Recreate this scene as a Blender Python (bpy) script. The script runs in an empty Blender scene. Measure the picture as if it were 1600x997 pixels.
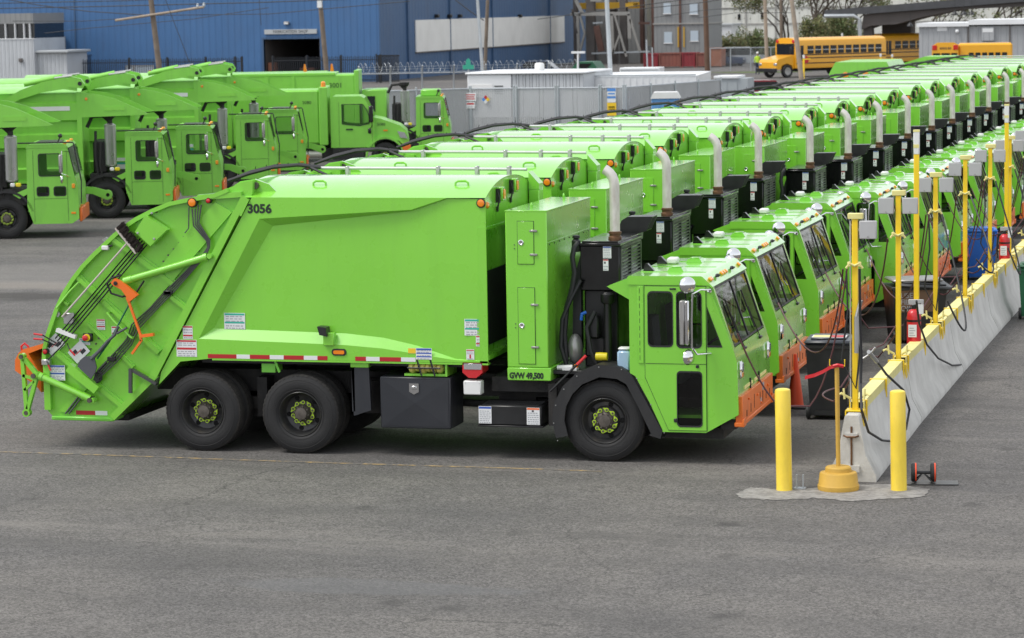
import bpy, bmesh, math, random
from mathutils import Vector, Matrix
random.seed(7)
R = math.radians
sc = bpy.context.scene
col = sc.collection

# ---------------------------------------------------------------- camera
CAM = Vector((13.3507, -33.9125, 5.8385)); YAW, PITCH, ROLL, FPX = .2606, .1134, -.0163, 4291.38
_f = Vector((-math.sin(YAW)*math.cos(PITCH), math.cos(YAW)*math.cos(PITCH), -math.sin(PITCH)))
_r = Vector((math.cos(YAW), math.sin(YAW), 0)); _u = _r.cross(_f)
_r2 = math.cos(ROLL)*_r + math.sin(ROLL)*_u; _u2 = -math.sin(ROLL)*_r + math.cos(ROLL)*_u
cd = bpy.data.cameras.new('camera'); cam = bpy.data.objects.new('camera', cd); col.objects.link(cam)
cd.sensor_width = 36; cd.lens = FPX/1600*36; cd.clip_start = 1; cd.clip_end = 3000
cam.matrix_world = Matrix(((_r2.x, _u2.x, -_f.x, CAM.x), (_r2.y, _u2.y, -_f.y, CAM.y), (_r2.z, _u2.z, -_f.z, CAM.z), (0, 0, 0, 1)))
cd.dof.use_dof = True; cd.dof.focus_distance = 38.0; cd.dof.aperture_fstop = 4.0
sc.camera = cam
sc.render.resolution_x = 1024; sc.render.resolution_y = 638

# ---------------------------------------------------------------- light: bright overcast
SUN_AZ, SUN_EL = R(238), R(57)          # azimuth from +Y clockwise, behind the camera to the left
w = bpy.data.worlds.new('World'); sc.world = w; w.use_nodes = True
nt = w.node_tree; nt.nodes.clear()
sky = nt.nodes.new('ShaderNodeTexSky'); sky.sky_type = 'NISHITA'; sky.sun_disc = False
sky.sun_elevation = SUN_EL; sky.sun_rotation = SUN_AZ; sky.air_density = 1.0; sky.dust_density = 1.0; sky.ozone_density = 1.0
hs = nt.nodes.new('ShaderNodeHueSaturation'); hs.inputs['Saturation'].default_value = .3
mxw = nt.nodes.new('ShaderNodeMix'); mxw.data_type = 'RGBA'; mxw.inputs[0].default_value = .6; mxw.inputs[7].default_value = (4.9, 5.05, 5.3, 1)   # even cloud cover over the clear sky
bg = nt.nodes.new('ShaderNodeBackground'); bg.inputs['Strength'].default_value = .15
wo = nt.nodes.new('ShaderNodeOutputWorld')
nt.links.new(sky.outputs[0], hs.inputs['Color']); nt.links.new(hs.outputs[0], mxw.inputs[6]); nt.links.new(mxw.outputs[2], bg.inputs['Color']); nt.links.new(bg.outputs[0], wo.inputs['Surface'])
sl = bpy.data.lights.new('sun', 'SUN'); sl.energy = 1.5; sl.angle = R(20); sl.color = (1, .96, .9)
so = bpy.data.objects.new('sun', sl); col.objects.link(so)
sd = Vector((math.sin(SUN_AZ)*math.cos(SUN_EL), math.cos(SUN_AZ)*math.cos(SUN_EL), math.sin(SUN_EL)))
so.rotation_euler = sd.to_track_quat('Z', 'Y').to_euler(); so.location = sd*60
sc.view_settings.view_transform = 'Standard'; sc.view_settings.look = 'None'
sc.view_settings.exposure = 0.68; sc.view_settings.gamma = 1.0; sc.view_settings.use_curve_mapping = False

# ---------------------------------------------------------------- measuring the photograph: pixel -> point on a plane of the place
def ray(px, py): return _f + (px-800)/FPX*_r2 - (py-498.5)/FPX*_u2
def onY(px, py, Y=0.0): d = ray(px, py); return CAM + d*((Y-CAM.y)/d.y)
def onZ(px, py, Z=0.0): d = ray(px, py); return CAM + d*((Z-CAM.z)/d.z)
def onX(px, py, X=0.0): d = ray(px, py); return CAM + d*((X-CAM.x)/d.x)
def xz(px, py, Y=0.0): p = onY(px, py, Y); return (p.x, p.z)

# ---------------------------------------------------------------- materials
MATS = {}
def mat(name, colr, rough=.5, metal=0.0, coat=0.0, var=0.0, vscale=2.0, bump=0.0, bscale=40.0, rvar=0.0, spec=.5, dirt=0.0, dirtcol=(.09,.08,.07), dscale=1.2, zs=.35, orand=0.0, emit=None, estr=0.0, alpha=None):
    m = bpy.data.materials.new(name); m.use_nodes = True
    n = m.node_tree.nodes; L = m.node_tree.links; b = n['Principled BSDF']
    b.inputs['Base Color'].default_value = (*colr, 1); b.inputs['Roughness'].default_value = rough; b.inputs['Metallic'].default_value = metal
    b.inputs['Specular IOR Level'].default_value = spec
    if coat: b.inputs['Coat Weight'].default_value = coat; b.inputs['Coat Roughness'].default_value = .12
    tc = None
    if var or bump or rvar or dirt:
        tc = n.new('ShaderNodeTexCoord')
    last = None
    if var:
        no = n.new('ShaderNodeTexNoise'); no.inputs['Scale'].default_value = vscale; no.inputs['Detail'].default_value = 6; no.inputs['Roughness'].default_value = .6
        L.new(tc.outputs['Object'], no.inputs['Vector'])
        mr = n.new('ShaderNodeMapRange'); mr.inputs[1].default_value = .3; mr.inputs[2].default_value = .7; mr.inputs[3].default_value = 1-var; mr.inputs[4].default_value = 1+var
        L.new(no.outputs['Fac'], mr.inputs[0])
        mx = n.new('ShaderNodeMix'); mx.data_type = 'RGBA'; mx.blend_type = 'MULTIPLY'; mx.inputs[0].default_value = 1
        mx.inputs[6].default_value = (*colr, 1); L.new(mr.outputs[0], mx.inputs[7]); last = mx.outputs[2]
    if dirt:
        no = n.new('ShaderNodeTexNoise'); no.inputs['Scale'].default_value = dscale; no.inputs['Detail'].default_value = 9; no.inputs['Roughness'].default_value = .7
        mp = n.new('ShaderNodeMapping'); mp.inputs['Location'].default_value = (3.1, 7.7, 1.3); mp.inputs['Scale'].default_value = (1, 1, zs)
        L.new(tc.outputs['Object'], mp.inputs[0]); L.new(mp.outputs[0], no.inputs['Vector'])
        mr = n.new('ShaderNodeMapRange'); mr.inputs[1].default_value = .5; mr.inputs[2].default_value = .78; mr.inputs[4].default_value = dirt
        L.new(no.outputs['Fac'], mr.inputs[0])
        mx = n.new('ShaderNodeMix'); mx.data_type = 'RGBA'; L.new(mr.outputs[0], mx.inputs[0])
        if last: L.new(last, mx.inputs[6])
        else: mx.inputs[6].default_value = (*colr, 1)
        mx.inputs[7].default_value = (*dirtcol, 1); last = mx.outputs[2]
    if orand and last:
        oi = n.new('ShaderNodeObjectInfo'); mr = n.new('ShaderNodeMapRange'); mr.inputs[3].default_value = 1-orand; mr.inputs[4].default_value = 1+orand*.6; L.new(oi.outputs['Random'], mr.inputs[0])
        mx = n.new('ShaderNodeMix'); mx.data_type = 'RGBA'; mx.blend_type = 'MULTIPLY'; mx.inputs[0].default_value = 1; L.new(last, mx.inputs[6]); L.new(mr.outputs[0], mx.inputs[7]); last = mx.outputs[2]
    if last: L.new(last, b.inputs['Base Color'])
    if rvar:
        no = n.new('ShaderNodeTexNoise'); no.inputs['Scale'].default_value = 3.5; no.inputs['Detail'].default_value = 7
        L.new(tc.outputs['Object'], no.inputs['Vector'])
        mr = n.new('ShaderNodeMapRange'); mr.inputs[1].default_value = .3; mr.inputs[2].default_value = .7; mr.inputs[3].default_value = max(.02, rough-rvar); mr.inputs[4].default_value = rough+rvar
        L.new(no.outputs['Fac'], mr.inputs[0]); L.new(mr.outputs[0], b.inputs['Roughness'])
    if bump:
        no = n.new('ShaderNodeTexNoise'); no.inputs['Scale'].default_value = bscale; no.inputs['Detail'].default_value = 4
        L.new(tc.outputs['Object'], no.inputs['Vector'])
        bp = n.new('ShaderNodeBump'); bp.inputs['Strength'].default_value = bump; bp.inputs['Distance'].default_value = .02
        L.new(no.outputs['Fac'], bp.inputs['Height']); L.new(bp.outputs[0], b.inputs['Normal'])
    if emit: b.inputs['Emission Color'].default_value = (*emit, 1); b.inputs['Emission Strength'].default_value = estr
    MATS[name] = m; return m
def ribbed(name, colr, period, axis=0, rough=.5, var=.06, depth=.03, dirt=.2):
    """profiled sheet metal: bump waves along one axis of object space"""
    m = mat(name, colr, rough, var=var, vscale=.35, dirt=dirt, dscale=.4)
    n = m.node_tree.nodes; L = m.node_tree.links; b = n['Principled BSDF']
    tc = n.new('ShaderNodeTexCoord'); wv = n.new('ShaderNodeTexWave'); wv.bands_direction = 'XYZ'[axis]; wv.wave_profile = 'SIN'
    wv.inputs['Scale'].default_value = .314/period; L.new(tc.outputs['Object'], wv.inputs['Vector'])
    mr = n.new('ShaderNodeMapRange'); mr.inputs[1].default_value = .55; mr.inputs[2].default_value = .8; L.new(wv.outputs['Fac'], mr.inputs[0])
    bp = n.new('ShaderNodeBump'); bp.inputs['Strength'].default_value = 1; bp.inputs['Distance'].default_value = depth
    L.new(mr.outputs[0], bp.inputs['Height']); L.new(bp.outputs[0], b.inputs['Normal']); return m
def glass(name, tint=(.75,.8,.78), dark=.55):
    m = bpy.data.materials.new(name); m.use_nodes = True; n = m.node_tree.nodes; L = m.node_tree.links; n.clear()
    o = n.new('ShaderNodeOutputMaterial'); mx = n.new('ShaderNodeMixShader'); t = n.new('ShaderNodeBsdfTransparent'); g = n.new('ShaderNodeBsdfGlossy'); lw = n.new('ShaderNodeLayerWeight'); lw.inputs[0].default_value = .5; pw = n.new('ShaderNodeMath'); pw.operation = 'POWER'; pw.inputs[1].default_value = 5; fr = n.new('ShaderNodeMapRange'); fr.inputs[3].default_value = .045; fr.inputs[4].default_value = 1.0
    t.inputs[0].default_value = (*[c*dark for c in tint], 1); g.inputs['Roughness'].default_value = .02; L.new(lw.outputs['Facing'], pw.inputs[0]); L.new(pw.outputs[0], fr.inputs[0])
    L.new(fr.outputs[0], mx.inputs[0]); L.new(t.outputs[0], mx.inputs[1]); L.new(g.outputs[0], mx.inputs[2]); L.new(mx.outputs[0], o.inputs['Surface'])
    MATS[name] = m; return m

GREEN = (.215, .60, .046)
mat('green', GREEN, .30, coat=1.0, var=.03, vscale=.7, rvar=.06, dirt=.17, dirtcol=(.12,.30,.04), dscale=3.2, zs=.10, orand=.035)
mat('green_worn', (.175, .57, .055), .38, coat=.25, var=.06, vscale=1.6, rvar=.08, dirt=.25, dirtcol=(.10,.22,.04))
mat('green_old', (.215, .58, .062), .42, coat=.35, var=.07, vscale=.9, rvar=.08, dirt=.4, dirtcol=(.12,.26,.06), dscale=2.2, zs=.15, orand=.06)
mat('black_metal', (.012, .012, .013), .38, var=.3, vscale=4, rvar=.1, dirt=.25, dirtcol=(.05,.047,.043))
mat('black_gloss', (.004, .0042, .0045), .2, coat=.2, rvar=.05)
mat('dark_grey', (.020, .022, .028), .42, var=.1, rvar=.06, dirt=.15, dirtcol=(.07,.066,.06))
mat('frame_dark', (.016, .015, .015), .7, var=.4, vscale=6, bump=.3, bscale=18, dirt=.7, dirtcol=(.055,.047,.04), dscale=3)
mat('tyre', (.014, .0138, .0142), .72, var=.15, vscale=5, bump=.25, bscale=60, dirt=.5, dirtcol=(.06,.056,.05), dscale=2.5)
mat('tread', (.026, .024, .022), .85, var=.3, vscale=9, bump=.5, bscale=70, dirt=.7, dirtcol=(.07,.064,.055), dscale=4)
mat('rubber', (.016, .016, .017), .55, var=.15, rvar=.1, bump=.1, dirt=.3, dirtcol=(.05,.048,.045), dscale=4)
mat('rim_black', (.034, .034, .035), .36, metal=.3, rvar=.1, dirt=.6, dirtcol=(.11,.095,.075), dscale=7)
mat('hub_metal', (.12, .105, .09), .5, metal=.6, var=.3, vscale=14)
mat('lug_lime', (.42, .62, .03), .45)
mat('chrome', (.75, .75, .76), .08, metal=1)
mat('mirror_back', (.33, .32, .31), .35, metal=.5, rvar=.1)
mat('steel', (.45, .45, .44), .35, metal=.8, var=.1, rvar=.1)
mat('exhaust', (.66, .63, .58), .4, metal=.45, var=.12, vscale=3, rvar=.1, dirt=.55, dirtcol=(.22,.12,.06), dscale=4)
mat('rust_band', (.16, .085, .045), .5, metal=.6, var=.4, vscale=12)
mat('pipe_grey', (.085, .087, .087), .4, metal=.5)
mat('pipe_white', (.50, .51, .50), .4, metal=.3, var=.08, vscale=3)
mat('orange', (.80, .155, .012), .42, coat=.2, var=.08, dirt=.3, dirtcol=(.22,.06,.02), dscale=3)
mat('orange_bumper', (.78, .165, .018), .45, coat=.15, var=.1, dirt=.4, dirtcol=(.24,.06,.02), dscale=3)
mat('amber', (.85, .24, .01), .15, coat=.6)
mat('amber_lens', (.9, .33, .015), .12, coat=.8)
mat('red_lens', (.55, .012, .012), .12, coat=.8)
mat('red', (.56, .016, .022), .35, coat=.3, rvar=.06)
mat('white', (.72, .72, .71), .5, var=.05)
mat('label', (.70, .71, .71), .45)
mat('ink', (.03, .03, .035), .6)
mat('label_grey', (.36, .37, .39), .55)
mat('label_blue', (.03, .09, .42), .5)
mat('label_teal', (.03, .40, .30), .5)
mat('label_red', (.50, .025, .03), .5)
mat('label_yellow', (.80, .52, .02), .5)
mat('label_orange', (.75, .13, .015), .5)
mat('tape_red', (.42, .015, .02), .3, coat=.3)
mat('tape_white', (.70, .72, .72), .3, coat=.3)
mat('text_dark', (.01, .025, .012), .5)
mat('tarp', (.62, .56, .14), .6, var=.15, vscale=8, bump=.5, bscale=12)
mat('bristle', (.025, .017, .014), .95, bump=1, bscale=90)
mat('wood_handle', (.50, .45, .40), .5, var=.1)
mat('shovel_grey', (.075, .08, .09), .5, var=.1)
mat('shovel_green', (.01, .12, .05), .4)
mat('bottle', (.33, .47, .62), .2, coat=.4)
mat('yellow_cap', (.75, .62, .02), .35)
mat('headlamp', (.55, .57, .58), .1, metal=.6, coat=.5)
mat('interior', (.10, .10, .105), .7)
mat('seat_grey', (.12, .12, .13), .8)
mat('papers', (.6, .6, .58), .7)
mat('hivis', (.5, .75, .04), .7)
mat('yellow_paint', (.88, .60, .014), .42, coat=.15, var=.05, vscale=3, dirt=.22, dirtcol=(.38,.25,.03), dscale=3)
mat('yellow_beam', (.76, .69, .27), .5, var=.08, vscale=6, dirt=.35, dirtcol=(.35,.30,.08), dscale=4)
mat('bollard_yellow', (.90, .66, .06), .4, coat=.25, var=.03, vscale=2, dirt=.4, dirtcol=(.45,.30,.06), dscale=5)
mat('base_yellow', (.56, .34, .055), .6, var=.1, vscale=5, dirt=.3, dirtcol=(.28,.19,.06))
mat('concrete', (.58, .57, .535), .85, var=.12, vscale=2.2, bump=.25, bscale=30, dirt=.55, dirtcol=(.27,.255,.23), dscale=1.6)
mat('concrete_pad', (.40, .385, .36), .9, var=.14, vscale=3, bump=.4, bscale=35, dirt=.7, dirtcol=(.22,.21,.2), dscale=2.5)
mat('box_grey', (.42, .42, .42), .5, var=.05)
mat('hose_red', (.085, .025, .03), .5)
mat('hose_black', (.014, .014, .016), .5)
mat('bin_black', (.016, .0165, .017), .45, var=.2, vscale=5, rvar=.1, dirt=.35, dirtcol=(.06,.056,.05), dscale=3)
mat('bin_lid', (.035, .04, .05), .35)
mat('bin_blue', (.012, .13, .55), .4, rvar=.08)
mat('bin_green', (.01, .10, .04), .45)
mat('cone', (.80, .085, .025), .5)
mat('cardboard', (.17, .10, .06), .8)
mat('dark_hole', (.003, .003, .003), .95)
mat('grille', (.02, .022, .022), .35, metal=.2, rvar=.1)
glass('glass_wind', (.80, .86, .84), .75); glass('glass_dark', (.62, .64, .64), .6); glass('glass_light', (.8, .86, .86), .8)
# background
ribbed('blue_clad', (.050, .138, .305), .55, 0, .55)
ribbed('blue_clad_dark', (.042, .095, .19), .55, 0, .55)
ribbed('white_clad', (.50, .52, .54), .34, 0, .5, dirt=.3, depth=.12)
ribbed('grey_clad', (.24, .245, .245), .45, 0, .6)
ribbed('grey_hall', (.36, .37, .38), .4, 0, .6, dirt=.15)
ribbed('container_red', (.26, .02, .03), .35, 0, .55, dirt=.3)
ribbed('container_rust', (.24, .075, .055), .35, 0, .65, dirt=.4)
ribbed('pale_clad', (.62, .62, .57), 1.1, 0, .7, dirt=.3)
mat('white_board', (.80, .79, .75), .6, var=.05, vscale=.6, dirt=.2, dirtcol=(.45,.43,.38), dscale=.5)
mat('sign_grey', (.42, .44, .45), .5)
mat('white_metal', (.72, .73, .74), .4, var=.05, vscale=.8, dirt=.15, dirtcol=(.5,.5,.48), dscale=.8)
mat('fence_slat', (.40, .405, .41), .6, var=.10, vscale=.6, dirt=.25, dirtcol=(.24,.23,.22), dscale=.5)
mat('fence_slat_pale', (.47, .475, .485), .6, var=.08, vscale=.6)
mat('galv', (.46, .49, .51), .4, metal=.5, var=.1)
mat('pole_wood', (.17, .135, .105), .9, var=.25, vscale=2, bump=.3, bscale=8, dirt=.4, dirtcol=(.09,.07,.055), dscale=1)
mat('pole_wood_light', (.33, .27, .21), .9, var=.2, vscale=2, dirt=.4, dirtcol=(.2,.16,.12), dscale=1)
mat('fence_black', (.008, .01, .014), .5)
mat('wire', (.03, .032, .036), .6)
mat('school_yellow', (.80, .385, .014), .35, coat=.3, var=.03)
mat('bus_black', (.012, .012, .013), .4)
mat('car_red', (.25, .02, .03), .25, coat=.6)
mat('car_silver', (.32, .34, .36), .25, metal=.5, coat=.5)
mat('car_navy', (.03, .05, .10), .25, coat=.5)
mat('window_dark', (.012, .014, .016), .12, coat=.4)
mat('window_pale', (.45, .52, .58), .3)
mat('toilet_blue', (.10, .27, .55), .45)
mat('shed_grey', (.34, .37, .385), .6, var=.05)
mat('dumpster_green', (.012, .10, .045), .55, dirt=.3, dirtcol=(.05,.08,.04))
mat('steel_col', (.11, .098, .092), .7, var=.15, vscale=.6)
mat('steel_col_light', (.32, .31, .29), .65, var=.15, vscale=.6)
mat('crane_yellow', (.55, .32, .02), .5)
mat('pole_brown', (.12, .07, .045), .9, var=.2, vscale=1)
mat('rust_pipe', (.11, .055, .042), .7, var=.3, vscale=1)
mat('overpass', (.10, .088, .083), .85, var=.15, vscale=.3, dirt=.5, dirtcol=(.11,.095,.09), dscale=.3)
mat('overpass_deck', (.065, .067, .072), .8, var=.15)
mat('bark', (.085, .068, .052), .9, var=.3, vscale=3)
mat('twig', (.10, .085, .055), .9, var=.3)
mat('leaf_olive', (.15, .14, .055), .75, var=.5, vscale=.9)
mat('leaf_green', (.085, .12, .035), .75, var=.5, vscale=.9)
mat('grass', (.09, .13, .03), .9, var=.3)
mat('skin', (.35, .2, .14), .6)
mat('trouser', (.03, .04, .08), .8)
mat('street_green', (.03, .33, .22), .5)
mat('sign_blue', (.08, .25, .62), .5)
mat('tan_wall', (.43, .42, .35), .75, var=.08, vscale=.3)
mat('shed_brown', (.27, .11, .065), .75, var=.1)

# ---------------------------------------------------------------- mesh helpers
class MB:
    def __init__(s, xf=None): s.v = []; s.f = []; s.m = []; s.xf = xf
    def add(s, vs, fs, mi=0):
        o = len(s.v)
        s.v += [tuple((s.xf @ Vector(p)) if s.xf else p) for p in vs]
        s.f += [tuple(o+i for i in f) for f in fs]; s.m += [mi]*len(fs); return s
    def box(s, x0, x1, y0, y1, z0, z1, mi=0, bev=0.0):
        lo = (min(x0,x1), min(y0,y1), min(z0,z1)); hi = (max(x0,x1), max(y0,y1), max(z0,z1))
        if bev <= 0:
            vs = [(x,y,z) for x in (lo[0],hi[0]) for y in (lo[1],hi[1]) for z in (lo[2],hi[2])]
            return s.add(vs, [(0,1,3,2),(4,6,7,5),(0,4,5,1),(2,3,7,6),(0,2,6,4),(1,5,7,3)], mi)
        b = min(bev, min(hi[i]-lo[i] for i in range(3))*.45); vs = []; ix = {}
        for sx in (0,1):
            for sy in (0,1):
                for sz in (0,1):
                    sg = (sx,sy,sz)
                    for a in range(3):
                        p = [(hi[i] if sg[i] else lo[i]) if i == a else (hi[i]-b if sg[i] else lo[i]+b) for i in range(3)]
                        ix[(sg,a)] = len(vs); vs.append(tuple(p))
        fs = []
        for a in range(3):
            p, q = [i for i in range(3) if i != a]
            for sa in (0,1):
                g = []
                for (u,v) in ((0,0),(1,0),(1,1),(0,1)):
                    sg = [0,0,0]; sg[a] = sa; sg[p] = u; sg[q] = v; g.append(ix[(tuple(sg),a)])
                fs.append(tuple(g))
        for c in range(3):
            a, b2 = [i for i in range(3) if i != c]
            for sa in (0,1):
                for sb in (0,1):
                    s0 = [0,0,0]; s0[a] = sa; s0[b2] = sb; s1 = list(s0); s1[c] = 1
                    fs.append((ix[(tuple(s0),a)], ix[(tuple(s0),b2)], ix[(tuple(s1),b2)], ix[(tuple(s1),a)]))
        for sx in (0,1):
            for sy in (0,1):
                for sz in (0,1): fs.append(tuple(ix[((sx,sy,sz),a)] for a in range(3)))
        return s.add(vs, fs, mi)
    def prism(s, poly, a0, a1, axis=1, mi=0, cap=True):
        """poly: points in the two other axes ((x,z) for axis y, (y,z) for axis x, (x,y) for axis z)"""
        def mk(p, a):
            if axis == 1: return (p[0], a, p[1])
            if axis == 0: return (a, p[0], p[1])
            return (p[0], p[1], a)
        n = len(poly); vs = [mk(p,a0) for p in poly] + [mk(p,a1) for p in poly]
        fs = [(i, (i+1)%n, n+(i+1)%n, n+i) for i in range(n)]
        if cap: fs += [tuple(range(n)), tuple(range(2*n-1, n-1, -1))]
        return s.add(vs, fs, mi)
    def tube(s, pts, r, n=8, mi=0, cap=True):
        pts = [Vector(p) for p in pts]; rs = r if isinstance(r, (list,tuple)) else [r]*len(pts)
        vs = []; fs = []; prev = None
        for i, p in enumerate(pts):
            t = (pts[min(i+1,len(pts)-1)] - pts[max(i-1,0)]).normalized()
            if prev is None: nrm = t.orthogonal().normalized()
            else:
                nrm = prev - t*prev.dot(t)
                nrm = nrm.normalized() if nrm.length > 1e-6 else t.orthogonal().normalized()
            prev = nrm; bn = t.cross(nrm)
            for k in range(n):
                a = 2*math.pi*k/n; vs.append(tuple(p + (nrm*math.cos(a)+bn*math.sin(a))*rs[i]))
        for i in range(len(pts)-1):
            for k in range(n): fs.append((i*n+k, i*n+(k+1)%n, (i+1)*n+(k+1)%n, (i+1)*n+k))
        if cap: fs += [tuple(range(n)), tuple(range((len(pts)-1)*n, len(pts)*n))]
        return s.add(vs, fs, mi)
    def lathe(s, prof, c=(0,0,0), axis=1, n=32, mi=0, close=False):
        """prof: (radius, height along axis)"""
        vs = []; fs = []
        for (r, h) in prof:
            for k in range(n):
                a = 2*math.pi*k/n; u, v = r*math.cos(a), r*math.sin(a)
                p = (u, h, v) if axis == 1 else ((h, u, v) if axis == 0 else (u, v, h))
                vs.append((c[0]+p[0], c[1]+p[1], c[2]+p[2]))
        for i in range(len(prof)-1):
            for k in range(n): fs.append((i*n+k, i*n+(k+1)%n, (i+1)*n+(k+1)%n, (i+1)*n+k))
        if close: fs += [tuple(range(n)), tuple(range((len(prof)-1)*n, len(prof)*n))]
        return s.add(vs, fs, mi)
    def bar(s, p0, p1, w, y0, y1, mi=0):
        """flat bar between two (x,z) points, width w, spanning y0..y1"""
        d = Vector((p1[0]-p0[0], p1[1]-p0[1])).normalized(); nx, nz = -d.y*w/2, d.x*w/2
        return s.prism([(p0[0]+nx,p0[1]+nz),(p1[0]+nx,p1[1]+nz),(p1[0]-nx,p1[1]-nz),(p0[0]-nx,p0[1]-nz)], y0, y1, 1, mi)
    def ell(s, c, r, n=10, m=6, mi=0):
        vs = []; fs = []
        for i in range(m+1):
            t = math.pi*i/m
            for k in range(n):
                a = 2*math.pi*k/n; vs.append((c[0]+r[0]*math.sin(t)*math.cos(a), c[1]+r[1]*math.sin(t)*math.sin(a), c[2]+r[2]*math.cos(t)))
        for i in range(m):
            for k in range(n): fs.append((i*n+k, i*n+(k+1)%n, (i+1)*n+(k+1)%n, (i+1)*n+k))
        return s.add(vs, fs, mi)
    def mesh(s, name, mats, smooth=38):
        me = bpy.data.meshes.new(name); me.from_pydata(s.v, [], s.f)
        for m in (mats if isinstance(mats, (list,tuple)) else [mats]): me.materials.append(MATS[m])
        me.polygons.foreach_set('material_index', s.m)
        bm = bmesh.new(); bm.from_mesh(me); bmesh.ops.remove_doubles(bm, verts=bm.verts, dist=1e-5); bmesh.ops.recalc_face_normals(bm, faces=bm.faces); bm.to_mesh(me); bm.free()
        if smooth:
            me.polygons.foreach_set('use_smooth', [True]*len(me.polygons)); me.set_sharp_from_angle(angle=R(smooth))
        me.update(); return me
    def build(s, name, mats, parent=None, smooth=38, loc=None):
        o = bpy.data.objects.new(name, s.mesh(name, mats, smooth)); col.objects.link(o)
        if parent: o.parent = parent
        if loc: o.location = loc
        return o
def tag(o, label=None, cat=None, group=None, kind=None):
    if label: o['label'] = label
    if cat: o['category'] = cat
    if group: o['group'] = group
    if kind: o['kind'] = kind
    return o
def empty(name, loc=(0,0,0), rz=0, label=None, cat=None, group=None):
    o = bpy.data.objects.new(name, None); o.empty_display_size = .3; col.objects.link(o); o.location = loc; o.rotation_euler = (0,0,rz)
    return tag(o, label, cat, group)
def inst(name, src, parent, loc=(0,0,0), rot=(0,0,0), scale=(1,1,1)):
    o = bpy.data.objects.new(name, src.data if hasattr(src, 'data') else src); col.objects.link(o); o.parent = parent
    o.location = loc; o.rotation_euler = rot; o.scale = scale; return o
KIDS = {}
def copy_tree(o, parent=None, skip=()):
    c = o.copy(); col.objects.link(c); c.parent = parent
    for ch in o.children:
        if ch in skip: continue
        copy_tree(ch, c, skip)
    return c
def text_mesh(name, body, size, matname, extrude=.002, bold=.0, spacing=1.0):
    cu = bpy.data.curves.new(name, 'FONT'); cu.body = body; cu.size = size; cu.extrude = extrude; cu.offset = bold; cu.align_x = 'LEFT'; cu.space_character = spacing
    cu.resolution_u = 3
    ob = bpy.data.objects.new(name, cu); col.objects.link(ob); dg = bpy.context.evaluated_depsgraph_get()
    me = bpy.data.meshes.new_from_object(ob.evaluated_get(dg)); bpy.data.objects.remove(ob); me.materials.clear(); me.materials.append(MATS[matname]); me.name = name
    return me
def plate(outline, holes, depth):
    """flat plate with holes: returns verts (u,v,w), faces; w from 0 to depth"""
    cu = bpy.data.curves.new('plate', 'CURVE'); cu.dimensions = '2D'; cu.fill_mode = 'BOTH'; cu.extrude = depth/2
    for poly in [outline]+list(holes):
        sp = cu.splines.new('POLY'); sp.points.add(len(poly)-1); sp.use_cyclic_u = True
        for i, p in enumerate(poly): sp.points[i].co = (p[0], p[1], 0, 1)
    ob = bpy.data.objects.new('plate', cu); col.objects.link(ob); dg = bpy.context.evaluated_depsgraph_get()
    me = bpy.data.meshes.new_from_object(ob.evaluated_get(dg)); bpy.data.objects.remove(ob)
    vs = [(v.co.x, v.co.y, v.co.z+depth/2) for v in me.vertices]; fs = [tuple(p.vertices) for p in me.polygons]; bpy.data.meshes.remove(me); bpy.data.curves.remove(cu)
    return vs, fs
def rrect(x0, z0, x1, z1, r, n=4):
    pts = []
    for (cx, cz, a0) in ((x1-r, z1-r, 0), (x0+r, z1-r, 90), (x0+r, z0+r, 180), (x1-r, z0+r, 270)):
        for k in range(n+1):
            a = R(a0+90*k/n); pts.append((cx+r*math.cos(a), cz+r*math.sin(a)))
    return pts
def plate_y(mb, outline, holes, y0, y1, mi=0):
    vs, fs = plate(outline, holes, y1-y0); mb.add([(v[0], y0+v[2], v[1]) for v in vs], fs, mi)
def ring(mb, poly, wdt, y0, y1, mi=0):
    """gasket: frame between a polygon and the polygon shrunk towards its centre"""
    cx = sum(p[0] for p in poly)/len(poly); cz = sum(p[1] for p in poly)/len(poly)
    inner = []
    for p in poly:
        d = Vector((p[0]-cx, p[1]-cz)); k = max(0, 1-wdt/max(d.length, 1e-6)); inner.append((cx+d.x*k, cz+d.y*k))
    n = len(poly); vs = [(p[0],y0,p[1]) for p in poly]+[(p[0],y0,p[1]) for p in inner]+[(p[0],y1,p[1]) for p in poly]+[(p[0],y1,p[1]) for p in inner]
    fs = []
    for i in range(n):
        j = (i+1)%n
        fs += [(i,j,n+j,n+i), (2*n+i,3*n+i,3*n+j,2*n+j), (i,2*n+i,2*n+j,j), (n+i,n+j,3*n+j,3*n+i)]
    mb.add(vs, fs, mi)
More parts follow.
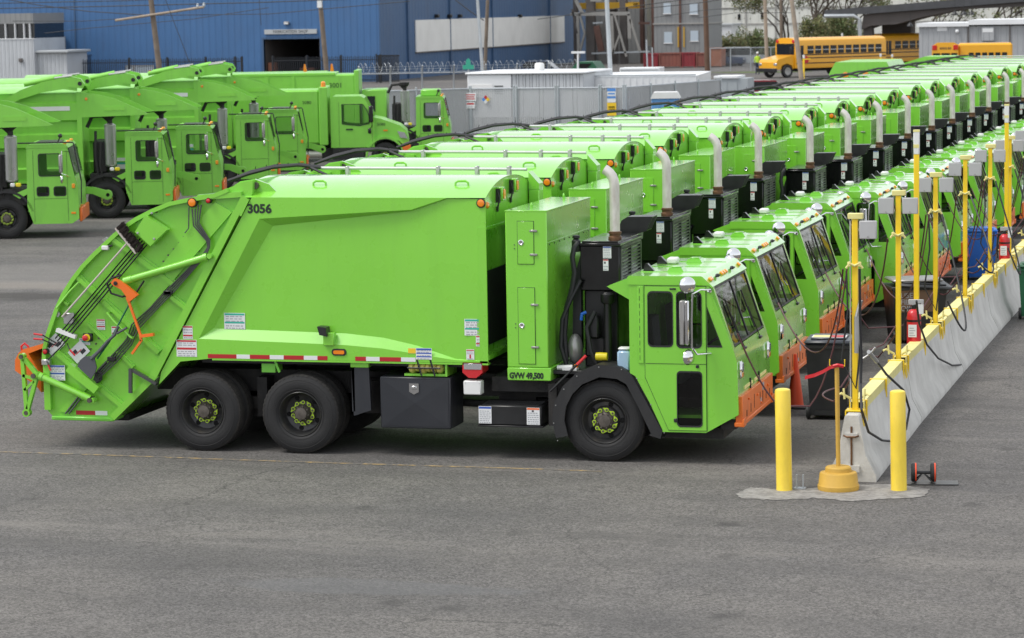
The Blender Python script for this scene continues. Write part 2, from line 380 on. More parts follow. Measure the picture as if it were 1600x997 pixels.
def decal(parent, name, x0, z0, x1, z1, y, bands, lines=0, base=0, rng=random.Random(3), label=None, tilt=0):
    """printed sticker facing -y: pale sheet with coloured bands (fractions of its height) and rows of fine print"""
    mats = ['label', 'label_grey'] + [b[2] for b in bands]; cx, cz = (x0+x1)/2, (z0+z1)/2
    xf = Matrix.Translation((cx,0,cz)) @ Matrix.Rotation(tilt, 4, 'Y') @ Matrix.Translation((-cx,0,-cz))
    mb = MB(xf); mb.box(x0, x1, y-.003, y, z0, z1, 0); h = z1-z0; wd = x1-x0
    used = []
    for i, b in enumerate(bands):
        q0, q1 = b[0], b[1]; u0, u1 = (b[3], b[4]) if len(b) > 3 else (.03, .97)
        mb.box(x0+wd*u0, x0+wd*u1, y-.0045, y-.003, z0+h*q0, z0+h*q1, 2+i); used.append((q0,q1))
    for k in range(lines):
        q = (k+.5)/lines
        if any(a-.03 < q < b+.03 for a, b in used): continue
        x = x0+wd*.08
        while x < x0+wd*.85:
            l = wd*rng.uniform(.06,.22); mb.box(x, min(x+l, x0+wd*.93), y-.0045, y-.003, z0+h*(q-.25/lines), z0+h*(q+.2/lines), 1); x += l+wd*.05
    o = mb.build(name, mats, parent, smooth=0)
    if label: o['label'] = label
    return o

# ---------------------------------------------------------------- ground
def ground_mat():
    m = bpy.data.materials.new('asphalt'); m.use_nodes = True; n = m.node_tree.nodes; L = m.node_tree.links; b = n['Principled BSDF']
    geo = n.new('ShaderNodeNewGeometry'); P = geo.outputs['Position']
    def noise(scale, det=4, ro=.6, dist=0):
        x = n.new('ShaderNodeTexNoise'); x.inputs['Scale'].default_value = scale; x.inputs['Detail'].default_value = det; x.inputs['Roughness'].default_value = ro; x.inputs['Distortion'].default_value = dist; L.new(P, x.inputs['Vector']); return x
    def rng(src, a, b_, c, d):
        x = n.new('ShaderNodeMapRange'); x.inputs[1].default_value = a; x.inputs[2].default_value = b_; x.inputs[3].default_value = c; x.inputs[4].default_value = d; L.new(src, x.inputs[0]); return x.outputs[0]
    def mixc(fac, A, B, mode='MIX'):
        x = n.new('ShaderNodeMix'); x.data_type = 'RGBA'; x.blend_type = mode
        if isinstance(fac, float): x.inputs[0].default_value = fac
        else: L.new(fac, x.inputs[0])
        for s_, v in ((6, A), (7, B)):
            if isinstance(v, tuple): x.inputs[s_].default_value = (*v, 1)
            else: L.new(v, x.inputs[s_])
        return x.outputs[2]
    big = noise(.22, 7, .62, .4); c = mixc(rng(big.outputs['Fac'], .38, .64, 0, 1), (.108,.103,.099), (.146,.137,.126))
    vor = n.new('ShaderNodeTexVoronoi'); vor.inputs['Scale'].default_value = 48; L.new(P, vor.inputs['Vector'])
    agg = n.new('ShaderNodeSeparateColor'); L.new(vor.outputs['Color'], agg.inputs[0])
    c = mixc(1.0, c, rng(agg.outputs[0], 0, 1, .58, 1.45), 'MULTIPLY')
    fine = noise(130, 2, .5); c = mixc(1.0, c, rng(fine.outputs['Fac'], .3, .7, .72, 1.26), 'MULTIPLY')
    med = noise(1.7, 6, .7); c = mixc(1.0, c, rng(med.outputs['Fac'], .3, .7, .88, 1.1), 'MULTIPLY')
    # oil stains: long smears along the lanes
    mp = n.new('ShaderNodeMapping'); mp.inputs['Scale'].default_value = (.16, .55, 1); L.new(P, mp.inputs[0])
    st = n.new('ShaderNodeTexNoise'); st.inputs['Scale'].default_value = 1; st.inputs['Detail'].default_value = 7; st.inputs['Roughness'].default_value = .65; L.new(mp.outputs[0], st.inputs['Vector'])
    c = mixc(rng(st.outputs['Fac'], .54, .70, 0, .6), c, (.070,.067,.064))
    # pale dusty drifts
    mp2 = n.new('ShaderNodeMapping'); mp2.inputs['Scale'].default_value = (.10, .45, 1); mp2.inputs['Location'].default_value = (9, 4, 0); L.new(P, mp2.inputs[0])
    du = n.new('ShaderNodeTexNoise'); du.inputs['Scale'].default_value = 1; du.inputs['Detail'].default_value = 8; du.inputs['Roughness'].default_value = .7; L.new(mp2.outputs[0], du.inputs['Vector'])
    c = mixc(rng(du.outputs['Fac'], .56, .72, 0, .5), c, (.27,.25,.225))
    # scattered oil drips
    vd = n.new('ShaderNodeTexVoronoi'); vd.inputs['Scale'].default_value = .55; L.new(P, vd.inputs['Vector']); dn = noise(5, 4, .6); da = n.new('ShaderNodeMath'); da.operation = 'MULTIPLY_ADD'; da.inputs[1].default_value = .12; L.new(dn.outputs['Fac'], da.inputs[0]); L.new(vd.outputs['Distance'], da.inputs[2])
    c = mixc(rng(da.outputs[0], .10, .17, .6, 0), c, (.045,.043,.041))
    # tyre tracks sweeping across the yard
    wt = n.new('ShaderNodeTexWave'); wt.bands_direction = 'Y'; wt.inputs['Scale'].default_value = .13; wt.inputs['Distortion'].default_value = 2.2; wt.inputs['Detail'].default_value = 2; wt.inputs['Detail Scale'].default_value = .25; L.new(P, wt.inputs['Vector'])
    tm_ = n.new('ShaderNodeMath'); tm_.operation = 'MULTIPLY'; L.new(rng(wt.outputs['Fac'], .78, 1.0, 0, .35), tm_.inputs[0]); L.new(rng(med.outputs['Fac'], .35, .65, .2, 1), tm_.inputs[1]); c = mixc(tm_.outputs[0], c, (.078,.075,.072))
    # hairline cracks
    vc = n.new('ShaderNodeTexVoronoi'); vc.feature = 'DISTANCE_TO_EDGE'; vc.inputs['Scale'].default_value = .33
    wn = noise(1.3, 5, .7); wv = n.new('ShaderNodeVectorMath'); wv.operation = 'MULTIPLY_ADD'; wv.inputs[1].default_value = (.9,.9,0); L.new(wn.outputs['Color'], wv.inputs[0]); L.new(P, wv.inputs[2]); L.new(wv.outputs[0], vc.inputs['Vector'])
    crk = rng(vc.outputs['Distance'], .001, .005, 1, 0); cm = n.new('ShaderNodeMath'); cm.operation = 'MULTIPLY'; L.new(crk, cm.inputs[0]); L.new(rng(big.outputs['Fac'], .44, .56, .1, .75), cm.inputs[1])
    c = mixc(cm.outputs[0], c, (.05,.048,.046))
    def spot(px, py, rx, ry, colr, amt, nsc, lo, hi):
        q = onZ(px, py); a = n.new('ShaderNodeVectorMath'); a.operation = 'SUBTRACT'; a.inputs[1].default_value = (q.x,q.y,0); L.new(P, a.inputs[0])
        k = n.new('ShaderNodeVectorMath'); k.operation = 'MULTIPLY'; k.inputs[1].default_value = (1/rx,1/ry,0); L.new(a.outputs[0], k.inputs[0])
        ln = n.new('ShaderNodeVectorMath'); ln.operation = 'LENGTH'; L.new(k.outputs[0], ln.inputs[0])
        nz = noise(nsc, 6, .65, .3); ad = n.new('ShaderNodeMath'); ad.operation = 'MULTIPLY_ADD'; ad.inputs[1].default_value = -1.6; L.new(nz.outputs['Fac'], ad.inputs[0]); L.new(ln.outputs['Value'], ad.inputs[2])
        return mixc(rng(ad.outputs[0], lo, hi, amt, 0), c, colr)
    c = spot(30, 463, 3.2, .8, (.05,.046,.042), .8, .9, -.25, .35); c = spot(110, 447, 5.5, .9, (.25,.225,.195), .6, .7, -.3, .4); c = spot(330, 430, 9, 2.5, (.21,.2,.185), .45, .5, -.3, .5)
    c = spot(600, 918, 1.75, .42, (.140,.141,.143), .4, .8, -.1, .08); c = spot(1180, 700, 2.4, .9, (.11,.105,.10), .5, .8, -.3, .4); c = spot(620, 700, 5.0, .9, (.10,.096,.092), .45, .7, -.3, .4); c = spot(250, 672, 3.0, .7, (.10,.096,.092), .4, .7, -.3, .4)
    L.new(c, b.inputs['Base Color']); b.inputs['Roughness'].default_value = .88; b.inputs['Specular IOR Level'].default_value = .3
    bp = n.new('ShaderNodeBump'); bp.inputs['Strength'].default_value = .55; bp.inputs['Distance'].default_value = .012
    L.new(agg.outputs[1], bp.inputs['Height']); L.new(bp.outputs[0], b.inputs['Normal'])
    MATS['asphalt'] = m
ground_mat()
def paint_mat(name, colr, thr, under=(.15,.145,.14)):
    m = mat(name, colr, .75); n = m.node_tree.nodes; L = m.node_tree.links; b = n['Principled BSDF']
    g = n.new('ShaderNodeNewGeometry'); no = n.new('ShaderNodeTexNoise'); no.inputs['Scale'].default_value = 6; no.inputs['Detail'].default_value = 8; no.inputs['Roughness'].default_value = .75; L.new(g.outputs['Position'], no.inputs['Vector'])
    mr = n.new('ShaderNodeMapRange'); mr.inputs[1].default_value = thr-.07; mr.inputs[2].default_value = thr+.07; L.new(no.outputs['Fac'], mr.inputs[0])
    mx = n.new('ShaderNodeMix'); mx.data_type = 'RGBA'; mx.inputs[6].default_value = (*colr,1); mx.inputs[7].default_value = (*under,1); L.new(mr.outputs[0], mx.inputs[0]); L.new(mx.outputs[2], b.inputs['Base Color'])
paint_mat('line_paint', (.42,.29,.12), .47, (.135,.13,.125)); paint_mat('pad_worn', (.30,.288,.268), .50, (.19,.18,.168))
paint_mat('damp', (.055,.05,.045), .62, (.16,.152,.145)); paint_mat('dust', (.24,.22,.195), .50)
MB().add([(-700,-120,0),(700,-120,0),(700,1500,0),(-700,1500,0)], [(0,1,2,3)]).build('ground', 'asphalt', smooth=0)['kind'] = 'structure'
def ground_poly(name, pts, m, z=.004, sub=1):
    mb = MB(); mb.add([(p[0],p[1],z) for p in pts], [tuple(range(len(pts)))]); o = mb.build(name, m, smooth=0); o['kind'] = 'structure'; return o
def ground_px(name, px, m, z=.004, jit=.016):
    rg = random.Random(21); src = [onZ(*p, z) for p in px]; pts = []
    for i, a in enumerate(src):
        b = src[(i+1) % len(src)]
        for k in range(7): t = k/7; q = a.lerp(b, t); pts.append((q.x+rg.uniform(-jit,jit), q.y+rg.uniform(-jit,jit)*2))
    return ground_poly(name, pts, m, z)
# painted parking line alongside the nearest truck, worn and slightly wavy
pts = []
for i in range(41):
    t = i/40; p = onZ(-60 + 1000*t, 704.5 + 32.5*t); pts.append((p.x, p.y+.02*math.sin(9*t)))
ground_poly('painted_line', [(x,y-.036) for x,y in pts]+[(x,y+.036) for x,y in reversed(pts)], 'line_paint')
ground_px('concrete_pad', [(1150,772),(1172,761),(1230,766),(1285,760),(1342,757),(1400,757),(1452,764),(1443,776),(1380,780),(1330,783),(1270,778),(1215,781),(1160,779)], 'pad_worn', .006)
def blob(name, cx, cy, rx, ry, m, z=.003, seed=1):
    rg = random.Random(seed); pts = []; ph = [rg.uniform(0,6.28) for _ in range(5)]
    for i in range(48):
        a = 2*math.pi*i/48; r = 1+sum(.16/(k+1)*math.sin((k+2)*a+ph[k]) for k in range(5)); pts.append((cx+rx*r*math.cos(a), cy+ry*r*math.sin(a)))
    return ground_poly(name, pts, m, z)

# ---------------------------------------------------------------- rear-loading garbage truck (front = +x, near side y = 0, far side y = 2.44)
WID = 2.44
ONLY_FIRST = set()          # pieces that only the nearest truck shows
def first(o): ONLY_FIRST.add(o); return o
def ca(x, y, Y=.05): return xz(60+.2125*x, 270+.2125*y, Y)        # enlarged view of the upper tailgate
def cb(x, y, Y=.05): return xz(10+.2206*x, 450+.2206*y, Y)        # enlarged view of the lower tailgate
def c2(x, y, Y=.0): return xz(340+.4714*x, 250+.4714*y, Y)
def c3(x, y, Y=.0): return xz(720+.4713*x, 260+.4713*y, Y)

# --- wheels
TY = MB(); TY.lathe([(.285,.045),(.31,.012),(.36,-.005),(.42,-.004),(.47,.006),(.498,.022),(.512,.028)], n=48, mi=0)
prof = [(.512,.028),(.526,.040)]
for g in (.075,.115,.155,.195): prof += [(.53,g-.012),(.53,g-.004),(.519,g-.002),(.519,g+.004),(.53,g+.006)]
prof += [(.526,.235),(.512,.247)]
TY.lathe(prof, n=48, mi=1); TY.lathe([(.512,.247),(.47,.268),(.42,.28),(.36,.28),(.285,.25)], n=48, mi=0)
for r_ in (.33,.455): TY.lathe([(r_-.004,-.0045 if r_ < .4 else .002),(r_,-.008 if r_ < .4 else -.0005),(r_+.004,-.0045 if r_ < .4 else .002)], n=48, mi=0)
for k in range(48):
    a = 2*math.pi*k/48; c, s_ = math.cos(a), math.sin(a)                                   # shoulder lugs
    t = (-s_*.013, c*.013)
    TY.add([(c*.505-t[0],.018,s_*.505-t[1]),(c*.505+t[0],.018,s_*.505+t[1]),(c*.531+t[0],.040,s_*.531+t[1]),(c*.531-t[0],.040,s_*.531-t[1]),(c*.528+t[0],.07,s_*.528+t[1]),(c*.528-t[0],.07,s_*.528-t[1])], [(0,1,2,3),(3,2,4,5)], 1)
tyre_me = TY.mesh('tyre', ['tyre','tread'])
def rim_mesh(kind):
    m = MB()
    if kind == 'deep':
        m.lathe([(.292,.03),(.298,.02),(.290,.014),(.278,.03),(.27,.06),(.262,.10),(.25,.165),(.236,.178),(.16,.185),(.155,.165),(.13,.16)], n=40, mi=0)
    else:
        m.lathe([(.292,.03),(.298,.02),(.290,.014),(.276,.03),(.268,.055),(.255,.10),(.235,.12),(.19,.118),(.165,.085),(.13,.08)], n=40, mi=0)
    hy = .205 if kind == 'deep' else .128
    for k in range(5):
        a = 2*math.pi*k/5+.5; m.lathe([(.0,-.006),(.030,-.006),(.034,0)], (math.cos(a)*.212, (.178 if kind == 'deep' else .118), math.sin(a)*.212), n=12, mi=1)
    return m.mesh('rim', ['rim_black','dark_hole'])
def hub_mesh(kind):
    m = MB(); y = .16 if kind == 'deep' else .08; d = -.11 if kind == 'deep' else -.055
    m.lathe([(.155,y+.01),(.15,y-.005),(.115,y-.012),(.108,y+d*.5),(.085,y+d*.75),(.08,y+d),(.05,y+d-.004),(.0,y+d-.006)], n=28, mi=0)
    for k in range(8):
        a = 2*math.pi*k/8; m.lathe([(.012,y+d*.6),(.012,y+d*.62-.022),(.0,y+d*.62-.024)], (math.cos(a)*.095,0,math.sin(a)*.095), n=6, mi=0)
    for k in range(10):
        a = 2*math.pi*k/10; c, s_ = math.cos(a)*.142, math.sin(a)*.142
        m.lathe([(.017,y+.0),(.016,y-.038),(.0,y-.04)], (c,0,s_), n=6, mi=0)
        m.lathe([(.027,y-.018),(.027,y-.030),(.015,y-.030)], (c,0,s_), n=12, mi=1)
        ang = a + math.pi/2 + (.25 if k % 3 else -.3); tx, tz = math.cos(ang), math.sin(ang)
        m.add([(c+tx*.02-tz*.018,y-.026,s_+tz*.02+tx*.018),(c+tx*.02+tz*.018,y-.026,s_+tz*.02-tx*.018),(c+tx*.06,y-.028,s_+tz*.06)], [(0,1,2)], 1)
    return m.mesh('hub', ['hub_metal','lug_lime'])
RIM = {k: rim_mesh(k) for k in ('deep','front')}; HUB = {k: hub_mesh(k) for k in ('deep','front')}
def wheel(parent, x, y, far=False, kind='front', dual=False, r=1.0, ang=0.0):
    sgn = -1 if far else 1
    w_ = bpy.data.objects.new('wheel', tyre_me); col.objects.link(w_); w_.parent = parent; w_.location = (x, y, .53*r); w_.rotation_euler = (0, ang, 0 if not far else math.pi); w_.scale = (r,1,r)
    w_.data = RIM[kind]
    inst('tyre', tyre_me, w_)
    if dual: inst('inner_tyre', tyre_me, w_, (0,.32,0))
    inst('hub', HUB[kind], w_)
    return w_

def body_mesh():
    D = .09; rx = lambda x: D*max(0, min(1, (3.98-x)/1.43))
    out = MB()
    def side(far):
        f = (lambda y: WID-y) if far else (lambda y: y)
        V = lambda p, y=0.0: (p[0], f(y), p[1])
        S1, S2 = (-.55,1.06), (.80,3.40); A, B, C, E = (.90,3.12), (2.57,3.22), (2.98,3.245), (3.47,3.40)
        Lq = (0.0,1.52); Rg = [Lq,(2.03,1.468),(2.55,1.43),(3.0,1.37),(3.53,1.295)]
        U = [(.18,1.65),(2.03,1.61),(2.55,1.56),(3.0,1.47),(3.53,1.31)]; Uy = [D, D, D, rx(3.0), rx(3.53)]
        Ai, Bi, Ci, Ei = (1.05,3.02), (2.55,3.175), (2.98,3.225), (3.47,3.385)
        add = lambda pts: out.add([V(p[:2], p[2] if len(p) > 2 else 0) for p in pts], [tuple(range(len(pts)))], 0)
        add([S2,(1.06,3.40),E,C,B,A]); add([S1,S2,A,Lq])
        add([S1]+Rg+[(3.98,1.285),(3.98,1.262),(.18,1.258),(-.27,1.21),(-.59,.89)])
        add([A,B,(*Bi,D),(*Ai,D)]); add([B,C,(*Ci,rx(2.98)),(*Bi,D)]); add([C,E,(*Ei,rx(3.47)),(*Ci,rx(2.98))])
        add([E,(3.98,3.385),(*Ei,rx(3.47))]); add([A,(*Ai,D),(*U[0],D),Lq])
        add([(*Ai,D),(*Bi,D),(*U[2],D),(*U[1],D),(*U[0],D)])
        add([(*Bi,D),(*Ci,rx(2.98)),(*Ei,rx(3.47)),(3.98,3.385),(3.98,1.285),(*U[4],Uy[4]),(*U[3],Uy[3]),(*U[2],D)])
        for i in range(4): add([Rg[i],Rg[i+1],(*U[i+1],Uy[i+1]),(*U[i],Uy[i])])
        add([Rg[4],(3.98,1.285),(*U[4],Uy[4])])
        # returned bottom flange
        out.box(.18, 3.98, f(0), f(.10), 1.235, 1.258, 0)
    side(False); side(True)
    # arched roof
    N = 14; arch = [(WID*i/N, 3.40+.215*(1-abs(2*i/N-1)**2.3)) for i in range(N+1)]
    for i in range(N):
        (y0,z0),(y1,z1) = arch[i], arch[i+1]; out.add([(.62,y0,z0),(.62,y1,z1),(3.98,y1,z1),(3.98,y0,z0)], [(0,1,2,3)], 0)
    out.add([(.62,y,z) for y,z in arch], [tuple(range(N+1))], 0)
    # front bulkhead: upper plate, ledge, recessed lower plate
    up = [(3.972,y,z) for y,z in arch] + [(3.972,WID,3.02),(3.972,0,3.02)]
    out.add(up, [tuple(range(len(up)))], 0)
    out.box(3.86, 3.985, .012, WID-.012, 2.985, 3.02, 0)
    out.add([(3.87,.01,1.27),(3.87,WID-.01,1.27),(3.87,WID-.01,2.99),(3.87,.01,2.99)], [(0,1,2,3)], 0)
    out.box(3.87, 3.975, .0, .045, 1.262, 3.02, 0); out.box(3.87, 3.975, WID-.045, WID, 1.262, 3.02, 0)
    out.box(3.84, 3.99, .02, WID-.02, 1.30, 1.36, 0)
    out.box(.0, 3.86, .1, WID-.1, 1.19, 1.255, 1)                       # floor
    out.add([(-.55,0,1.06),(-.55,WID,1.06),(.80,WID,3.40),(.80,0,3.40)], [(0,1,2,3)], 0)
    return out
def make_truck():
    T = empty('garbage_truck', (0,0,0))
    # chassis
    m = MB()
    for y in (.78, 1.58): m.box(-1.0, 7.0, y, y+.09, .72, 1.02, 0)
    for x in (-.9,.7,2.3,3.4,4.2,6.6): m.box(x, x+.1, .87, 1.58, .75, .98, 0)
    for x in (0,1.372): m.tube([(x,.35,.53),(x,2.1,.53)], .11, 12); m.lathe([(.0,-.2),(.2,-.16),(.24,0),(.2,.16),(0,.2)], (x,1.22,.55), n=16)
    m.tube([(5.49,.25,.5),(5.49,2.2,.5)], .08, 10); m.box(-.05, 1.45, .66, .8, .5, .66, 0); m.box(-.05, 1.45, 1.68, 1.82, .5, .66, 0)
    m.box(.62,.76,.5,1.95,.42,.95); m.box(.1,1.3,.75,1.7,.38,.5)
    for x in (2.0,3.9): m.box(x, x+.5, .8, 1.7, .45, .72, 0)
    m.box(3.95, 5.1, .28, 2.2, .86, 1.05, 0); m.box(4.85,7.1,.7,1.75,.55,.75,0)
    m.tube([(2.2,.86,.66),(3.6,.9,.6),(5.0,1.0,.66)], .05, 8); m.tube([(1.9,.75,.93),(3.2,.74,.9),(4.6,.74,.95)], .025, 6)
    m.build('chassis', 'frame_dark', T)
    for (x, a) in ((0,.2),(1.372,1.0)):
        wheel(T, x, .04, kind='deep', dual=True, ang=a); wheel(T, x, WID-.04, far=True, kind='deep', dual=True, ang=a)
    wheel(T, 5.49, .06, kind='front', ang=.5); wheel(T, 5.49, WID-.06, far=True, kind='front')
    # body
    B = body_mesh().build('body', ['green','frame_dark'], T, smooth=25)
    m = MB(); m.box(3.873, 3.885, .30, 2.14, 1.45, 2.42, 0, .0); m.build('bulkhead_opening', 'dark_hole', B)
    m = MB(); m.box(3.985,4.13,2.2,WID-.005,1.27,3.36,0,.01); m.prism([(3.985,3.36),(4.13,3.36),(4.13,3.44),(3.985,3.60)], 2.2, WID-.005); m.build('corner_post', 'green', B)
    # marker lamps
    p = c3(67,122); m = MB(); m.lathe([(.062,0),(.06,-.014),(.05,-.016)], (p[0],0,p[1]), n=24, mi=0); m.lathe([(.05,-.012),(.04,-.026),(.0,-.03)], (p[0],0,p[1]), n=24, mi=1); m.build('side_marker', ['rubber','amber'], B)
    for (y, z) in ((.10,3.30),(.62,3.40),(1.30,3.47)):
        m = MB()
        if y < .2: m.lathe([(.045,3.972),(.043,3.985),(.03,4.0),(0,4.004)], (0,y,z), axis=0, n=18, mi=0)
        else:
            m.box(3.975,4.03,y-.085,y-.06,z-.10,z+.08,1); m.box(3.975,4.06,y-.06,y+.08,z-.08,z+.1,2,.01); m.box(4.06,4.075,y-.035,y+.055,z-.055,z+.07,0,.006); m.box(3.975,3.99,y-.06,y-.0,z-.22,z-.15,1)
            m.tube([(3.99,y-.075,z+.06),(4.03,y-.1,z-.05),(3.99,y-.1,z-.2)], .012, 6, 1)
        m.build('work_lamp', ['amber_lens','black_metal','green'], B)
    # lifting eyes on the roof
    for (x, y) in ((1.6,.42),(3.55,.42),(3.55,2.0),(.95,2.0)):
        z = 3.40+.215*(1-abs(2*y/WID-1)**2.3); m = MB(); m.tube([(x-.09,y,z-.03),(x-.085,y,z+.035),(x-.05,y,z+.055),(x+.05,y,z+.055),(x+.085,y,z+.035),(x+.09,y,z-.03)], .016, 6); m.build('lifting_eye', 'green', B)
    # roof conduit with clamps and the hose loop over the tailgate hinge
    Yp = 2.06; a = onY(500,265,Yp); b = onY(762,279,Yp); zz = max(a.z, 3.66)
    m = MB(); m.tube([(a.x,Yp,zz),(2.4,Yp,zz-.005),(4.0,Yp,zz-.02)], .023, 10, 0)
    pc = m.build('roof_conduit', 'pipe_white', T)
    for x in (1.45,2.75,3.3,3.75):
        m = MB(); m.box(x-.025,x+.025,Yp-.04,Yp+.06,zz-.13,zz+.028,0,.008); m.build('conduit_clamp', 'steel', pc)
    m = MB()
    for k in range(2):
        o = .07*k; m.tube([(a.x+.02,Yp+.03-o,zz+.01),(a.x-.3,Yp+.02-o,zz+.045),(a.x-.65,Yp-.02-o,zz+.03-.015*k),(a.x-1.0,Yp-.05-o,zz-.05-.02*k),(a.x-1.3,Yp-.08-o,zz-.17)], .024, 8)
    m.tube([(a.x-.1,Yp-.08,zz+.01),(a.x-.0,Yp-.15,zz-.02),(a.x+.18,Yp-.2,zz-.09),(a.x+.28,Yp-.22,zz-.14)], .02, 8)
    for k in range(6): x = a.x-.15-.16*k; m.tube([(x,Yp,zz+.04-.006*k*k*.4),(x+.02,Yp-.03,zz+.085-.006*k*k*.4)], .006, 4)
    m.build('hose_loop', 'hose_black', T)
    for yb in (.18, 2.14):
        m = MB(); m.prism([(.35,3.46),(.58,3.60),(.78,3.63),(.98,3.56),(1.12,3.42)], yb, yb+.05); hb = m.build('hinge_bracket', 'green', T); m = MB(); m.lathe([(.0,yb-.05),(.045,yb-.05),(.045,yb-.001),(0,yb-.001)], (.80,0,3.545), n=12); m.build('hinge_pin', 'hub_metal', hb)
    # ------------------------------------------------------------ tailgate
    curve = [(.80,3.62),(.64,3.59),(.46,3.52),(.28,3.45),(-.05,3.40),(-.36,3.34),(-.62,3.24),(-.85,3.13),(-1.07,2.99),(-1.26,2.83),(-1.46,2.66),(-1.64,2.49),(-1.80,2.30),(-1.94,2.10),(-2.04,1.91),(-2.12,1.72),(-2.19,1.54),(-2.24,1.37)]
    low = [(-2.26,1.18),(-2.25,.52),(-2.15,.41),(-1.27,.40),(-.72,.92),(-.61,1.04)]
    poly = curve + low + [(.79,3.44)]
    m = MB(); m.prism(poly, .05, WID-.05)
    # rear curved skin standing proud at both sides
    inner = []
    full = curve[2:] + [(-2.26,1.18)]
    for i, q in enumerate(full):
        a_ = Vector(full[max(0,i-1)]); b_ = Vector(full[min(len(full)-1,i+1)]); t = (b_-a_).normalized(); nn = Vector((-t.y, t.x)); inner.append((q[0]+nn.x*.055, q[1]+nn.y*.055))
    for i in range(len(full)-1):
        m.prism([full[i], full[i+1], inner[i+1], inner[i]], -.035, WID+.035)
    G = m.build('tailgate', 'green', T, smooth=20)
    fr = MB(); fr2 = MB()
    fr.bar((-.66,1.0),(.60,3.22),.10,-.030,.05); fr.bar((.60,3.18),(.72,3.40),.12,-.028,.05); fr.bar((.05,3.40),(.66,3.44),.07,-.026,.05)
    fr.bar((-1.27,.43),(-.62,1.03),.09,-.027,.05); fr2.bar((-2.2,.52),(-2.2,1.2),.09,-.025,.05); fr2.build('rear_post', 'green', G, smooth=20);
    fr.build('edge_frame', 'green', G, smooth=20)
    def rib(p, q, w_, y0=.012):
        m = MB(); m.bar(p, q, w_, y0, .0505); m.bar(p, q, w_*.5, y0-.03, y0+.002); return first(m.build('rib', 'green', G, smooth=20))
    rib(ca(540,470), ca(1000,815), .12); rib(ca(275,745), cb(1090,455), .11); rib(cb(360,455), cb(830,835), .11); rib(cb(575,245), cb(905,560), .07, .03); rib(cb(390,75), cb(450,115), .06); rib(cb(1150,40), cb(1290,150), .10)
    m = MB(); m.prism([ca(1310,215),ca(1432,288),ca(990,800),ca(830,985),cb(640,640),cb(430,880),cb(385,870),cb(560,650),ca(760,880),ca(1085,455)], .006, .0495); first(m.build('cover_strip', 'green', G, smooth=20))
    m = MB()
    for q in ((1075,470),(1040,515),(1000,560),(960,605),(925,650),(1185,575),(1140,630),(985,800),(1030,750)): pp = ca(*q); m.lathe([(.012,.03),(.012,.014),(0,.012)], (pp[0],0,pp[1]), n=8)
    for q in ((868,285),(725,355),(283,740),(288,795),(207,900)): pp = ca(*q); m.lathe([(.016,.05),(.016,.03),(0,.028)], (pp[0],0,pp[1]), n=8)
    for q in ((655,355),(712,385),(598,432),(635,395)): pp = cb(*q); m.lathe([(.012,.05),(.012,.035),(0,.033)], (pp[0],0,pp[1]), n=8)
    first(m.build('bolt', 'hub_metal', G))
    m = MB(); m.prism([ca(818,305), ca(978,412), ca(855,532), ca(742,428)], -.07, .05); cbx = first(m.build('control_box', 'green', G, smooth=15))
    m = MB()
    for q in ((765,435),(885,478),(868,290)): pp = ca(*q); m.lathe([(.016,-.07),(.016,-.085),(0,-.087)], (pp[0],0,pp[1]), n=8)
    first(m.build('box_bolt', 'steel', cbx))
    def cyl(p, q, r, y, name, rod=None, m1='green'):
        m = MB(); m.tube([(p[0],y,p[1]),(q[0],y,q[1])], r, 16); d = Vector((q[0]-p[0],q[1]-p[1])).normalized()
        m.tube([(p[0],y,p[1]),(p[0]+d.x*.05,y,p[1]+d.y*.05)], r*1.2, 16); m.tube([(q[0]-d.x*.12,y,q[1]-d.y*.12),(q[0],y,q[1])], r*1.14, 16)
        for e in (p, q): m.lathe([(0,y-.05),(r*.75,y-.05),(r*.75,y+.06),(0,y+.06)], (e[0]+ (d.x*.04 if e is q else -d.x*.04),0,e[1]+(d.y*.04 if e is q else -d.y*.04)), n=14)
        return m.build(name, m1, G)
    cyl(ca(1265,612), ca(655,792), .047, -.02, 'lift_cylinder'); cyl(cb(260,615), cb(620,778), .047, -.03, 'lip_cylinder')
    for q in (cb(228,612), cb(625,783)):
        m = MB(); m.lathe([(0,-.10),(.034,-.10),(.034,.05),(0,.05)], (q[0],0,q[1]), n=14); first(m.build('pin', 'hub_metal', G))
    m = MB(); m.prism([ca(598,768),ca(574,796),ca(590,818),ca(650,848),ca(712,936),ca(772,888),ca(700,828),ca(640,782)], -.11, -.05); m.bar(ca(690,905), cb(905,90), .035, -.105, -.07); m.bar(cb(900,80), cb(988,330), .03, -.10, -.07); m.bar(cb(985,330), cb(992,365), .03, -.10, -.07); m.bar(cb(992,360), cb(925,455), .03, -.10, -.07); m.bar(cb(985,330), cb(1080,318), .04, -.12, -.06)
    hk = first(m.build('hook_arm', 'orange', G, smooth=20)); hk['label'] = 'orange hook arm on the tailgate'
    pp = ca(610,802); m = MB(); m.lathe([(.028,-.11),(.028,-.125),(0,-.128)], (pp[0],0,pp[1]), n=12); first(m.build('hook_pin', 'black_metal', hk))
    m = MB(); pts = [ca(630,745),ca(560,770),ca(530,810),ca(560,880),ca(640,905),ca(740,880),ca(800,790)]; m.tube([(q[0],-.03,q[1]) for q in pts], .014, 8); first(m.build('hydraulic_hose', 'hose_black', G))
    for k in range(4):
        m = MB(); o = 17*k
        a0, a1 = ca(770+o,480+o*.9), cb(392+o*.9 - 24, 352+o*1.1); m.tube([(a0[0],-.015-.006*k,a0[1]),(a1[0],-.015-.006*k,a1[1])], .0105, 8)
        if k == 3: e = cb(320,500); m.tube([(a1[0],-.03,a1[1]),(e[0],-.03,e[1])], .010, 8)
        first(m.build('control_rod', 'black_gloss', G))
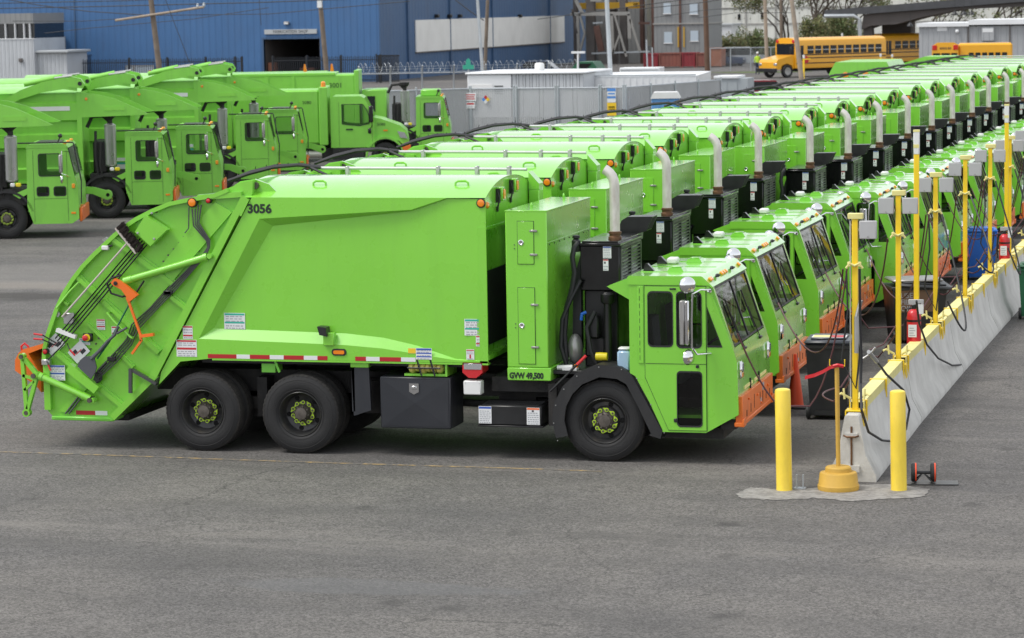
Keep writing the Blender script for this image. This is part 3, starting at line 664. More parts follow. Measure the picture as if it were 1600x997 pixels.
    for k in range(4):
        o = k*14; pts = [ca(1148+o*1.6,262-30*(k>1)),ca(1158+o*.9,385-o*.5),ca(1255+o*.5,498-o*.2),ca(1262+o*.3,545),ca(1225+o*.6,600),ca(985+o,835+o*.5),ca(845+o*1.3,985),cb(905+o*1.2,255+o*.6),cb(870+o*.8,360+o*.8),cb(760+o*.9,480+o*.9),cb(650+o*.5,600+o*.8),cb(625+o*.6,680+o*.2)]
        m = MB(); m.tube([(q[0],-.0,q[1]) for q in pts], .0105, 6); first(m.build('hydraulic_pipe', 'pipe_grey', G))
    m = MB(); q0, q1 = ca(1120,250), ca(1118,405); q2 = ca(1090,440); m.tube([(q0[0],.02,q0[1]),(q1[0],.02,q1[1]),(q2[0],.02,q2[1])], .009, 6); first(m.build('conduit', 'pipe_grey', G))
    for q, z in ((ca(970,878), 1), (cb(765,497), 1), (cb(1165,28),1)):
        m = MB(); m.box(q[0]-.06,q[0]+.06,-.03,.03,q[1]-.03,q[1]+.03,0,.01); first(m.build('pipe_clamp', 'black_metal', G))
    m = MB(); e0, e1 = cb(520,770), cb(430,885); m.tube([(e0[0],.03,e0[1]),(e1[0],.03,e1[1])], .012, 6); m.tube([(e0[0]+.05,.03,e0[1]),(e1[0]+.05,.03,e1[1])], .012, 6); first(m.build('drain_pipe', 'pipe_grey', G))
    for nm, q, r, mm in (('turn_lamp', ca(1148,216), .066, 'amber'), ('tail_lamp', ca(1268,202), .038, 'red_lens'), ('tail_lamp', cb(295,445), .04, 'red_lens')):
        m = MB(); m.lathe([(r,.05),(r,-.01),(r*.9,-.016),(r*.82,-.012)], (q[0],0,q[1]), n=24, mi=0); m.lathe([(r*.84,-.008),(r*.7,-.026),(0,-.032)], (q[0],0,q[1]), n=24, mi=1); first(m.build(nm, ['rubber',mm], G))
    # hand rail, light bar, emergency stop, levers, brackets
    m = MB(); pts = [cb(745,170),cb(790,225),cb(900,330),cb(918,345)]; m.tube([(q[0],-.06,q[1]) for q in pts], .016, 8); m.tube([(pts[0][0],.05,pts[0][1]),(pts[0][0],-.06,pts[0][1])], .016, 8); m.tube([(pts[-1][0],.05,pts[-1][1]),(pts[-1][0],-.06,pts[-1][1])], .016, 8); first(m.build('grab_rail', 'green', G))
    m = MB(); pts = [ca(320,800),ca(250,870),cb(380,135)]; m.tube([(q[0],-.02,q[1]) for q in pts], .014, 8); first(m.build('grab_rail', 'green', G))
    m = MB(); m.bar(cb(380,290), cb(515,340), .05, -.05, .02); first(m.build('light_bar', 'white', G))
    q = cb(592,345); m = MB(); m.box(q[0]-.06,q[0]+.07,-.02,.04,q[1]-.055,q[1]+.055,0,.01); m.lathe([(.05,-.02),(.05,-.03),(0,-.03)], (q[0],0,q[1]), n=18, mi=1); m.lathe([(.034,-.03),(.04,-.06),(.03,-.068),(0,-.07)], (q[0]-.012,0,q[1]), n=18, mi=2); first(m.build('emergency_stop', ['black_metal','yellow_cap','red'], G))
    for (h0, h1, e) in (((228,315),(290,324),(372,385)), ((228,350),(290,355),(375,405)), ((348,575),(330,535),(300,500)), ((520,468),(482,428),(448,388))):
        m = MB(); A_, B_, C_ = cb(*h0), cb(*h1), cb(*e); m.tube([(A_[0],-.07,A_[1]),(B_[0],-.07,B_[1])], .013, 8, 1); m.tube([(B_[0],-.07,B_[1]),(C_[0],.0,C_[1])], .009, 8, 0); first(m.build('control_lever', ['black_metal','red'], G))
    m = MB(); m.bar(cb(905,562), cb(905,735), .045, -.06, -.02); m.bar(cb(905,570), cb(1085,672), .035, -.05, .03); first(m.build('prop_bar', 'pipe_grey', G))
    m = MB(); m.prism([ca(480,490),ca(510,470),ca(545,500),ca(515,530)], .03, .05); m.prism([cb(340,170),cb(355,135),cb(395,180),cb(380,205)], .02, .05); m.box(*[cb(425,230)[0], cb(500,230)[0]], -.02, .04, cb(425,250)[1], cb(425,170)[1], 0, .01); first(m.build('junction_box', 'steel', G))
    q = ca(508,548); m = MB(); m.box(q[0]-.05,q[0]+.05,-.01,.05,q[1]-.03,q[1]+.03,0,.01); m.tube([(q[0]+.05,.0,q[1]+.02),(q[0]+.1,.02,q[1]+.03)], .014, 6, 1); first(m.build('camera', ['white','black_metal'], G))
    m = MB(); m.prism([cb(455,575),cb(490,525),cb(690,690),cb(655,735)], -.09, .05); first(m.build('shovel_holder', 'green', G, smooth=15))
    m = MB(); q = cb(300,520); m.box(q[0]-.06,q[0]+.06,-.03,.05,q[1]-.04,q[1]+.04,0,.01); first(m.build('valve_block', 'steel', G))
    m = MB(); m.tube([(q_[0],-.0,q_[1]) for q_ in (cb(660,585),cb(690,600),cb(690,640),cb(650,670),cb(625,690))], .02, 8); m.tube([(q_[0],.02,q_[1]) for q_ in (cb(720,520),cb(665,580),cb(640,640),cb(612,700))], .018, 8); first(m.build('hose_bundle', 'hose_black', G))
    # lifting frame, orange lip, step bar
    for yy in (-.03, WID-.03):
        m = MB(); t_, r_, b_ = cb(122,482,0), cb(228,612,0), cb(155,880,0)
        for (p_, q_, w_) in ((t_,b_,.05),(t_,r_,.055),(r_,b_,.05),(cb(128,615,0),cb(205,640,0),.04),(cb(140,720,0),cb(208,655,0),.035)): m.bar(p_, q_, w_, yy, yy+.06)
        for p_, r0 in ((t_,.045),(b_,.055),(r_,.045)): m.lathe([(0,yy-.01),(r0,yy-.01),(r0,yy+.07),(0,yy+.07)], (p_[0],0,p_[1]), n=16)
        lf = m.build('lift_frame', 'green', G, smooth=20)
        m = MB(); m.lathe([(0,yy-.016),(.03,yy-.016),(.03,yy-.01)], (b_[0],0,b_[1]), n=14); m.lathe([(0,yy-.03),(.03,yy-.03),(.03,yy-.01)], (t_[0],0,t_[1]), n=14); first(m.build('pivot_pin', 'hub_metal', lf))
    m = MB(); m.prism([cb(45,590),cb(45,515),cb(70,465),cb(100,440),cb(255,395),cb(255,425),cb(140,470),cb(230,620),cb(232,745),cb(200,705),cb(110,636)], .12, WID-.12); lip = m.build('hopper_lip', 'orange', G, smooth=25); lip['label'] = 'orange rear lip of the hopper'
    m = MB(); q = cb(130,418,.2); m.tube([(q[0]-.045,.2,q[1]-.05),(q[0]-.05,.2,q[1]+.01),(q[0],.2,q[1]+.05),(q[0]+.05,.2,q[1]+.01),(q[0]+.055,.2,q[1]-.03)], .016, 8); first(m.build('tow_shackle', 'red', lip))
    m = MB(); q0, q1 = cb(322,905,0), cb(762,945,0); m.box(q0[0],q1[0],-.02,.35,q1[1],q0[1],0,.012); m.box(q0[0]+.05,q1[0]-.05,-.026,-.02,q1[1]+.03,q0[1]-.015,0,.002); m.build('step_bar', 'green_worn', G)
    m = MB(); m.box(-2.1,-1.2,.4,2.0,.33,.42,0,.02); m.build('hopper_floor', 'frame_dark', G)
    m = MB(); e = [cb(495,897), cb(630,870), cb(716,897)]; m.box(e[0][0],e[1][0],.045,.05,e[0][1],e[1][1],0); m.box(e[1][0],e[2][0],.0452,.05,e[0][1],e[1][1],1); first(m.build('reflective_tape', ['tape_red','tape_white'], G, smooth=0))
    for i, (x0,y0,x1,y1,bands,ln) in enumerate([(290,650,422,545,[(.88,.98,'label_blue'),(.40,.50,'label_blue')],9),(815,275,888,195,[(.86,.97,'label_blue'),(.42,.52,'label_blue')],6),(642,296,699,221,[(.86,.97,'label_red'),(.25,.37,'label_red')],5),(748,355,825,272,[(.86,.97,'label_red'),(.33,.45,'label_red')],5),(518,403,593,357,[(.4,.66,'label_teal')],3)]):
        p0, p1 = cb(x0,y0), cb(x1,y1); first(decal(G, 'warning_label', p0[0], p0[1], p1[0], p1[1], .045 if i else .012, bands, ln))
    for q, ti in ((cb(345,400), R(48)), (cb(520,450), R(48))):
        first(decal(G, 'lever_plate', q[0]-.10, q[1]-.13, q[0]+.10, q[1]+.13, .02, [(.15,.45,'ink',.2,.45),(.55,.85,'ink',.55,.8),(.3,.7,'label_red',.47,.53)], 0, tilt=ti))
    for c_ in G.children:
        if c_.name.split('.')[0] in ('control_box','lift_cylinder','lip_cylinder','pin','hook_arm','hydraulic_hose','control_rod','hydraulic_pipe','conduit','pipe_clamp','drain_pipe','turn_lamp','tail_lamp','light_bar','emergency_stop','control_lever','prop_bar','junction_box','camera','shovel_holder','valve_block','hose_bundle','lift_frame','grab_rail'): c_.location.y -= .035
    # ------------------------------------------------------------ body fittings
    tape = [(0,63,'r'),(63,107,'w'),(107,173,'r'),(173,219,'w'),(219,286,'r'),(286,331,'w'),(331,364,'r'),(456,492,'r'),(492,537,'w'),(537,608,'r'),(608,656,'w')]
    m = MB()
    for a_, b_, k in tape:
        x0 = c2(a_ if a_ else -32,650)[0]; x1 = c2(b_,650)[0]; m.box(x0,x1,-.004,.0,1.263,1.318,0 if k == 'r' else 1)
    first(m.build('reflective_tape', ['tape_red','tape_white'], B, smooth=0))
    q = c2(403,637); m = MB(); m.prism(rrect(q[0]-.10,q[1]-.045,q[0]+.10,q[1]+.045,.04), -.012, 0, mi=0); m.prism(rrect(q[0]-.075,q[1]-.025,q[0]+.075,q[1]+.025,.02), -.022, -.012, mi=1); first(m.build('side_lamp', ['rubber','amber'], B))
    q = c2(352,565); m = MB(); m.prism([(q[0]-.06,q[1]+.06),(q[0]+.06,q[1]+.05),(q[0]+.075,q[1]-.07),(q[0]-.03,q[1]-.05)], -.10, .06); first(m.build('flood_lamp', 'black_metal', B)); q = c2(370,594); m = MB(); m.box(q[0]-.07,q[0]+.08,-.05,.06,q[1]-.08,q[1]+.09,0,.008); first(m.build('lamp_bracket', 'green', B))
    def dec(c, x0, y1, x1, y0, y, bands, ln):
        p0, p1 = c(x0,y0), c(x1,y1); first(decal(B, 'warning_label', p0[0], p0[1], p1[0], p1[1], y, bands, ln))
    tl = [(.86,.97,'label_teal'),(.36,.46,'label_teal')]; rd = [(.86,.97,'label_red'),(.2,.32,'label_red')]
    dec(c2, 15, 510, 83, 563, .086, tl, 7); dec(c2, 818, 528, 889, 582, .012, tl, 7); dec(c2, 856, 583, 892, 618, .008, rd, 4)
    dec(c2, 824, 628, 850, 662, .008, [(.12,.5,'label_red',.4,.6),(.86,.95,'label_red')], 6); dec(c2, 632, 624, 657, 641, -.001, [(.03,.97,'label_yellow',.0,1)], 0); dec(c2, 658, 624, 710, 661, -.001, [(.82,.97,'label_blue'),(.5,.6,'label_blue'),(.2,.3,'label_blue')], 7)
    dec(cb, 1262, 265, 1328, 357, -.001, rd, 5); dec(cb, 1217, 365, 1357, 482, -.001, [(.88,.98,'label_red'),(.42,.54,'label_red')], 8)
    tm = text_mesh('fleet_number', '3056', .162, 'text_dark', bold=.006, spacing=1.0); q = c2(99,175)
    tx = first(inst('fleet_number', tm, B, (q[0],-.003,q[1]), (math.pi/2,0,0))); tx.scale = (1.04,1,1)
    # under-body: tool box, tarp bundle, marker box, junction box, battery box, mud flap
    p0, p1 = c2(540,888), c2(770,726); m = MB(); m.box(p0[0],p1[0],.02,.62,p0[1],p1[1]+.01,0,.012); tb = first(m.build('tool_box', 'dark_grey', T)); tb['label'] = 'dark grey steel tool box under the body'
    m = MB(); x0, x1, z0, z1 = p0[0]+.03, p1[0]-.03, p0[1]+.03, p1[1]-.02; cx, cz = (x0+x1)/2, (z0+z1)/2
    m.add([(x0,.014,z0),(x1,.014,z0),(x1,.014,z1),(x0,.014,z1),(cx,.004,cz)], [(0,1,4),(1,2,4),(2,3,4),(3,0,4)]); m.box(x0,x1,.0142,.021,z0,z1); first(m.build('box_lid', 'dark_grey', tb, smooth=0))
    q = c2(651,756); m = MB(); m.prism([(q[0]-.065,q[1]+.06),(q[0]+.065,q[1]+.06),(q[0]+.065,q[1]-.05),(q[0],q[1]-.085),(q[0]-.065,q[1]-.05)], -.004, .006); m.box(q[0]-.035,q[0]+.035,-.016,-.004,q[1]-.02,q[1]+.025,0,.005); first(m.build('latch', 'chrome', tb))
    p0, p1 = c2(630,712), c2(738,668); m = MB()
    for k in range(6):
        x = p0[0]+(p1[0]-p0[0])*(k+.5)/6; m.ell((x,.16,(p0[1]+p1[1])/2+.01*math.sin(k*2.1)), (.062,.15,.085+.008*math.cos(k*3)), 10, 8)
    tp = first(m.build('tarp_bundle', 'tarp', T)); m = MB()
    for x in (p0[0]+.16,p0[0]+.34): m.tube([(x-.03,.0,p1[1]+.02),(x,-.0,(p0[1]+p1[1])/2),(x+.03,.0,p0[1]-.01)], .013, 6)
    m.tube([(p0[0],.0,(p0[1]+p1[1])/2),(p1[0],.0,(p0[1]+p1[1])/2)], .012, 6); first(m.build('strap', 'black_metal', tp))
    m = MB(); m.box(p0[0]-.06,p1[0]+.07,.05,.5,p0[1]-.02,p0[1]+.01); m.box(p1[0]+.05,p1[0]+.08,.04,.5,p0[1]-.02,1.25); first(m.build('tarp_tray', 'green', T))
    p0, p1 = c2(812,722), c2(877,672); m = MB(); cx = (p0[0]+p1[0])/2; m.prism([(p0[0],p1[1]),(p1[0],p1[1]),(p1[0],p0[1]+.07),(cx+.05,p0[1]),(cx-.05,p0[1]),(p0[0],p0[1]+.07)], .0, .3); ml = first(m.build('marker_box', 'red', T, smooth=15)); m = MB(); m.box(p0[0]+.02,p1[0]-.01,-.006,.0,p0[1]+.11,p1[1]-.015,0,.002); first(m.build('lens', 'headlamp', ml))
    p0, p1 = c2(815,778), c2(872,733); m = MB(); m.box(p0[0],p1[0],.0,.16,p0[1],p1[1],0,.012)
    for x in (p0[0]+.02,p1[0]-.02):
        for z in (p0[1]+.02,p1[1]-.02): m.lathe([(.01,.0),(.01,-.006),(0,-.006)], (x,0,z), n=8)
    first(m.build('junction_box', 'white', T))
    p0, p1 = c3(55,858), c3(258,797); m = MB(); m.box(p0[0],p1[0]+.03,.04,.55,p0[1],p1[1],0,.015); m.box(p0[0]+.0,p1[0]+.05,.02,.56,p0[1]-.02,p0[1]+.0,0,.005)
    for k in range(6): m.box(p0[0]+.05,p1[0]-.02,.08+.07*k,.10+.07*k,p1[1],p1[1]+.008)
    bb = first(m.build('battery_box', 'black_metal', T))
    a_, b_ = c3(55,853), c3(99,797); first(decal(bb, 'warning_label', a_[0]+.01, a_[1], b_[0], b_[1], .036, [(.86,.97,'label_blue')], 9)); a_, b_ = c3(217,858), c3(259,802); first(decal(bb, 'warning_label', a_[0], a_[1], b_[0], b_[1], .036, [(.88,.98,'label_orange'),(.75,.85,'ink',.4,.55)], 8))
    p0, p1 = c2(443,850), c2(492,690); m = MB(); m.prism([(p0[0],p1[1]),(p1[0]+.02,p1[1]),(p1[0]+.04,p0[1]+.08),(p0[0]+.02,p0[1])], .05, .09); m.box(p0[0],p0[0]+.04,.05,.62,p0[1]+.06,p1[1]); first(m.build('mud_flap', 'dark_grey', T)); m = MB(); m.box(p0[0]-.01,p1[0]+.02,.04,.3,p1[1]+.0,1.235,0,.005); first(m.build('flap_bracket', 'green', T))
    p0 = c2(150,690); m = MB(); m.prism([(p0[0]-.06,1.24),(p0[0]+.13,1.24),(p0[0]+.13,1.07),(p0[0]-.06,1.07)], .12, .4); m.bar((p0[0]+.14,1.23),(p0[0]+.2,1.08),.03,.08,.11); first(m.build('wheel_chock_holder', 'green_worn', T))
    # ------------------------------------------------------------ tall cabinet between body and engine
    x0, x1, z0, z1 = 4.235, 4.785, 1.045, 3.235
    m = MB(); m.box(x0,x1,.0,WID,z0+.17,z1,0,.012); m.box(x0,x1+.03,-.004,WID+.004,z0,z0+.168,0,.01); m.box(x0-.004,x1+.006,-.003,WID+.003,z1-.012,z1+.006,0,.004)
    m.box(x1,x1+.006,.03,WID-.03,z1-.42,z1-.41); K = m.build('cabinet', 'green', T)
    for (dx0,dz0,dx1,dz1,lk) in ((4.40,2.555,4.61,3.10,2.83),(4.395,1.265,4.612,2.245,1.76)):
        m = MB(); m.box(dx0-.007,dx1+.007,-.0015,.0,dz0-.007,dz1+.007,0); first(m.build('door_gap', 'text_dark', K, smooth=0))
        m = MB(); m.box(dx0,dx1,-.010,.0,dz0,dz1,0,.002); d = m.build('cabinet_door', 'green', K)
        m = MB(); m.lathe([(.036,-.010),(.036,-.017),(.027,-.020),(.02,-.014),(0,-.014)], (dx0+.045,0,lk), n=18); m.build('lock', 'chrome', d)
        for z in (dz0+(dz1-dz0)*.22, dz0+(dz1-dz0)*.78): m = MB(); m.box(dx1-.05,dx1+.05,-.022,-.0,z-.013,z+.013,0,.005); m.build('hinge', 'mirror_back', d)
    m = MB()
    for z in (2.8,2.75,1.78,1.73): m.lathe([(.008,.0),(.008,-.006),(0,-.007)], (x0+.12,0,z), n=6)
    for k in range(9):
        m.lathe([(.01,x1),(.01,x1+.01),(0,x1+.011)], (0,.12+.27*k,z1-.44), axis=0, n=6)
    first(m.build('rivet', 'pipe_grey', K))
    for (x,y) in ((4.5,.35),(4.5,2.1)): m = MB(); m.tube([(x,y-.03,z1),(x,y-.03,z1+.05),(x,y,z1+.075),(x,y+.03,z1+.05),(x,y+.03,z1)], .010, 6); m.build('lifting_eye', 'green', K)
    tm = text_mesh('gross_weight', 'GVW 49,500', .105, 'text_dark', bold=.005); first(inst('gross_weight', tm, K, (4.262,-.0065,1.075), (math.pi/2,0,0), (.80,1,1.08)))
    # ------------------------------------------------------------ engine tower
    m = MB(); m.box(5.08,5.60,.58,1.86,2.16,2.74,0,.01); m.box(5.06,5.62,.56,1.88,2.74,2.775,0,.006); m.box(5.10,5.58,.60,1.84,2.775,2.80,0,.004)
    E_ = m.build('engine_tower', 'black_gloss', T)
    m = MB()
    for k in range(11): z = 2.22+.045*k; m.box(5.60,5.618,.64,1.80,z,z+.020,0)
    m.box(5.60,5.622,.60,.66,2.18,2.74); m.box(5.60,5.622,1.78,1.84,2.18,2.74); m.box(5.60,5.622,1.19,1.24,2.18,2.74); m.box(5.60,5.622,.6,1.84,2.70,2.74); m.build('radiator_grille', 'grille', E_)
    m = MB(); m.tube([(5.47,.92,2.78),(5.47,.92,3.50),(5.462,.92,3.565),(5.44,.92,3.62),(5.405,.92,3.665),(5.36,.92,3.70),(5.34,.92,3.712)], .066, 18, 0, False); m.tube([(5.47,.92,3.0),(5.47,.92,3.48),(5.46,.92,3.57),(5.43,.92,3.63),(5.35,.92,3.705)], .058, 14, 0, False); ex = m.build('exhaust_stack', 'exhaust', T)
    m = MB(); m.lathe([(.068,2.78),(.088,2.785),(.088,2.83),(.075,2.84),(.075,2.87),(.085,2.875),(.085,2.90),(.066,2.905)], (5.47,.92,0), axis=2, n=20); m.build('exhaust_clamp', 'rust_band', ex)
    decal(E_, 'coolant_label', 5.385,2.58,5.495,2.735,.579,[(.88,.98,'label_blue')],7); decal(E_, 'coolant_label', 5.385,2.42,5.455,2.565,.579,[(.9,.99,'label_red'),(.62,.8,'ink',.2,.5)],4)
    m = MB(); m.box(5.10,5.55,.70,1.75,1.05,2.16,0,.02); m.box(5.14,5.40,.56,.75,1.30,1.55,0,.02); m.box(5.2,5.34,.45,.6,1.55,1.85,0,.02); m.tube([(5.45,.52,1.2),(5.45,.52,2.0)], .05, 10); m.lathe([(.07,2.0),(.09,2.03),(.09,2.12),(.05,2.15)], (5.45,.52,0), axis=2, n=14); m.build('engine', 'black_metal', T)
    m = MB(); m.prism([(4.98,2.30),(5.08,2.62),(5.08,1.4),(4.95,1.2)], .6, .72); m.tube([(5.06,.55,2.78),(5.02,.5,2.72),(5.0,.48,2.60),(5.03,.47,2.40),(5.0,.45,2.20),(4.93,.42,1.95),(4.90,.40,1.6),(4.92,.40,1.25)], .035, 8)
    m.tube([(5.1,.5,2.3),(4.98,.42,2.05),(4.88,.38,1.8),(4.86,.36,1.45),(4.95,.36,1.15)], .03, 8); m.tube([(5.3,.45,1.9),(5.2,.4,1.7),(5.25,.38,1.4),(5.35,.4,1.15)], .028, 8)
    m.lathe([(.05,2.66),(.06,2.68),(.06,2.80),(.03,2.83)], (5.02,.62,0), axis=2, n=12); m.lathe([(.035,2.83),(.05,2.84),(.05,2.87),(0,2.88)], (5.02,.62,0), axis=2, n=12); m.build('engine_hose', 'hose_black', T)
    # far-side air intake hood
    m = MB(); pr = [(5.260,2.68),(5.260,2.86),(5.300,2.95),(5.380,3.0),(5.730,3.005),(5.640,2.81),(5.530,2.78),(5.520,2.68)]; m.prism(pr, 2.08, 2.40); m.box(5.28,5.48,2.12,2.36,2.0,2.69); ai = m.build('air_intake', 'black_metal', T, smooth=50)
    m = MB(); m.prism([(5.720,2.99),(5.645,2.825),(5.649,2.825),(5.724,2.99)], 2.10, 2.38); m.build('intake_mouth', 'dark_hole', ai)
    # deck over the front axle, washer bottle, wheel arch
    m = MB(); m.box(4.80,5.86,.12,2.32,1.12,1.17,0,.006); m.build('deck', 'black_metal', T)
    m = MB(); m.tube([(5.06,.16,1.21),(4.86,.16,1.2)], .03, 8, 0); m.box(4.93,5.12,.13,.25,1.17,1.2,0); m.lathe([(0,1.2),(.025,1.2),(.03,1.24),(0,1.25)], (5.1,.2,0), axis=2, n=8, mi=1); first(m.build('valve_cluster', ['white','amber'], T))
    m = MB(); p0, p1 = c3(297,745,.05), c3(415,628,.05); m.tube([(p0[0],.03,p0[1]),(p0[0]+.75*(p1[0]-p0[0]),.05,p0[1]+.75*(p1[1]-p0[1]))], .016, 8, 0); m.tube([(p0[0]+.75*(p1[0]-p0[0]),.05,p0[1]+.75*(p1[1]-p0[1])),(p1[0],.06,p1[1])], .02, 8, 1); first(m.build('pry_bar', ['black_metal','red'], T))
    m = MB(); q = c3(468,632,.3); m.lathe([(.0,-.09),(.05,-.09),(.055,-.05),(.05,.06),(0,.06)], (q[0],.35,q[1]), axis=0, n=14); first(m.build('filler_cap', 'yellow_cap', T))
    m = MB(); q = c3(400,490,.4); m.tube([(q[0]+.05,.45,q[1]+.02),(q[0],.42,q[1]),(q[0]-.01,.42,q[1]-.08)], .022, 8); first(m.build('hose_coupling', 'bin_blue', T))
    m = MB(); q = c3(380,610,.5); m.ell((q[0],.5,q[1]+.02), (.10,.14,.20), 12, 8); first(m.build('air_filter', 'mirror_back', T))
    m = MB(); m.box(5.66,5.83,.10,.26,1.17,1.44,0,.025); m.box(5.67,5.82,.11,.25,1.445,1.48,1,.02); first(m.build('washer_bottle', ['bottle','white'], T))
    arch = []
    for (a_, r_) in ((200,.66),(180,.67),(160,.68),(140,.69),(120,.71),(95,.74),(72,.75)): arch.append((5.49+r_*math.cos(R(a_)), .53+r_*math.sin(R(a_))))
    arch += [(5.92,1.13),(6.10,.80),(6.27,.44),(6.24,.33)]
    def fender(near):
        m = MB(); n_ = len(arch); nr = []
        for i in range(n_):
            a_ = Vector(arch[max(0,i-1)]); b_ = Vector(arch[min(n_-1,i+1)]); d = (b_-a_).normalized(); nr.append((d.y,-d.x))
        off = lambda i, k: (arch[i][0]+nr[i][0]*k, arch[i][1]+nr[i][1]*k)
        ya, yb = (.02,.46) if near else (WID-.46,WID-.02); yl = (.0,.03) if near else (WID-.03,WID)
        m.prism([off(i,0) for i in range(n_)]+[off(i,.03) for i in reversed(range(n_))], ya, yb)
        for i in range(n_-1): m.prism([off(i,0),off(i+1,0),off(i+1,.16),off(i,.16)], *yl)
        return m.build('fender', 'rubber', T, smooth=50)
    fd = fender(True); fender(False)
    m = MB()
    for i in range(len(arch)-1):
        xa, za = arch[i]; m.lathe([(.008,.0),(.008,-.006),(0,-.007)], (xa+.02,0,za-.03), n=6)
    first(m.build('fender_rivet', 'steel', fd))
    m = MB(); m.box(6.2,7.0,.3,2.1,.30,.44,0); m.build('cab_subframe', 'frame_dark', T); m = MB(); m.box(4.75,4.86,.10,.16,.45,1.0); m.build('step_bracket', 'frame_dark', T)
    # ------------------------------------------------------------ cab
    side = [(5.85,1.18),(5.85,2.30),(6.88,2.30),(7.185,1.50),(7.235,1.33),(7.25,.66),(6.83,.42),(6.27,.42)]
    W1, W2, W3 = rrect(6.09,1.51,6.42,2.225,.06), rrect(6.46,1.50,6.79,2.225,.06), rrect(6.46,.49,6.79,1.21,.05); W4 = [(6.855,1.515),(7.05,1.515),(6.855,2.03)]
    m = MB(); plate_y(m, side, [W1,W2,W3,W4], .0, .04)
    plate_y(m, side, [W1,W2,W4], WID-.04, WID)
    m.box(5.85,5.89,.04,WID-.04,1.20,2.30); m.box(6.32,7.2,.04,WID-.04,.60,.64)
    m.prism([(7.13,1.50),(7.185,1.50),(7.235,1.33),(7.25,.66),(7.20,.66),(7.19,1.31)], .0405, WID-.0405)      # nose
    for y in (.0405, 2.32): m.prism([(6.86,2.29),(6.92,2.29),(7.185,1.50),(7.10,1.50)], y, y+.08)               # A posts
    m.prism([(5.55,2.27),(5.85,2.385),(5.85,2.10)], .05, .10); m.prism([(5.55,2.27),(5.85,2.385),(5.85,2.10)], 2.34, 2.39); m.prism([(5.57,2.28),(5.85,2.385),(5.85,2.36),(5.57,2.262)], .10, 2.34)
    C_ = m.build('cab', 'green', T, smooth=25)
    m = MB(); m.prism([(5.832,2.302),(5.832,2.395),(5.85,2.415),(6.78,2.418),(6.80,2.412),(6.935,2.285),(6.925,2.268),(6.88,2.302)], -.012, WID+.012)
    m.box(5.9,6.75,.5,.54,2.416,2.424); m.box(5.9,6.75,1.2,1.24,2.416,2.424); m.box(5.9,6.75,1.9,1.94,2.416,2.424); RF = m.build('cab_roof', 'green', C_, smooth=45)
    for (x,y) in ((6.35,.62),(6.35,1.86)): m = MB(); m.prism([(x-.11,2.418),(x-.08,2.47),(x+.08,2.47),(x+.11,2.418)], y-.11, y+.11); m.box(x-.06,x+.06,y-.08,y+.08,2.47,2.485,0,.005); m.build('roof_vent', 'green', RF)
    m = MB(); m.box(6.02,6.16,1.55,1.75,2.418,2.50,0,.02); m.build('antenna_box', 'white', RF)
    for (x,y) in ((5.98,.62),(5.95,1.62)): m = MB(); m.prism([(x-.07,2.418),(x-.045,2.51),(x-.01,2.515),(x+.07,2.43),(x+.075,2.418)], y-.035, y+.035); m.build('antenna_fin', 'black_gloss', RF)
    def brow(t): return (6.80+.135*t, 2.412-.127*t)
    for y in (.16,.24,.95,1.10,1.25,2.20): q = brow(.45); xf = Matrix.Translation((q[0],y,q[1])) @ Matrix.Rotation(R(43),4,'Y'); m = MB(xf); m.box(-.03,.03,-.032,.032,.0,.03,0,.01); m.build('clearance_lamp', 'amber_lens', RF)
    for y in (.58,1.62): q = brow(.55); m = MB(); m.ell((q[0]+.01,y,q[1]+.03), (.03,.035,.025), 8, 6); m.tube([(q[0],y-.05,q[1]+.02),(q[0]+.03,y+.05,q[1]+.03)], .014, 6); m.build('air_horn', 'black_metal', RF)
    # windscreen
    m = MB()
    for (y0,y1) in ((.135,1.205),(1.235,2.305)): m.add([(6.915,y0,2.262),(6.915,y1,2.262),(7.17,y1,1.512),(7.17,y0,1.512)], [(0,1,2,3)])
    m.build('windscreen', 'glass_wind', C_, smooth=0)
    m = MB()
    def wbar(y0,y1,t0,t1,off=.012):
        A0 = Vector((6.915,2.262)); A1 = Vector((7.17,1.512)); nrm = Vector((.947,.32)); pts = []
        p = A0.lerp(A1,t0); q = A0.lerp(A1,t1)
        m.prism([tuple(p-nrm*off),tuple(p+nrm*off),tuple(q+nrm*off),tuple(q-nrm*off)], y0, y1)
    wbar(.118,.145,0,1); wbar(2.295,2.322,0,1); wbar(1.20,1.24,0,1); wbar(.118,2.322,-.005,.03); wbar(.118,2.322,.975,1.005); m.build('windscreen_seal', 'rubber', C_)
    for y in (.55,1.72):
        m = MB(); b0 = Vector((7.215,y+.12,1.44)); m.box(7.18,7.235,y+.06,y+.2,1.415,1.45,0,.008)
        m.tube([b0,(7.145,y+.02,1.66),(7.085,y-.05,1.86)], .007, 6); m.tube([(7.165,y-.0,1.58),(7.0,y-.10,2.08)], .011, 6); m.build('wiper', 'black_metal', C_)
    # door
    dol = [(6.055,2.285),(6.84,2.285),(6.84,.45),(6.35,.45),(6.055,1.12)]
    m = MB(); gp = [(6.047,2.293),(6.848,2.293),(6.848,.442),(6.345,.442),(6.047,1.115)]; plate_y(m, gp, [W1,W2,W3], -.003, .0); first(m.build('door_gap', 'text_dark', C_, smooth=0))
    for far in (False, True):
        m = MB(); plate_y(m, dol, [W1,W2,W3], -.014 if not far else WID, -.003 if not far else WID+.012); d = m.build('door', 'green', C_, smooth=0)
        for wd_ in (W1,W2,W3):
            m = MB(); yy = (-.020,-.002) if not far else (WID+.002,WID+.018); ring(m, wd_, .022, *yy); m.build('window_seal', 'rubber', d)
            m = MB(); y_ = .012 if not far else WID-.012; m.add([(p_[0],y_,p_[1]) for p_ in wd_], [tuple(range(len(wd_)))]); m.build('window', 'glass_dark', d, smooth=0)
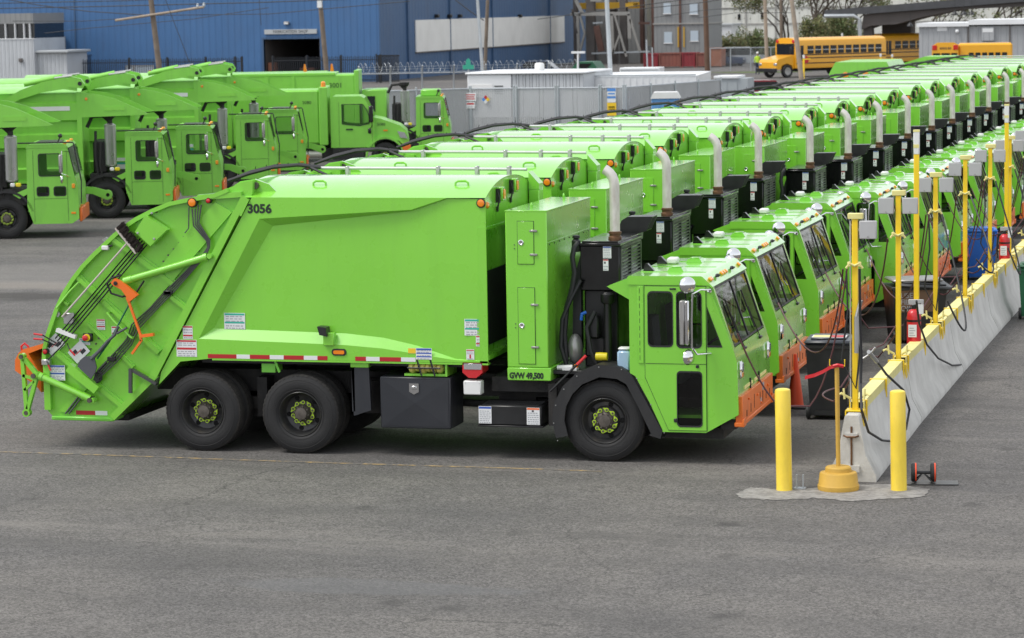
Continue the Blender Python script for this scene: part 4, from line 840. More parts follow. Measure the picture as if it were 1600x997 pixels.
    m = MB(); m.box(5.965,6.035,-.014,.0,1.30,2.285,0,.003); hg = first(m.build('door_hinge', 'green', C_)); m = MB()
    for k in range(10): m.box(5.985,5.99,-.0165,-.014,1.34+.095*k,1.40+.095*k)
    first(m.build('hinge_slot', 'text_dark', hg, smooth=0))
    m = MB(); m.box(6.06,6.84,-.017,-.014,1.296,1.302); first(m.build('door_crease', 'text_dark', C_, smooth=0))
    m = MB(); m.add([(p_[0],.02,p_[1]) for p_ in W4], [(0,1,2)]); m.build('quarter_window', 'glass_dark', C_, smooth=0)
    m = MB(); ring(m, W4, .03, -.006, .006); first(m.build('quarter_seal', 'rubber', C_)); m = MB(); m.box(6.42,6.47,-.03,-.014,.55,.60,0,.006); m.box(6.71,6.75,-.03,-.014,1.25,1.29,0,.006); m.box(6.38,6.46,-.03,-.014,2.245,2.265,0,.004); first(m.build('door_handle', 'black_metal', C_))
    # mirrors
    def mirrors(far):
        s_ = -1 if not far else 1; y0 = 0 if not far else WID
        m = MB(); m.tube([(6.90,y0,2.25),(6.80,y0+s_*.16,2.26),(6.72,y0+s_*.26,2.22),(6.71,y0+s_*.27,1.9),(6.71,y0+s_*.27,1.55),(6.76,y0+s_*.2,1.45),(6.90,y0,1.44)], .013, 8, 0); m.tube([(6.90,y0,2.25),(6.88,y0,2.22)], .03, 8); A_ = m.build('mirror_arm', 'chrome', C_)
        m = MB(); m.box(6.565,6.625,y0+s_*.34,y0+s_*.22,1.58,2.14,0,.012); m.box(6.627,6.685,y0+s_*.335,y0+s_*.225,1.58,2.14,1,.014); m.build('flat_mirror', ['mirror_back','chrome'], A_)
        for (z,r_,tw) in ((2.33,.108,R(25) if not far else R(-25)),(1.42,.10,R(62) if not far else R(-62))):
            m = MB(Matrix.Translation((6.66,y0+s_*.27,z)) @ Matrix.Rotation(tw,4,'Z')); m.lathe([(r_,0),(r_*.97,-.02),(r_*.75,-.05),(r_*.4,-.066),(0,-.07)], axis=1, n=24); m.lathe([(0,.012),(r_*.7,.008),(r_,0)], axis=1, n=24); m.build('round_mirror', 'chrome', A_)
    mirrors(False); mirrors(True)
    # nose fittings
    for y in (.19, 2.25):
        m = MB(); m.box(7.225,7.275,y-.085,y+.085,1.10,1.32,0,.03); h = m.build('headlamp', 'chrome', C_); m = MB(); m.box(7.272,7.282,y-.055,y+.055,1.20,1.30,0,.01); m.box(7.272,7.280,y-.055,y+.055,1.12,1.18,1,.01); m.build('lamp_lens', ['headlamp','amber_lens'], h)
    m = MB(); m.box(7.24,7.252,.45,1.05,.925,.965); m.box(7.24,7.252,1.2,2.1,.925,.965); m.build('nose_trim', 'yellow_beam', C_)
    for y in (.85,1.5): m = MB(); m.box(7.24,7.262,y,y+.03,.86,1.02,0); m.build('latch', 'black_metal', C_)
    m = MB(); m.box(7.20,7.29,.06,2.38,.555,.885,0,.006); m.box(7.29,7.315,.02,.20,.50,.60,0,.006); m.box(7.29,7.315,2.2,2.4,.50,.60,0,.006); m.box(7.19,7.3,.02,2.40,.50,.56,0,.01); BP = m.build('bumper', 'orange_bumper', T); BP['label'] = 'orange steel front bumper plate'
    m = MB(); rg = random.Random(2)
    for y,z,h_,w_ in ((.35,.63,.08,.045),(.66,.66,.11,.03),(.92,.71,.18,.02),(1.36,.72,.09,.02),(1.56,.68,.15,.035),(1.82,.66,.09,.03),(2.10,.66,.10,.03)): m.box(7.289,7.293,y,y+w_,z-h_/2,z+h_/2)
    first_o = m.build('bumper_slot', 'dark_hole', BP, smooth=0)
    m = MB()
    for y,z in ((.5,.80),(1.15,.76),(1.42,.62),(1.95,.78),(2.25,.62)): m.box(7.29,7.312,y-.022,y+.022,z-.014,z+.014,0,.005)
    m.build('bumper_bracket', 'orange_bumper', BP); m = MB(); m.box(7.29,7.293,1.55,1.68,.76,.86); m.box(7.29,7.293,1.40,1.48,.60,.68); m.build('bumper_sticker', 'label_grey', BP, smooth=0)
    m = MB(); m.box(7.0,7.2,.1,2.34,.46,.62); m.build('bumper_mount', 'frame_dark', T)
    # interior
    m = MB(); m.prism([(6.85,1.38),(7.14,1.46),(7.17,1.3),(7.1,.64),(6.95,.64)], .05, WID-.05, mi=0); m.box(5.95,6.75,.95,1.5,.64,1.25,0,.03); m.box(6.9,7.1,1.3,1.75,1.45,1.52,2,.01); m.box(6.95,7.1,.5,.75,1.44,1.49,2,.01)
    m.build('cab_interior', ['interior','seat_grey','papers'], C_)
    for y in (.5,1.95):
        m = MB(); m.box(6.05,6.5,y-.24,y+.24,1.0,1.18,0,.04); m.prism([(6.0,1.15),(6.14,1.15),(6.08,1.85),(5.95,1.85)], y-.22, y+.22); m.build('seat', 'seat_grey', C_)
        m = MB(); ctr = Vector((6.75,y,1.48)); xf = Matrix.Translation(ctr) @ Matrix.Rotation(R(-35),4,'Y'); m.xf = xf
        m.tube([(.21*math.cos(2*math.pi*k/20),.21*math.sin(2*math.pi*k/20),0) for k in range(21)], .015, 6); m.tube([(-.2,0,0),(.2,0,0)], .012, 6); m.tube([(0,0,0),(0.05,0,-.35)], .025, 6); m.build('steering_wheel', 'black_metal', C_)
    return T
T0 = make_truck()
YS = [0, 4.1, 8.7, 12.6, 15.45, 18.35, 22.5, 26.3, 30.0, 33.7, 37.3, 40.9, 44.5, 48.1, 51.7, 55.3, 58.9, 62.5, 66.1, 69.7]
XS = [0, -.15, -.26, -.27, .2, .5, .58, .72, .85, .95, 1.1, 1.2, 1.4, 1.6, 1.75, 1.9, 2.1, 2.25, 2.4, 2.55]
ORD = ['nearest','second','third','fourth','fifth','sixth','seventh','eighth','ninth','tenth','eleventh','twelfth','thirteenth','fourteenth','fifteenth','sixteenth','seventeenth','eighteenth','nineteenth','farthest']
G_TR = 'rear loading garbage trucks parked side by side in the diagonal row'
SMALL = {'door_gap','lifting_eye','hinge','lock','bumper_sticker','latch','nose_trim','lamp_lens','conduit_clamp','inner_tyre','chassis','cab_subframe','step_bracket','hopper_lip','step_bar','lift_frame','lip_cylinder','lift_cylinder','hopper_floor','bumper_bracket','lip_cylinder','pivot_pin'}
def all_kids(o):
    for c in o.children: yield c; yield from all_kids(c)
FARSKIP = set(ONLY_FIRST)
for c in all_kids(T0):
    if c.name.split('.')[0] in SMALL: FARSKIP.add(c)
tag(T0, 'green rear loading garbage truck numbered 3056, nearest in the row, whole side showing', 'garbage truck', G_TR)
for i in range(1, 20):
    t = copy_tree(T0, None, ONLY_FIRST if i < 8 else FARSKIP); t.location = (XS[i], YS[i], 0); t.rotation_euler = (0,0,R(random.uniform(-.7,.7)))
    t['label'] = f'green rear loading garbage truck, {ORD[i]} in the long diagonal row counted from the camera'
# tools hanging on the tailgate of the nearest truck
e0 = ca(650,520,-.09); e1 = cb(395,205,-.09)
br = empty('broom', (e1[0],-.09,e1[1]), 0, 'push broom with dark bristles hung diagonally on the nearest garbage truck tailgate', 'broom')
m = MB(); m.tube([(0,0,0),(e0[0]-e1[0],0,e0[1]-e1[1])], .0135, 10); m.build('handle', 'wood_handle', br)
a0, a1 = ca(575,410,-.05), ca(725,595,-.05); dd = Vector((a1[0]-a0[0],a1[1]-a0[1])).normalized(); nn = Vector((-dd.y,dd.x))
if nn.x < 0: nn = -nn
m = MB(); o = lambda p, k=0.0: (p[0]-e1[0]+nn.x*k, p[1]-e1[1]+nn.y*k)
m.prism([o(a0),o(a1),o(a1,.03),o(a0,.03)], -.03, .03); m.build('head', 'wood_handle', br)
m = MB(); rg = random.Random(9)
for k in range(170):
    t = rg.random(); b0 = Vector((a0[0],a0[1])).lerp(Vector((a1[0],a1[1])), t) + nn*.025; b1 = b0 + nn*(.115+rg.uniform(-.015,.02)) + dd*rg.uniform(-.03,.03); y = rg.uniform(-.035,.03)
    m.tube([(b0.x-e1[0],y,b0.y-e1[1]),(b1.x-e1[0],y+rg.uniform(-.01,.01),b1.y-e1[1])], .007, 4)
bs = m.build('bristles', 'bristle', br)
pb = cb(575,560,-.1); sh = empty('shovel', (pb[0],-.135,pb[1]), 0, 'grey scoop shovel with green handle held on the nearest garbage truck tailgate', 'shovel')
o = lambda p: (p[0]-pb[0], p[1]-pb[1])
m = MB(); ol = [o(cb(*q,-.1)) for q in ((512,552),(530,510),(560,484),(600,480),(632,498),(648,560),(635,600),(608,642))]; m.prism(ol, -.012, .012); m.build('blade', 'shovel_grey', sh)
m = MB(); m.tube([(*[o(cb(610,500,-.1))[0]],0,o(cb(610,500,-.1))[1]),(o(cb(670,440,-.1))[0],0,o(cb(670,440,-.1))[1]),(o(cb(725,375,-.1))[0],0,o(cb(725,375,-.1))[1])], [.03,.024,.02], 8); m.tube([(o(cb(725,375,-.1))[0],0,o(cb(725,375,-.1))[1]),(o(cb(775,330,-.1))[0],0,o(cb(775,330,-.1))[1]),(o(cb(800,270,-.1))[0],0,o(cb(800,270,-.1))[1])], .02, 8); m.tube([(o(cb(790,320,-.1))[0],0,o(cb(790,320,-.1))[1]),(o(cb(860,280,-.1))[0],0,o(cb(860,280,-.1))[1])], .016, 8); m.build('socket', 'shovel_grey', sh)
m = MB(); m.tube([(o(cb(645,500,-.1))[0],.03,o(cb(645,500,-.1))[1]),(o(cb(730,380,-.1))[0],.03,o(cb(730,380,-.1))[1]),(o(cb(885,85,-.1))[0],.04,o(cb(885,85,-.1))[1])], .0125, 8); m.build('handle', 'shovel_green', sh)

# ---------------------------------------------------------------- filling line: concrete barriers, posts, hoses
def bx_at(y):
    K = [(-2,8.795),(3.9,8.80),(8.2,8.85),(12,8.92),(16,8.99),(20,9.07),(30,9.26)]
    for (a,b),(c,d) in zip(K, K[1:]):
        if y <= c: return b+(d-b)*(y-a)/(c-a)
    return K[-1][1]
JOINT = [-.87, 4.03, 9.25, 14.55, 19.8, 25.0]
segs = ['nearest one, rusty loop on its end', 'second from the camera', 'third from the camera', 'fourth from the camera', 'farthest in view']
prof = [(-.30,0),(-.30,.075),(-.17,.33),(-.085,.80),(-.07,.815),(.07,.815),(.085,.80),(.17,.33),(.30,.075),(.30,0)]
for i in range(5):
    y0, y1 = JOINT[i]+.02, JOINT[i+1]-.02; L_ = y1-y0
    e = empty('concrete_barrier', (bx_at(y0),y0,0), -math.atan2(bx_at(y1)-bx_at(y0), y1-y0), f'grey concrete traffic barrier under yellow posts, {segs[i]}', 'barrier', 'concrete barriers of the filling line')
    m = MB(); n_ = 10
    for k in range(n_):
        ya, yb = L_*k/n_, L_*(k+1)/n_; vs = [(x,ya,z) for x,z in prof]+[(x,yb,z) for x,z in prof]; c = len(prof)
        m.add(vs, [(q,q+1,c+q+1,c+q) for q in range(c-1)])
    m.add([(x,0,z) for x,z in prof], [tuple(range(len(prof)))]); m.add([(x,L_,z) for x,z in prof], [tuple(range(len(prof)))])
    m.build('barrier_body', 'concrete', e, smooth=30)
    m = MB(); m.box(-.012,.012,-.012,-.002,.10,.68); m.build('joint_bar', 'rust_band', e)
    if i == 0:
        m = MB(); m.box(-.075,.075,-.035,0,.56,.60); m.box(-.10,.10,-.03,0,.12,.20); m.build('end_lug', 'concrete', e); m = MB(); m.tube([(-.09,-.03,.57),(-.05,-.07,.56),(.05,-.07,.56),(.09,-.03,.57)], .012, 6); m.build('steel_loop', 'rust_band', e)
    for k in range(3):
        yy = L_*(.18+.32*k); m = MB(); m.box(.175,.20,yy,yy+.02,.10,.22); 
    m = MB(); m.box(.105,.11,L_*.3,L_*.3+.10,.45,.62); m.box(-.11,-.105,L_*.6,L_*.6+.1,.45,.6); m.build('stencil_mark', 'label_yellow' if i == 9 else 'concrete_pad', e, smooth=0)
PY = [-.5, 3.86, 8.15, 12.05, 15.95, 19.4, 23.2]
PN = ['nearest filling post, with one box', 'second filling post from the camera', 'third filling post from the camera', 'fourth filling post from the camera', 'fifth filling post from the camera', 'sixth filling post from the camera', 'farthest filling post']
for i in range(6):                       # yellow channel beams lying on the barriers between posts
    y0, y1 = PY[i]+.16, PY[i+1]-.10; e = empty('yellow_beam', (bx_at(y0),y0,.82), -math.atan2(bx_at(y1)-bx_at(y0), y1-y0), f'pale yellow steel beam on the barrier top running away from the {PN[i].split(",")[0]}', 'beam', 'yellow beams along the barrier')
    L_ = y1-y0; m = MB(); m.box(-.075,.075,0,L_,.085,.095,0); m.box(-.085,-.075,0,L_,-.02,.095,0); m.box(.075,.085,0,L_,-.02,.095,0); m.build('channel', 'yellow_beam', e)
    m = MB(); m.box(-.074,.074,.02,.03,-.005,.084); m.build('end_shade_plate', 'dark_hole', e)  # near-black plate painting the shade inside the hollow channel end
    for yy in (.12, L_*.5, L_-.15):
        m = MB(); m.box(.092,.112,yy-.025,yy+.025,-.36 if yy != L_*.5 else -.14,.0955); m.box(-.112,-.092,yy-.025,yy+.025,-.36,.0955); m.box(-.112,.112,yy-.03,yy+.03,.096,.103); m.build('strap', 'yellow_paint', e)
        m = MB(); m.tube([(.10,yy,-.33),(.14,yy,-.33)], .014, 6); m.build('strap_bolt', 'steel', e)
def cat(p, q, sag, n=14, side=(0,0)):
    p, q = Vector(p), Vector(q); r = []
    for i in range(n+1):
        t = i/n; v = p.lerp(q,t); b = 4*t*(1-t); v.z -= sag*b; v.x += side[0]*b; v.y += side[1]*b; v.z = max(v.z,.03); r.append(v)
    return r
rg = random.Random(12)
for i, y in enumerate(PY):
    x = bx_at(y); H_ = 3.22-.02*(i % 3); e = empty('filling_post', (x,y,.83), 0, f'yellow square steel post on the barrier, {PN[i]}', 'post', 'yellow gas filling posts')
    z0 = .83; m = MB(); m.box(-.035,.035,-.035,.035,0,H_-z0,0,.006); m.build('shaft', 'yellow_paint', e)
    m = MB(); m.box(-.11,.11,-.10,.10,-.005,.012,0,.003); m.box(-.115,-.10,-.1,.1,-.08,.0); m.box(.10,.115,-.1,.1,-.35,.0); m.build('base_plate', 'yellow_paint', e)
    m = MB(); m.box(-.085,.10,-.05,.05,H_-z0-.03,H_-z0+.04,0,.006); m.build('cap', 'yellow_beam', e)
    for s_ in ((1,) if i == 0 else (1,-1)):
        xc = s_*.165; zc = 3.03-z0+.03*(i == 0); m = MB(); m.box(xc-.105,xc+.105,-.07,.0,zc-.11,zc+.11,0,.008); bx_ = m.build('control_box', 'box_grey', e)
        m = MB(); m.lathe([(.008,-.07),(.008,-.078),(0,-.08)], (xc,0,zc-.08), n=8); m.build('box_catch', 'mirror_back', bx_)
    for s_ in (1,-1):
        m = MB(); zc = 2.62-z0; m.tube([(0,-.05,zc),(s_*.06,-.07,zc+.03),(s_*.10,-.06,zc-.03)], .016, 8); m.box(s_*.045,s_*.085,-.08,-.05,zc-.01,zc+.05,0,.006); m.build('hose_clip', 'yellow_beam', e)
        m = MB(); m.tube([(s_*.05,-.05,.15),(s_*.16,-.1,.22),(s_*.2,-.12,.2)], .016, 8); m.tube([(s_*.12,-.1,.15),(s_*.13,-.1,.28)], .014, 6); m.build('valve_handle', 'yellow_beam', e)
    zc = 2.58-z0
    # black fill hose hanging on the camera side, dark red vent hoses towards the cabs
    if i == 0:
        pts = [onX(a,b,9.10 if b > 600 else 9.0)-Vector((x,y,z0)) for a,b in ((1343,420),(1344,500),(1346,560),(1345,600),(1346,640),(1357,675),(1378,688),(1400,690),(1416,670),(1421,640),(1412,610),(1385,585),(1370,565),(1360,553))]
        m = MB(); m.tube(pts, .016, 8); m.build('fill_hose', 'hose_black', e); q = pts[-1]; m = MB(); m.tube([pts[-2],q,q+(q-pts[-2])*.25], .026, 8); m.tube([q+Vector((-.09,0,-.06)),q,q+Vector((.06,0,.08))], .014, 6); m.build('nozzle', 'steel', e)
        m = MB(); q = Vector((.03,-.08,2.0-z0)); m.tube([q+Vector((.05,0,.2)),q], .026, 8); m.tube([q,q-Vector((0,0,.45))], .032, 8); m.build('hose_coupling', 'steel', e)
        m = MB(); m.tube([(-.056,-.02,.1),(-.056,-.02,H_-z0-.05)], .009, 6); m.build('air_pipe', 'pipe_white', e)
    elif i == 1:
        pts = [onX(a,b,9.13)-Vector((x,y,z0)) for a,b in ((1432,470),(1436,505),(1448,538),(1466,560),(1488,571),(1512,569),(1536,546),(1556,508),(1570,470),(1584,446))]
        sm = []
        for k in range(len(pts)-1): sm += [pts[k], pts[k].lerp(pts[k+1],.5)]
        m = MB(); m.tube(sm+[pts[-1]], .015, 8); m.build('fill_hose', 'hose_black', e)
    else:
        a = Vector((.10,-.08,zc)); b = Vector((.30+.1*rg.random(),-.6-.8*rg.random(),.55+.3*rg.random())); m = MB(); m.tube(cat(a, b, .55+.5*rg.random(), 16, (.35,-.3)), .015, 6); m.build('fill_hose', 'hose_black', e)
    for k in range(1 if i % 2 else 2):
        a = Vector((-.14+.05*k,-.06,zc)); b = Vector((-1.42+.05*rg.random(), 1.1+1.2*rg.random()-2.6*k+.8, 1.75-z0+.15*rg.random())); m = MB(); m.tube(cat(a, b, .75+.8*rg.random(), 16, (.1,.2)), .011, 6); m.build('vent_hose', 'hose_red', e)
    a = Vector((.02,.05,.5)); b = Vector((-.25, 2.1, .35)); m = MB(); m.tube(cat(a, b, .55+.25*rg.random(), 14, (-.45,0)), .011, 6); m.build('vent_hose', 'hose_red', e)
    if i % 2: continue
    a = Vector((-.1,-.05,zc-.02)); m = MB(); m.tube([a, a+Vector((.02,-.03,-.5)), a+Vector((-.06,-.02,-1.1)), a+Vector((.12,-.04,-1.45)), a+Vector((.18,-.03,-.9))], .013, 6); m.build('drop_hose', 'hose_red' if i % 2 else 'hose_black', e)
for i, (y, top) in enumerate(((6.0,3.96),(19.0,3.83))):
    x = bx_at(y)-.02; e = empty('tall_post', (x,y,.83), 0, ['taller yellow post with a white sleeve on top, near the first fire extinguisher','taller yellow post with a white sleeve on top, farther along the barrier'][i], 'post', 'tall yellow posts')
    m = MB(); m.box(-.037,.037,-.037,.037,0,top-.83-.34,0,.006); m.build('shaft', 'yellow_paint', e); m = MB(); m.box(-.042,.042,-.042,.042,top-.83-.345,top-.83,0,.008); s_ = m.build('sleeve', 'white', e); m = MB(); m.box(-.045,.045,-.045,.045,top-.83-.02,top-.83+.01); m.box(-.041,.041,-.0445,-.042,top-.83-.25,top-.83-.2); m.build('sleeve_cap', 'yellow_beam', s_)
    m = MB(); m.box(-.11,.11,-.09,-.045,.60,.68,0,.006); m.build('bracket', 'box_grey', e)
    fe = empty('fire_extinguisher', (x-.02,y-.15,.80), 0, ['red fire extinguisher with paper tag on the nearer tall yellow post','red fire extinguisher with paper tag on the farther tall yellow post'][i], 'fire extinguisher', 'fire extinguishers on the barrier')
    m = MB(); m.lathe([(0,.02),(.085,.02),(.10,.04),(.103,.08),(.103,.47),(.095,.53),(.06,.57),(.03,.58)], axis=2, n=20); m.build('cylinder', 'red', fe); m = MB(); m.box(-.07,.05,-.106,-.095,.18,.36); lb = m.build('paper_label', 'label', fe); m = MB()
    for k in range(4): m.box(-.055,.03-.02*(k % 2),-.108,-.106,.20+.035*k,.212+.035*k)
    m.build('print', 'label_grey', lb, smooth=0); m = MB(); m.tube([(0,0,.57),(0,0,.63)], .03, 10); m.tube([(-.02,0,.63),(.1,0,.66)], .014, 6); m.tube([(-.02,0,.61),(.09,0,.60)], .012, 6); m.build('valve', 'black_metal', fe); m = MB(); m.tube([(-.02,0,.6),(-.12,-.02,.58),(-.14,-.02,.3),(-.13,-.02,.12)], .014, 8); m.build('hose', 'hose_black', fe); m = MB(); m.box(.07,.15,-.11,-.105,.52,.66); m.build('tag', 'label', fe); m = MB(); m.lathe([(.106,.40),(.106,.43)], axis=2, n=20); m.build('band', 'black_metal', fe)

# ---------------------------------------------------------------- bollards, weighted stanchion, bins, cone, hose reel
for i, (px, py, top) in enumerate(((1225.5,768,1.235),(1404.5,768,1.21))):
    p = onZ(px, py-2); b = empty('bollard', (p.x,p.y,0), 0, ['yellow steel bollard left of the stanchion','yellow steel bollard right of the stanchion, in front of the barrier'][i], 'bollard', 'yellow bollards on the concrete pad')
    m = MB(); m.lathe([(.098,.0),(.096,.02),(.095,.6),(.094,top-.03),(.088,top-.012),(.06,top),(0,top+.004)], axis=2, n=28); o = m.build('pipe', 'bollard_yellow', b); b.rotation_euler = (0,R(-.7),0)
p = onZ(1310,765); s_ = empty('stanchion', (p.x,p.y,0), 0, 'ochre weighted base with a thin post and red ribbon between the bollards', 'stanchion')
m = MB(); m.lathe([(.0,.005),(.245,.005),(.25,.03),(.25,.06),(.238,.075),(.225,.20),(.215,.215),(.16,.225),(.155,.27),(.14,.285),(0,.29)], axis=2, n=40); m.build('base', 'base_yellow', s_)
m = MB(); m.tube([(0,0,.28),(-.015,0,1.52)], .027, 12); m.build('post', 'base_yellow', s_); m = MB(); m.tube([(-.10,0,1.58),(-.10,0,1.50),(.08,0,1.50),(.08,0,1.58)], .008, 6); m.build('hook', 'yellow_paint', s_)
m = MB(); pts = [(.07,-.02,1.50),(.0,-.035,1.51),(-.08,-.03,1.49),(-.18,-.03,1.43),(-.28,-.02,1.385),(-.40,-.0,1.35)]
for k in range(len(pts)-1):
    a, b = pts[k], pts[k+1]; m.add([(a[0],a[1],a[2]-.022),(b[0],b[1]-.01*(k % 2),b[2]-.022),(b[0],b[1],b[2]+.022),(a[0],a[1],a[2]+.022)], [(0,1,2,3)])
m.tube([(.06,-.02,1.50),(.0,-.04,1.515),(-.05,-.03,1.50)], .022, 6); m.build('ribbon', 'red', s_)
def wheelie_bin(name, loc, rz, w_, d_, h_, body, lid, label, extra=None):
    e = empty(name, loc, rz, label, 'bin'); t = .82
    m = MB(); m.add([(-w_*t/2,-d_*t/2,.06),(w_*t/2,-d_*t/2,.06),(w_*t/2,d_*t/2,.06),(-w_*t/2,d_*t/2,.06),(-w_/2,-d_/2,h_),(w_/2,-d_/2,h_),(w_/2,d_/2,h_),(-w_/2,d_/2,h_)], [(0,1,2,3),(0,1,5,4),(1,2,6,5),(2,3,7,6),(3,0,4,7)]); m.box(-w_/2-.015,w_/2+.015,-d_/2-.015,d_/2+.015,h_-.06,h_,0,.008); m.box(-w_*.3,w_*.3,-d_*t/2-.02,-d_*t/2+.02,.07,.13); m.build('tub', body, e)
    m = MB(); m.box(-w_/2-.02,w_/2+.02,-d_/2-.04,d_/2+.02,h_+.002,h_+.06,0,.025); m.box(-w_*.4,w_*.4,-d_*.38,d_*.38,h_+.06,h_+.085,0,.012); l_ = m.build('lid', lid, e)
    m = MB(); m.tube([(-w_*.4,d_/2+.05,h_-.03),(w_*.4,d_/2+.05,h_-.03)], .016, 8); m.build('handle', body, e)
    for s in (-1,1): m = MB(); m.lathe([(0,-.025),(.10,-.025),(.11,-.01),(.11,.01),(.10,.025),(0,.025)], (s*(w_*t/2+.03),d_*t/2-.1 if extra != 'front' else -d_*t/2+.02,.11), axis=0, n=18) if False else m.lathe([(0,s*(w_*t/2+.03)-.025),(.10,s*(w_*t/2+.03)-.025),(.11,s*(w_*t/2+.03)),(.10,s*(w_*t/2+.03)+.025),(0,s*(w_*t/2+.03)+.025)], (0,-d_*t/2+.06,.11), axis=0, n=18); m.build('wheel', 'rubber', e)
    return e, l_
b1, l1 = wheelie_bin('wheelie_bin', (7.78,4.35,0), R(3), .62, .72, 1.07, 'bin_black', 'bin_lid', 'black wheelie bin with a sticker on its lid beside the traffic cone')
m = MB(); m.box(-.22,.02,-.2,.05,1.156,1.158,0); m.box(.02,.22,-.2,.05,1.156,1.158,1); m.box(-.24,.24,-.22,.07,1.155,1.157,2); m.build('lid_sticker', ['yellow_beam','label_red','label'], l1, smooth=0)
m = MB(); m.tube([(-.26,-.28,.16),(.26,-.28,.16)], .009, 6); m.build('axle', 'steel', b1)
b2, l2 = wheelie_bin('waste_bin', (7.95,13.2,0), R(20), .95, .8, .98, 'bin_black', 'bin_black', 'black bin with a half open lid and cardboard sign behind the barrier')
l2.rotation_euler = (R(4),R(5),0); m = MB(); m.box(-.42,.30,-.405,-.398,.55,.92,0); cb_ = m.build('cardboard_sign', 'cardboard', b2)
for k, (tx, zz) in enumerate((('USED', .79), ('FILTER', .68), ('OIL', .57))):
    tm = text_mesh('bin_text', tx, .13, 'label_grey'); inst('lettering', tm, cb_, (-.34,-.407,zz), (math.pi/2,0,0))
m = MB(); m.box(-.45,.42,-.35,.35,1.05,1.10,0,.02); m.build('rag_pile', 'mirror_back', b2)
b3, l3 = wheelie_bin('recycling_bin', (8.1,24.0,0), R(8), .62, .7, 1.0, 'bin_blue', 'bin_blue', 'blue recycling bin between the trucks and the barrier')
b4, l4 = wheelie_bin('garden_bin', (9.75,16.9,0), R(0), .6, .65, .95, 'bin_green', 'bin_green', 'dark green bin at the right edge beyond the barrier')
p = onZ(1243,637); e = empty('traffic_cone', (p.x,p.y,0), 0, 'orange traffic cone between the orange bumper and the black wheelie bin', 'cone'); m = MB(); m.lathe([(.125,.03),(.118,.05),(.028,.76),(.022,.78),(0,.78)], axis=2, n=24); m.build('cone_body', 'cone', e); m = MB(); m.box(-.17,.17,-.17,.17,0,.03,0,.012); m.build('cone_base', 'bin_black', e)
p = onZ(1445,756); e = empty('cable_reel', (p.x,p.y,0), R(8), 'small black reel stand with two orange edged wheels on a steel plate', 'reel')
m = MB(); m.box(-.22,.40,-.12,.16,.006,.016); m.build('plate', 'pipe_grey', e)
for s in (-.13,.10): m = MB(); m.lathe([(0,s-.035),(.10,s-.035),(.115,s-.02),(.115,s+.02),(.10,s+.035),(0,s+.035)], (0,.0,.14), axis=0, n=22, mi=0); m.lathe([(.116,s+.012),(.116,s+.028)], (0,.0,.14), axis=0, n=22, mi=1); m.build('reel_wheel', ['rubber','cone'], e)
m = MB(); m.tube([(-.16,0,.14),(.13,0,.14)], .02, 8); m.tube([(-.13,-.08,.02),(-.02,0,.14),(.1,-.08,.02)], .010, 6); m.tube([(-.13,.1,.02),(-.02,0,.14),(.1,.1,.02)], .010, 6); m.build('stand', 'black_metal', e)
p = onZ(1250,764); e = empty('anchor_bracket', (p.x,p.y,.006), 0, 'small steel bracket with two upright studs on the concrete pad', 'bracket'); m = MB(); m.box(-.07,.07,-.05,.05,0,.012); m.build('foot', 'galv', e)
for s in (-.04,.04): m = MB(); m.box(s-.008,s+.008,-.02,.02,.012,.17); m.build('stud', 'galv', e)

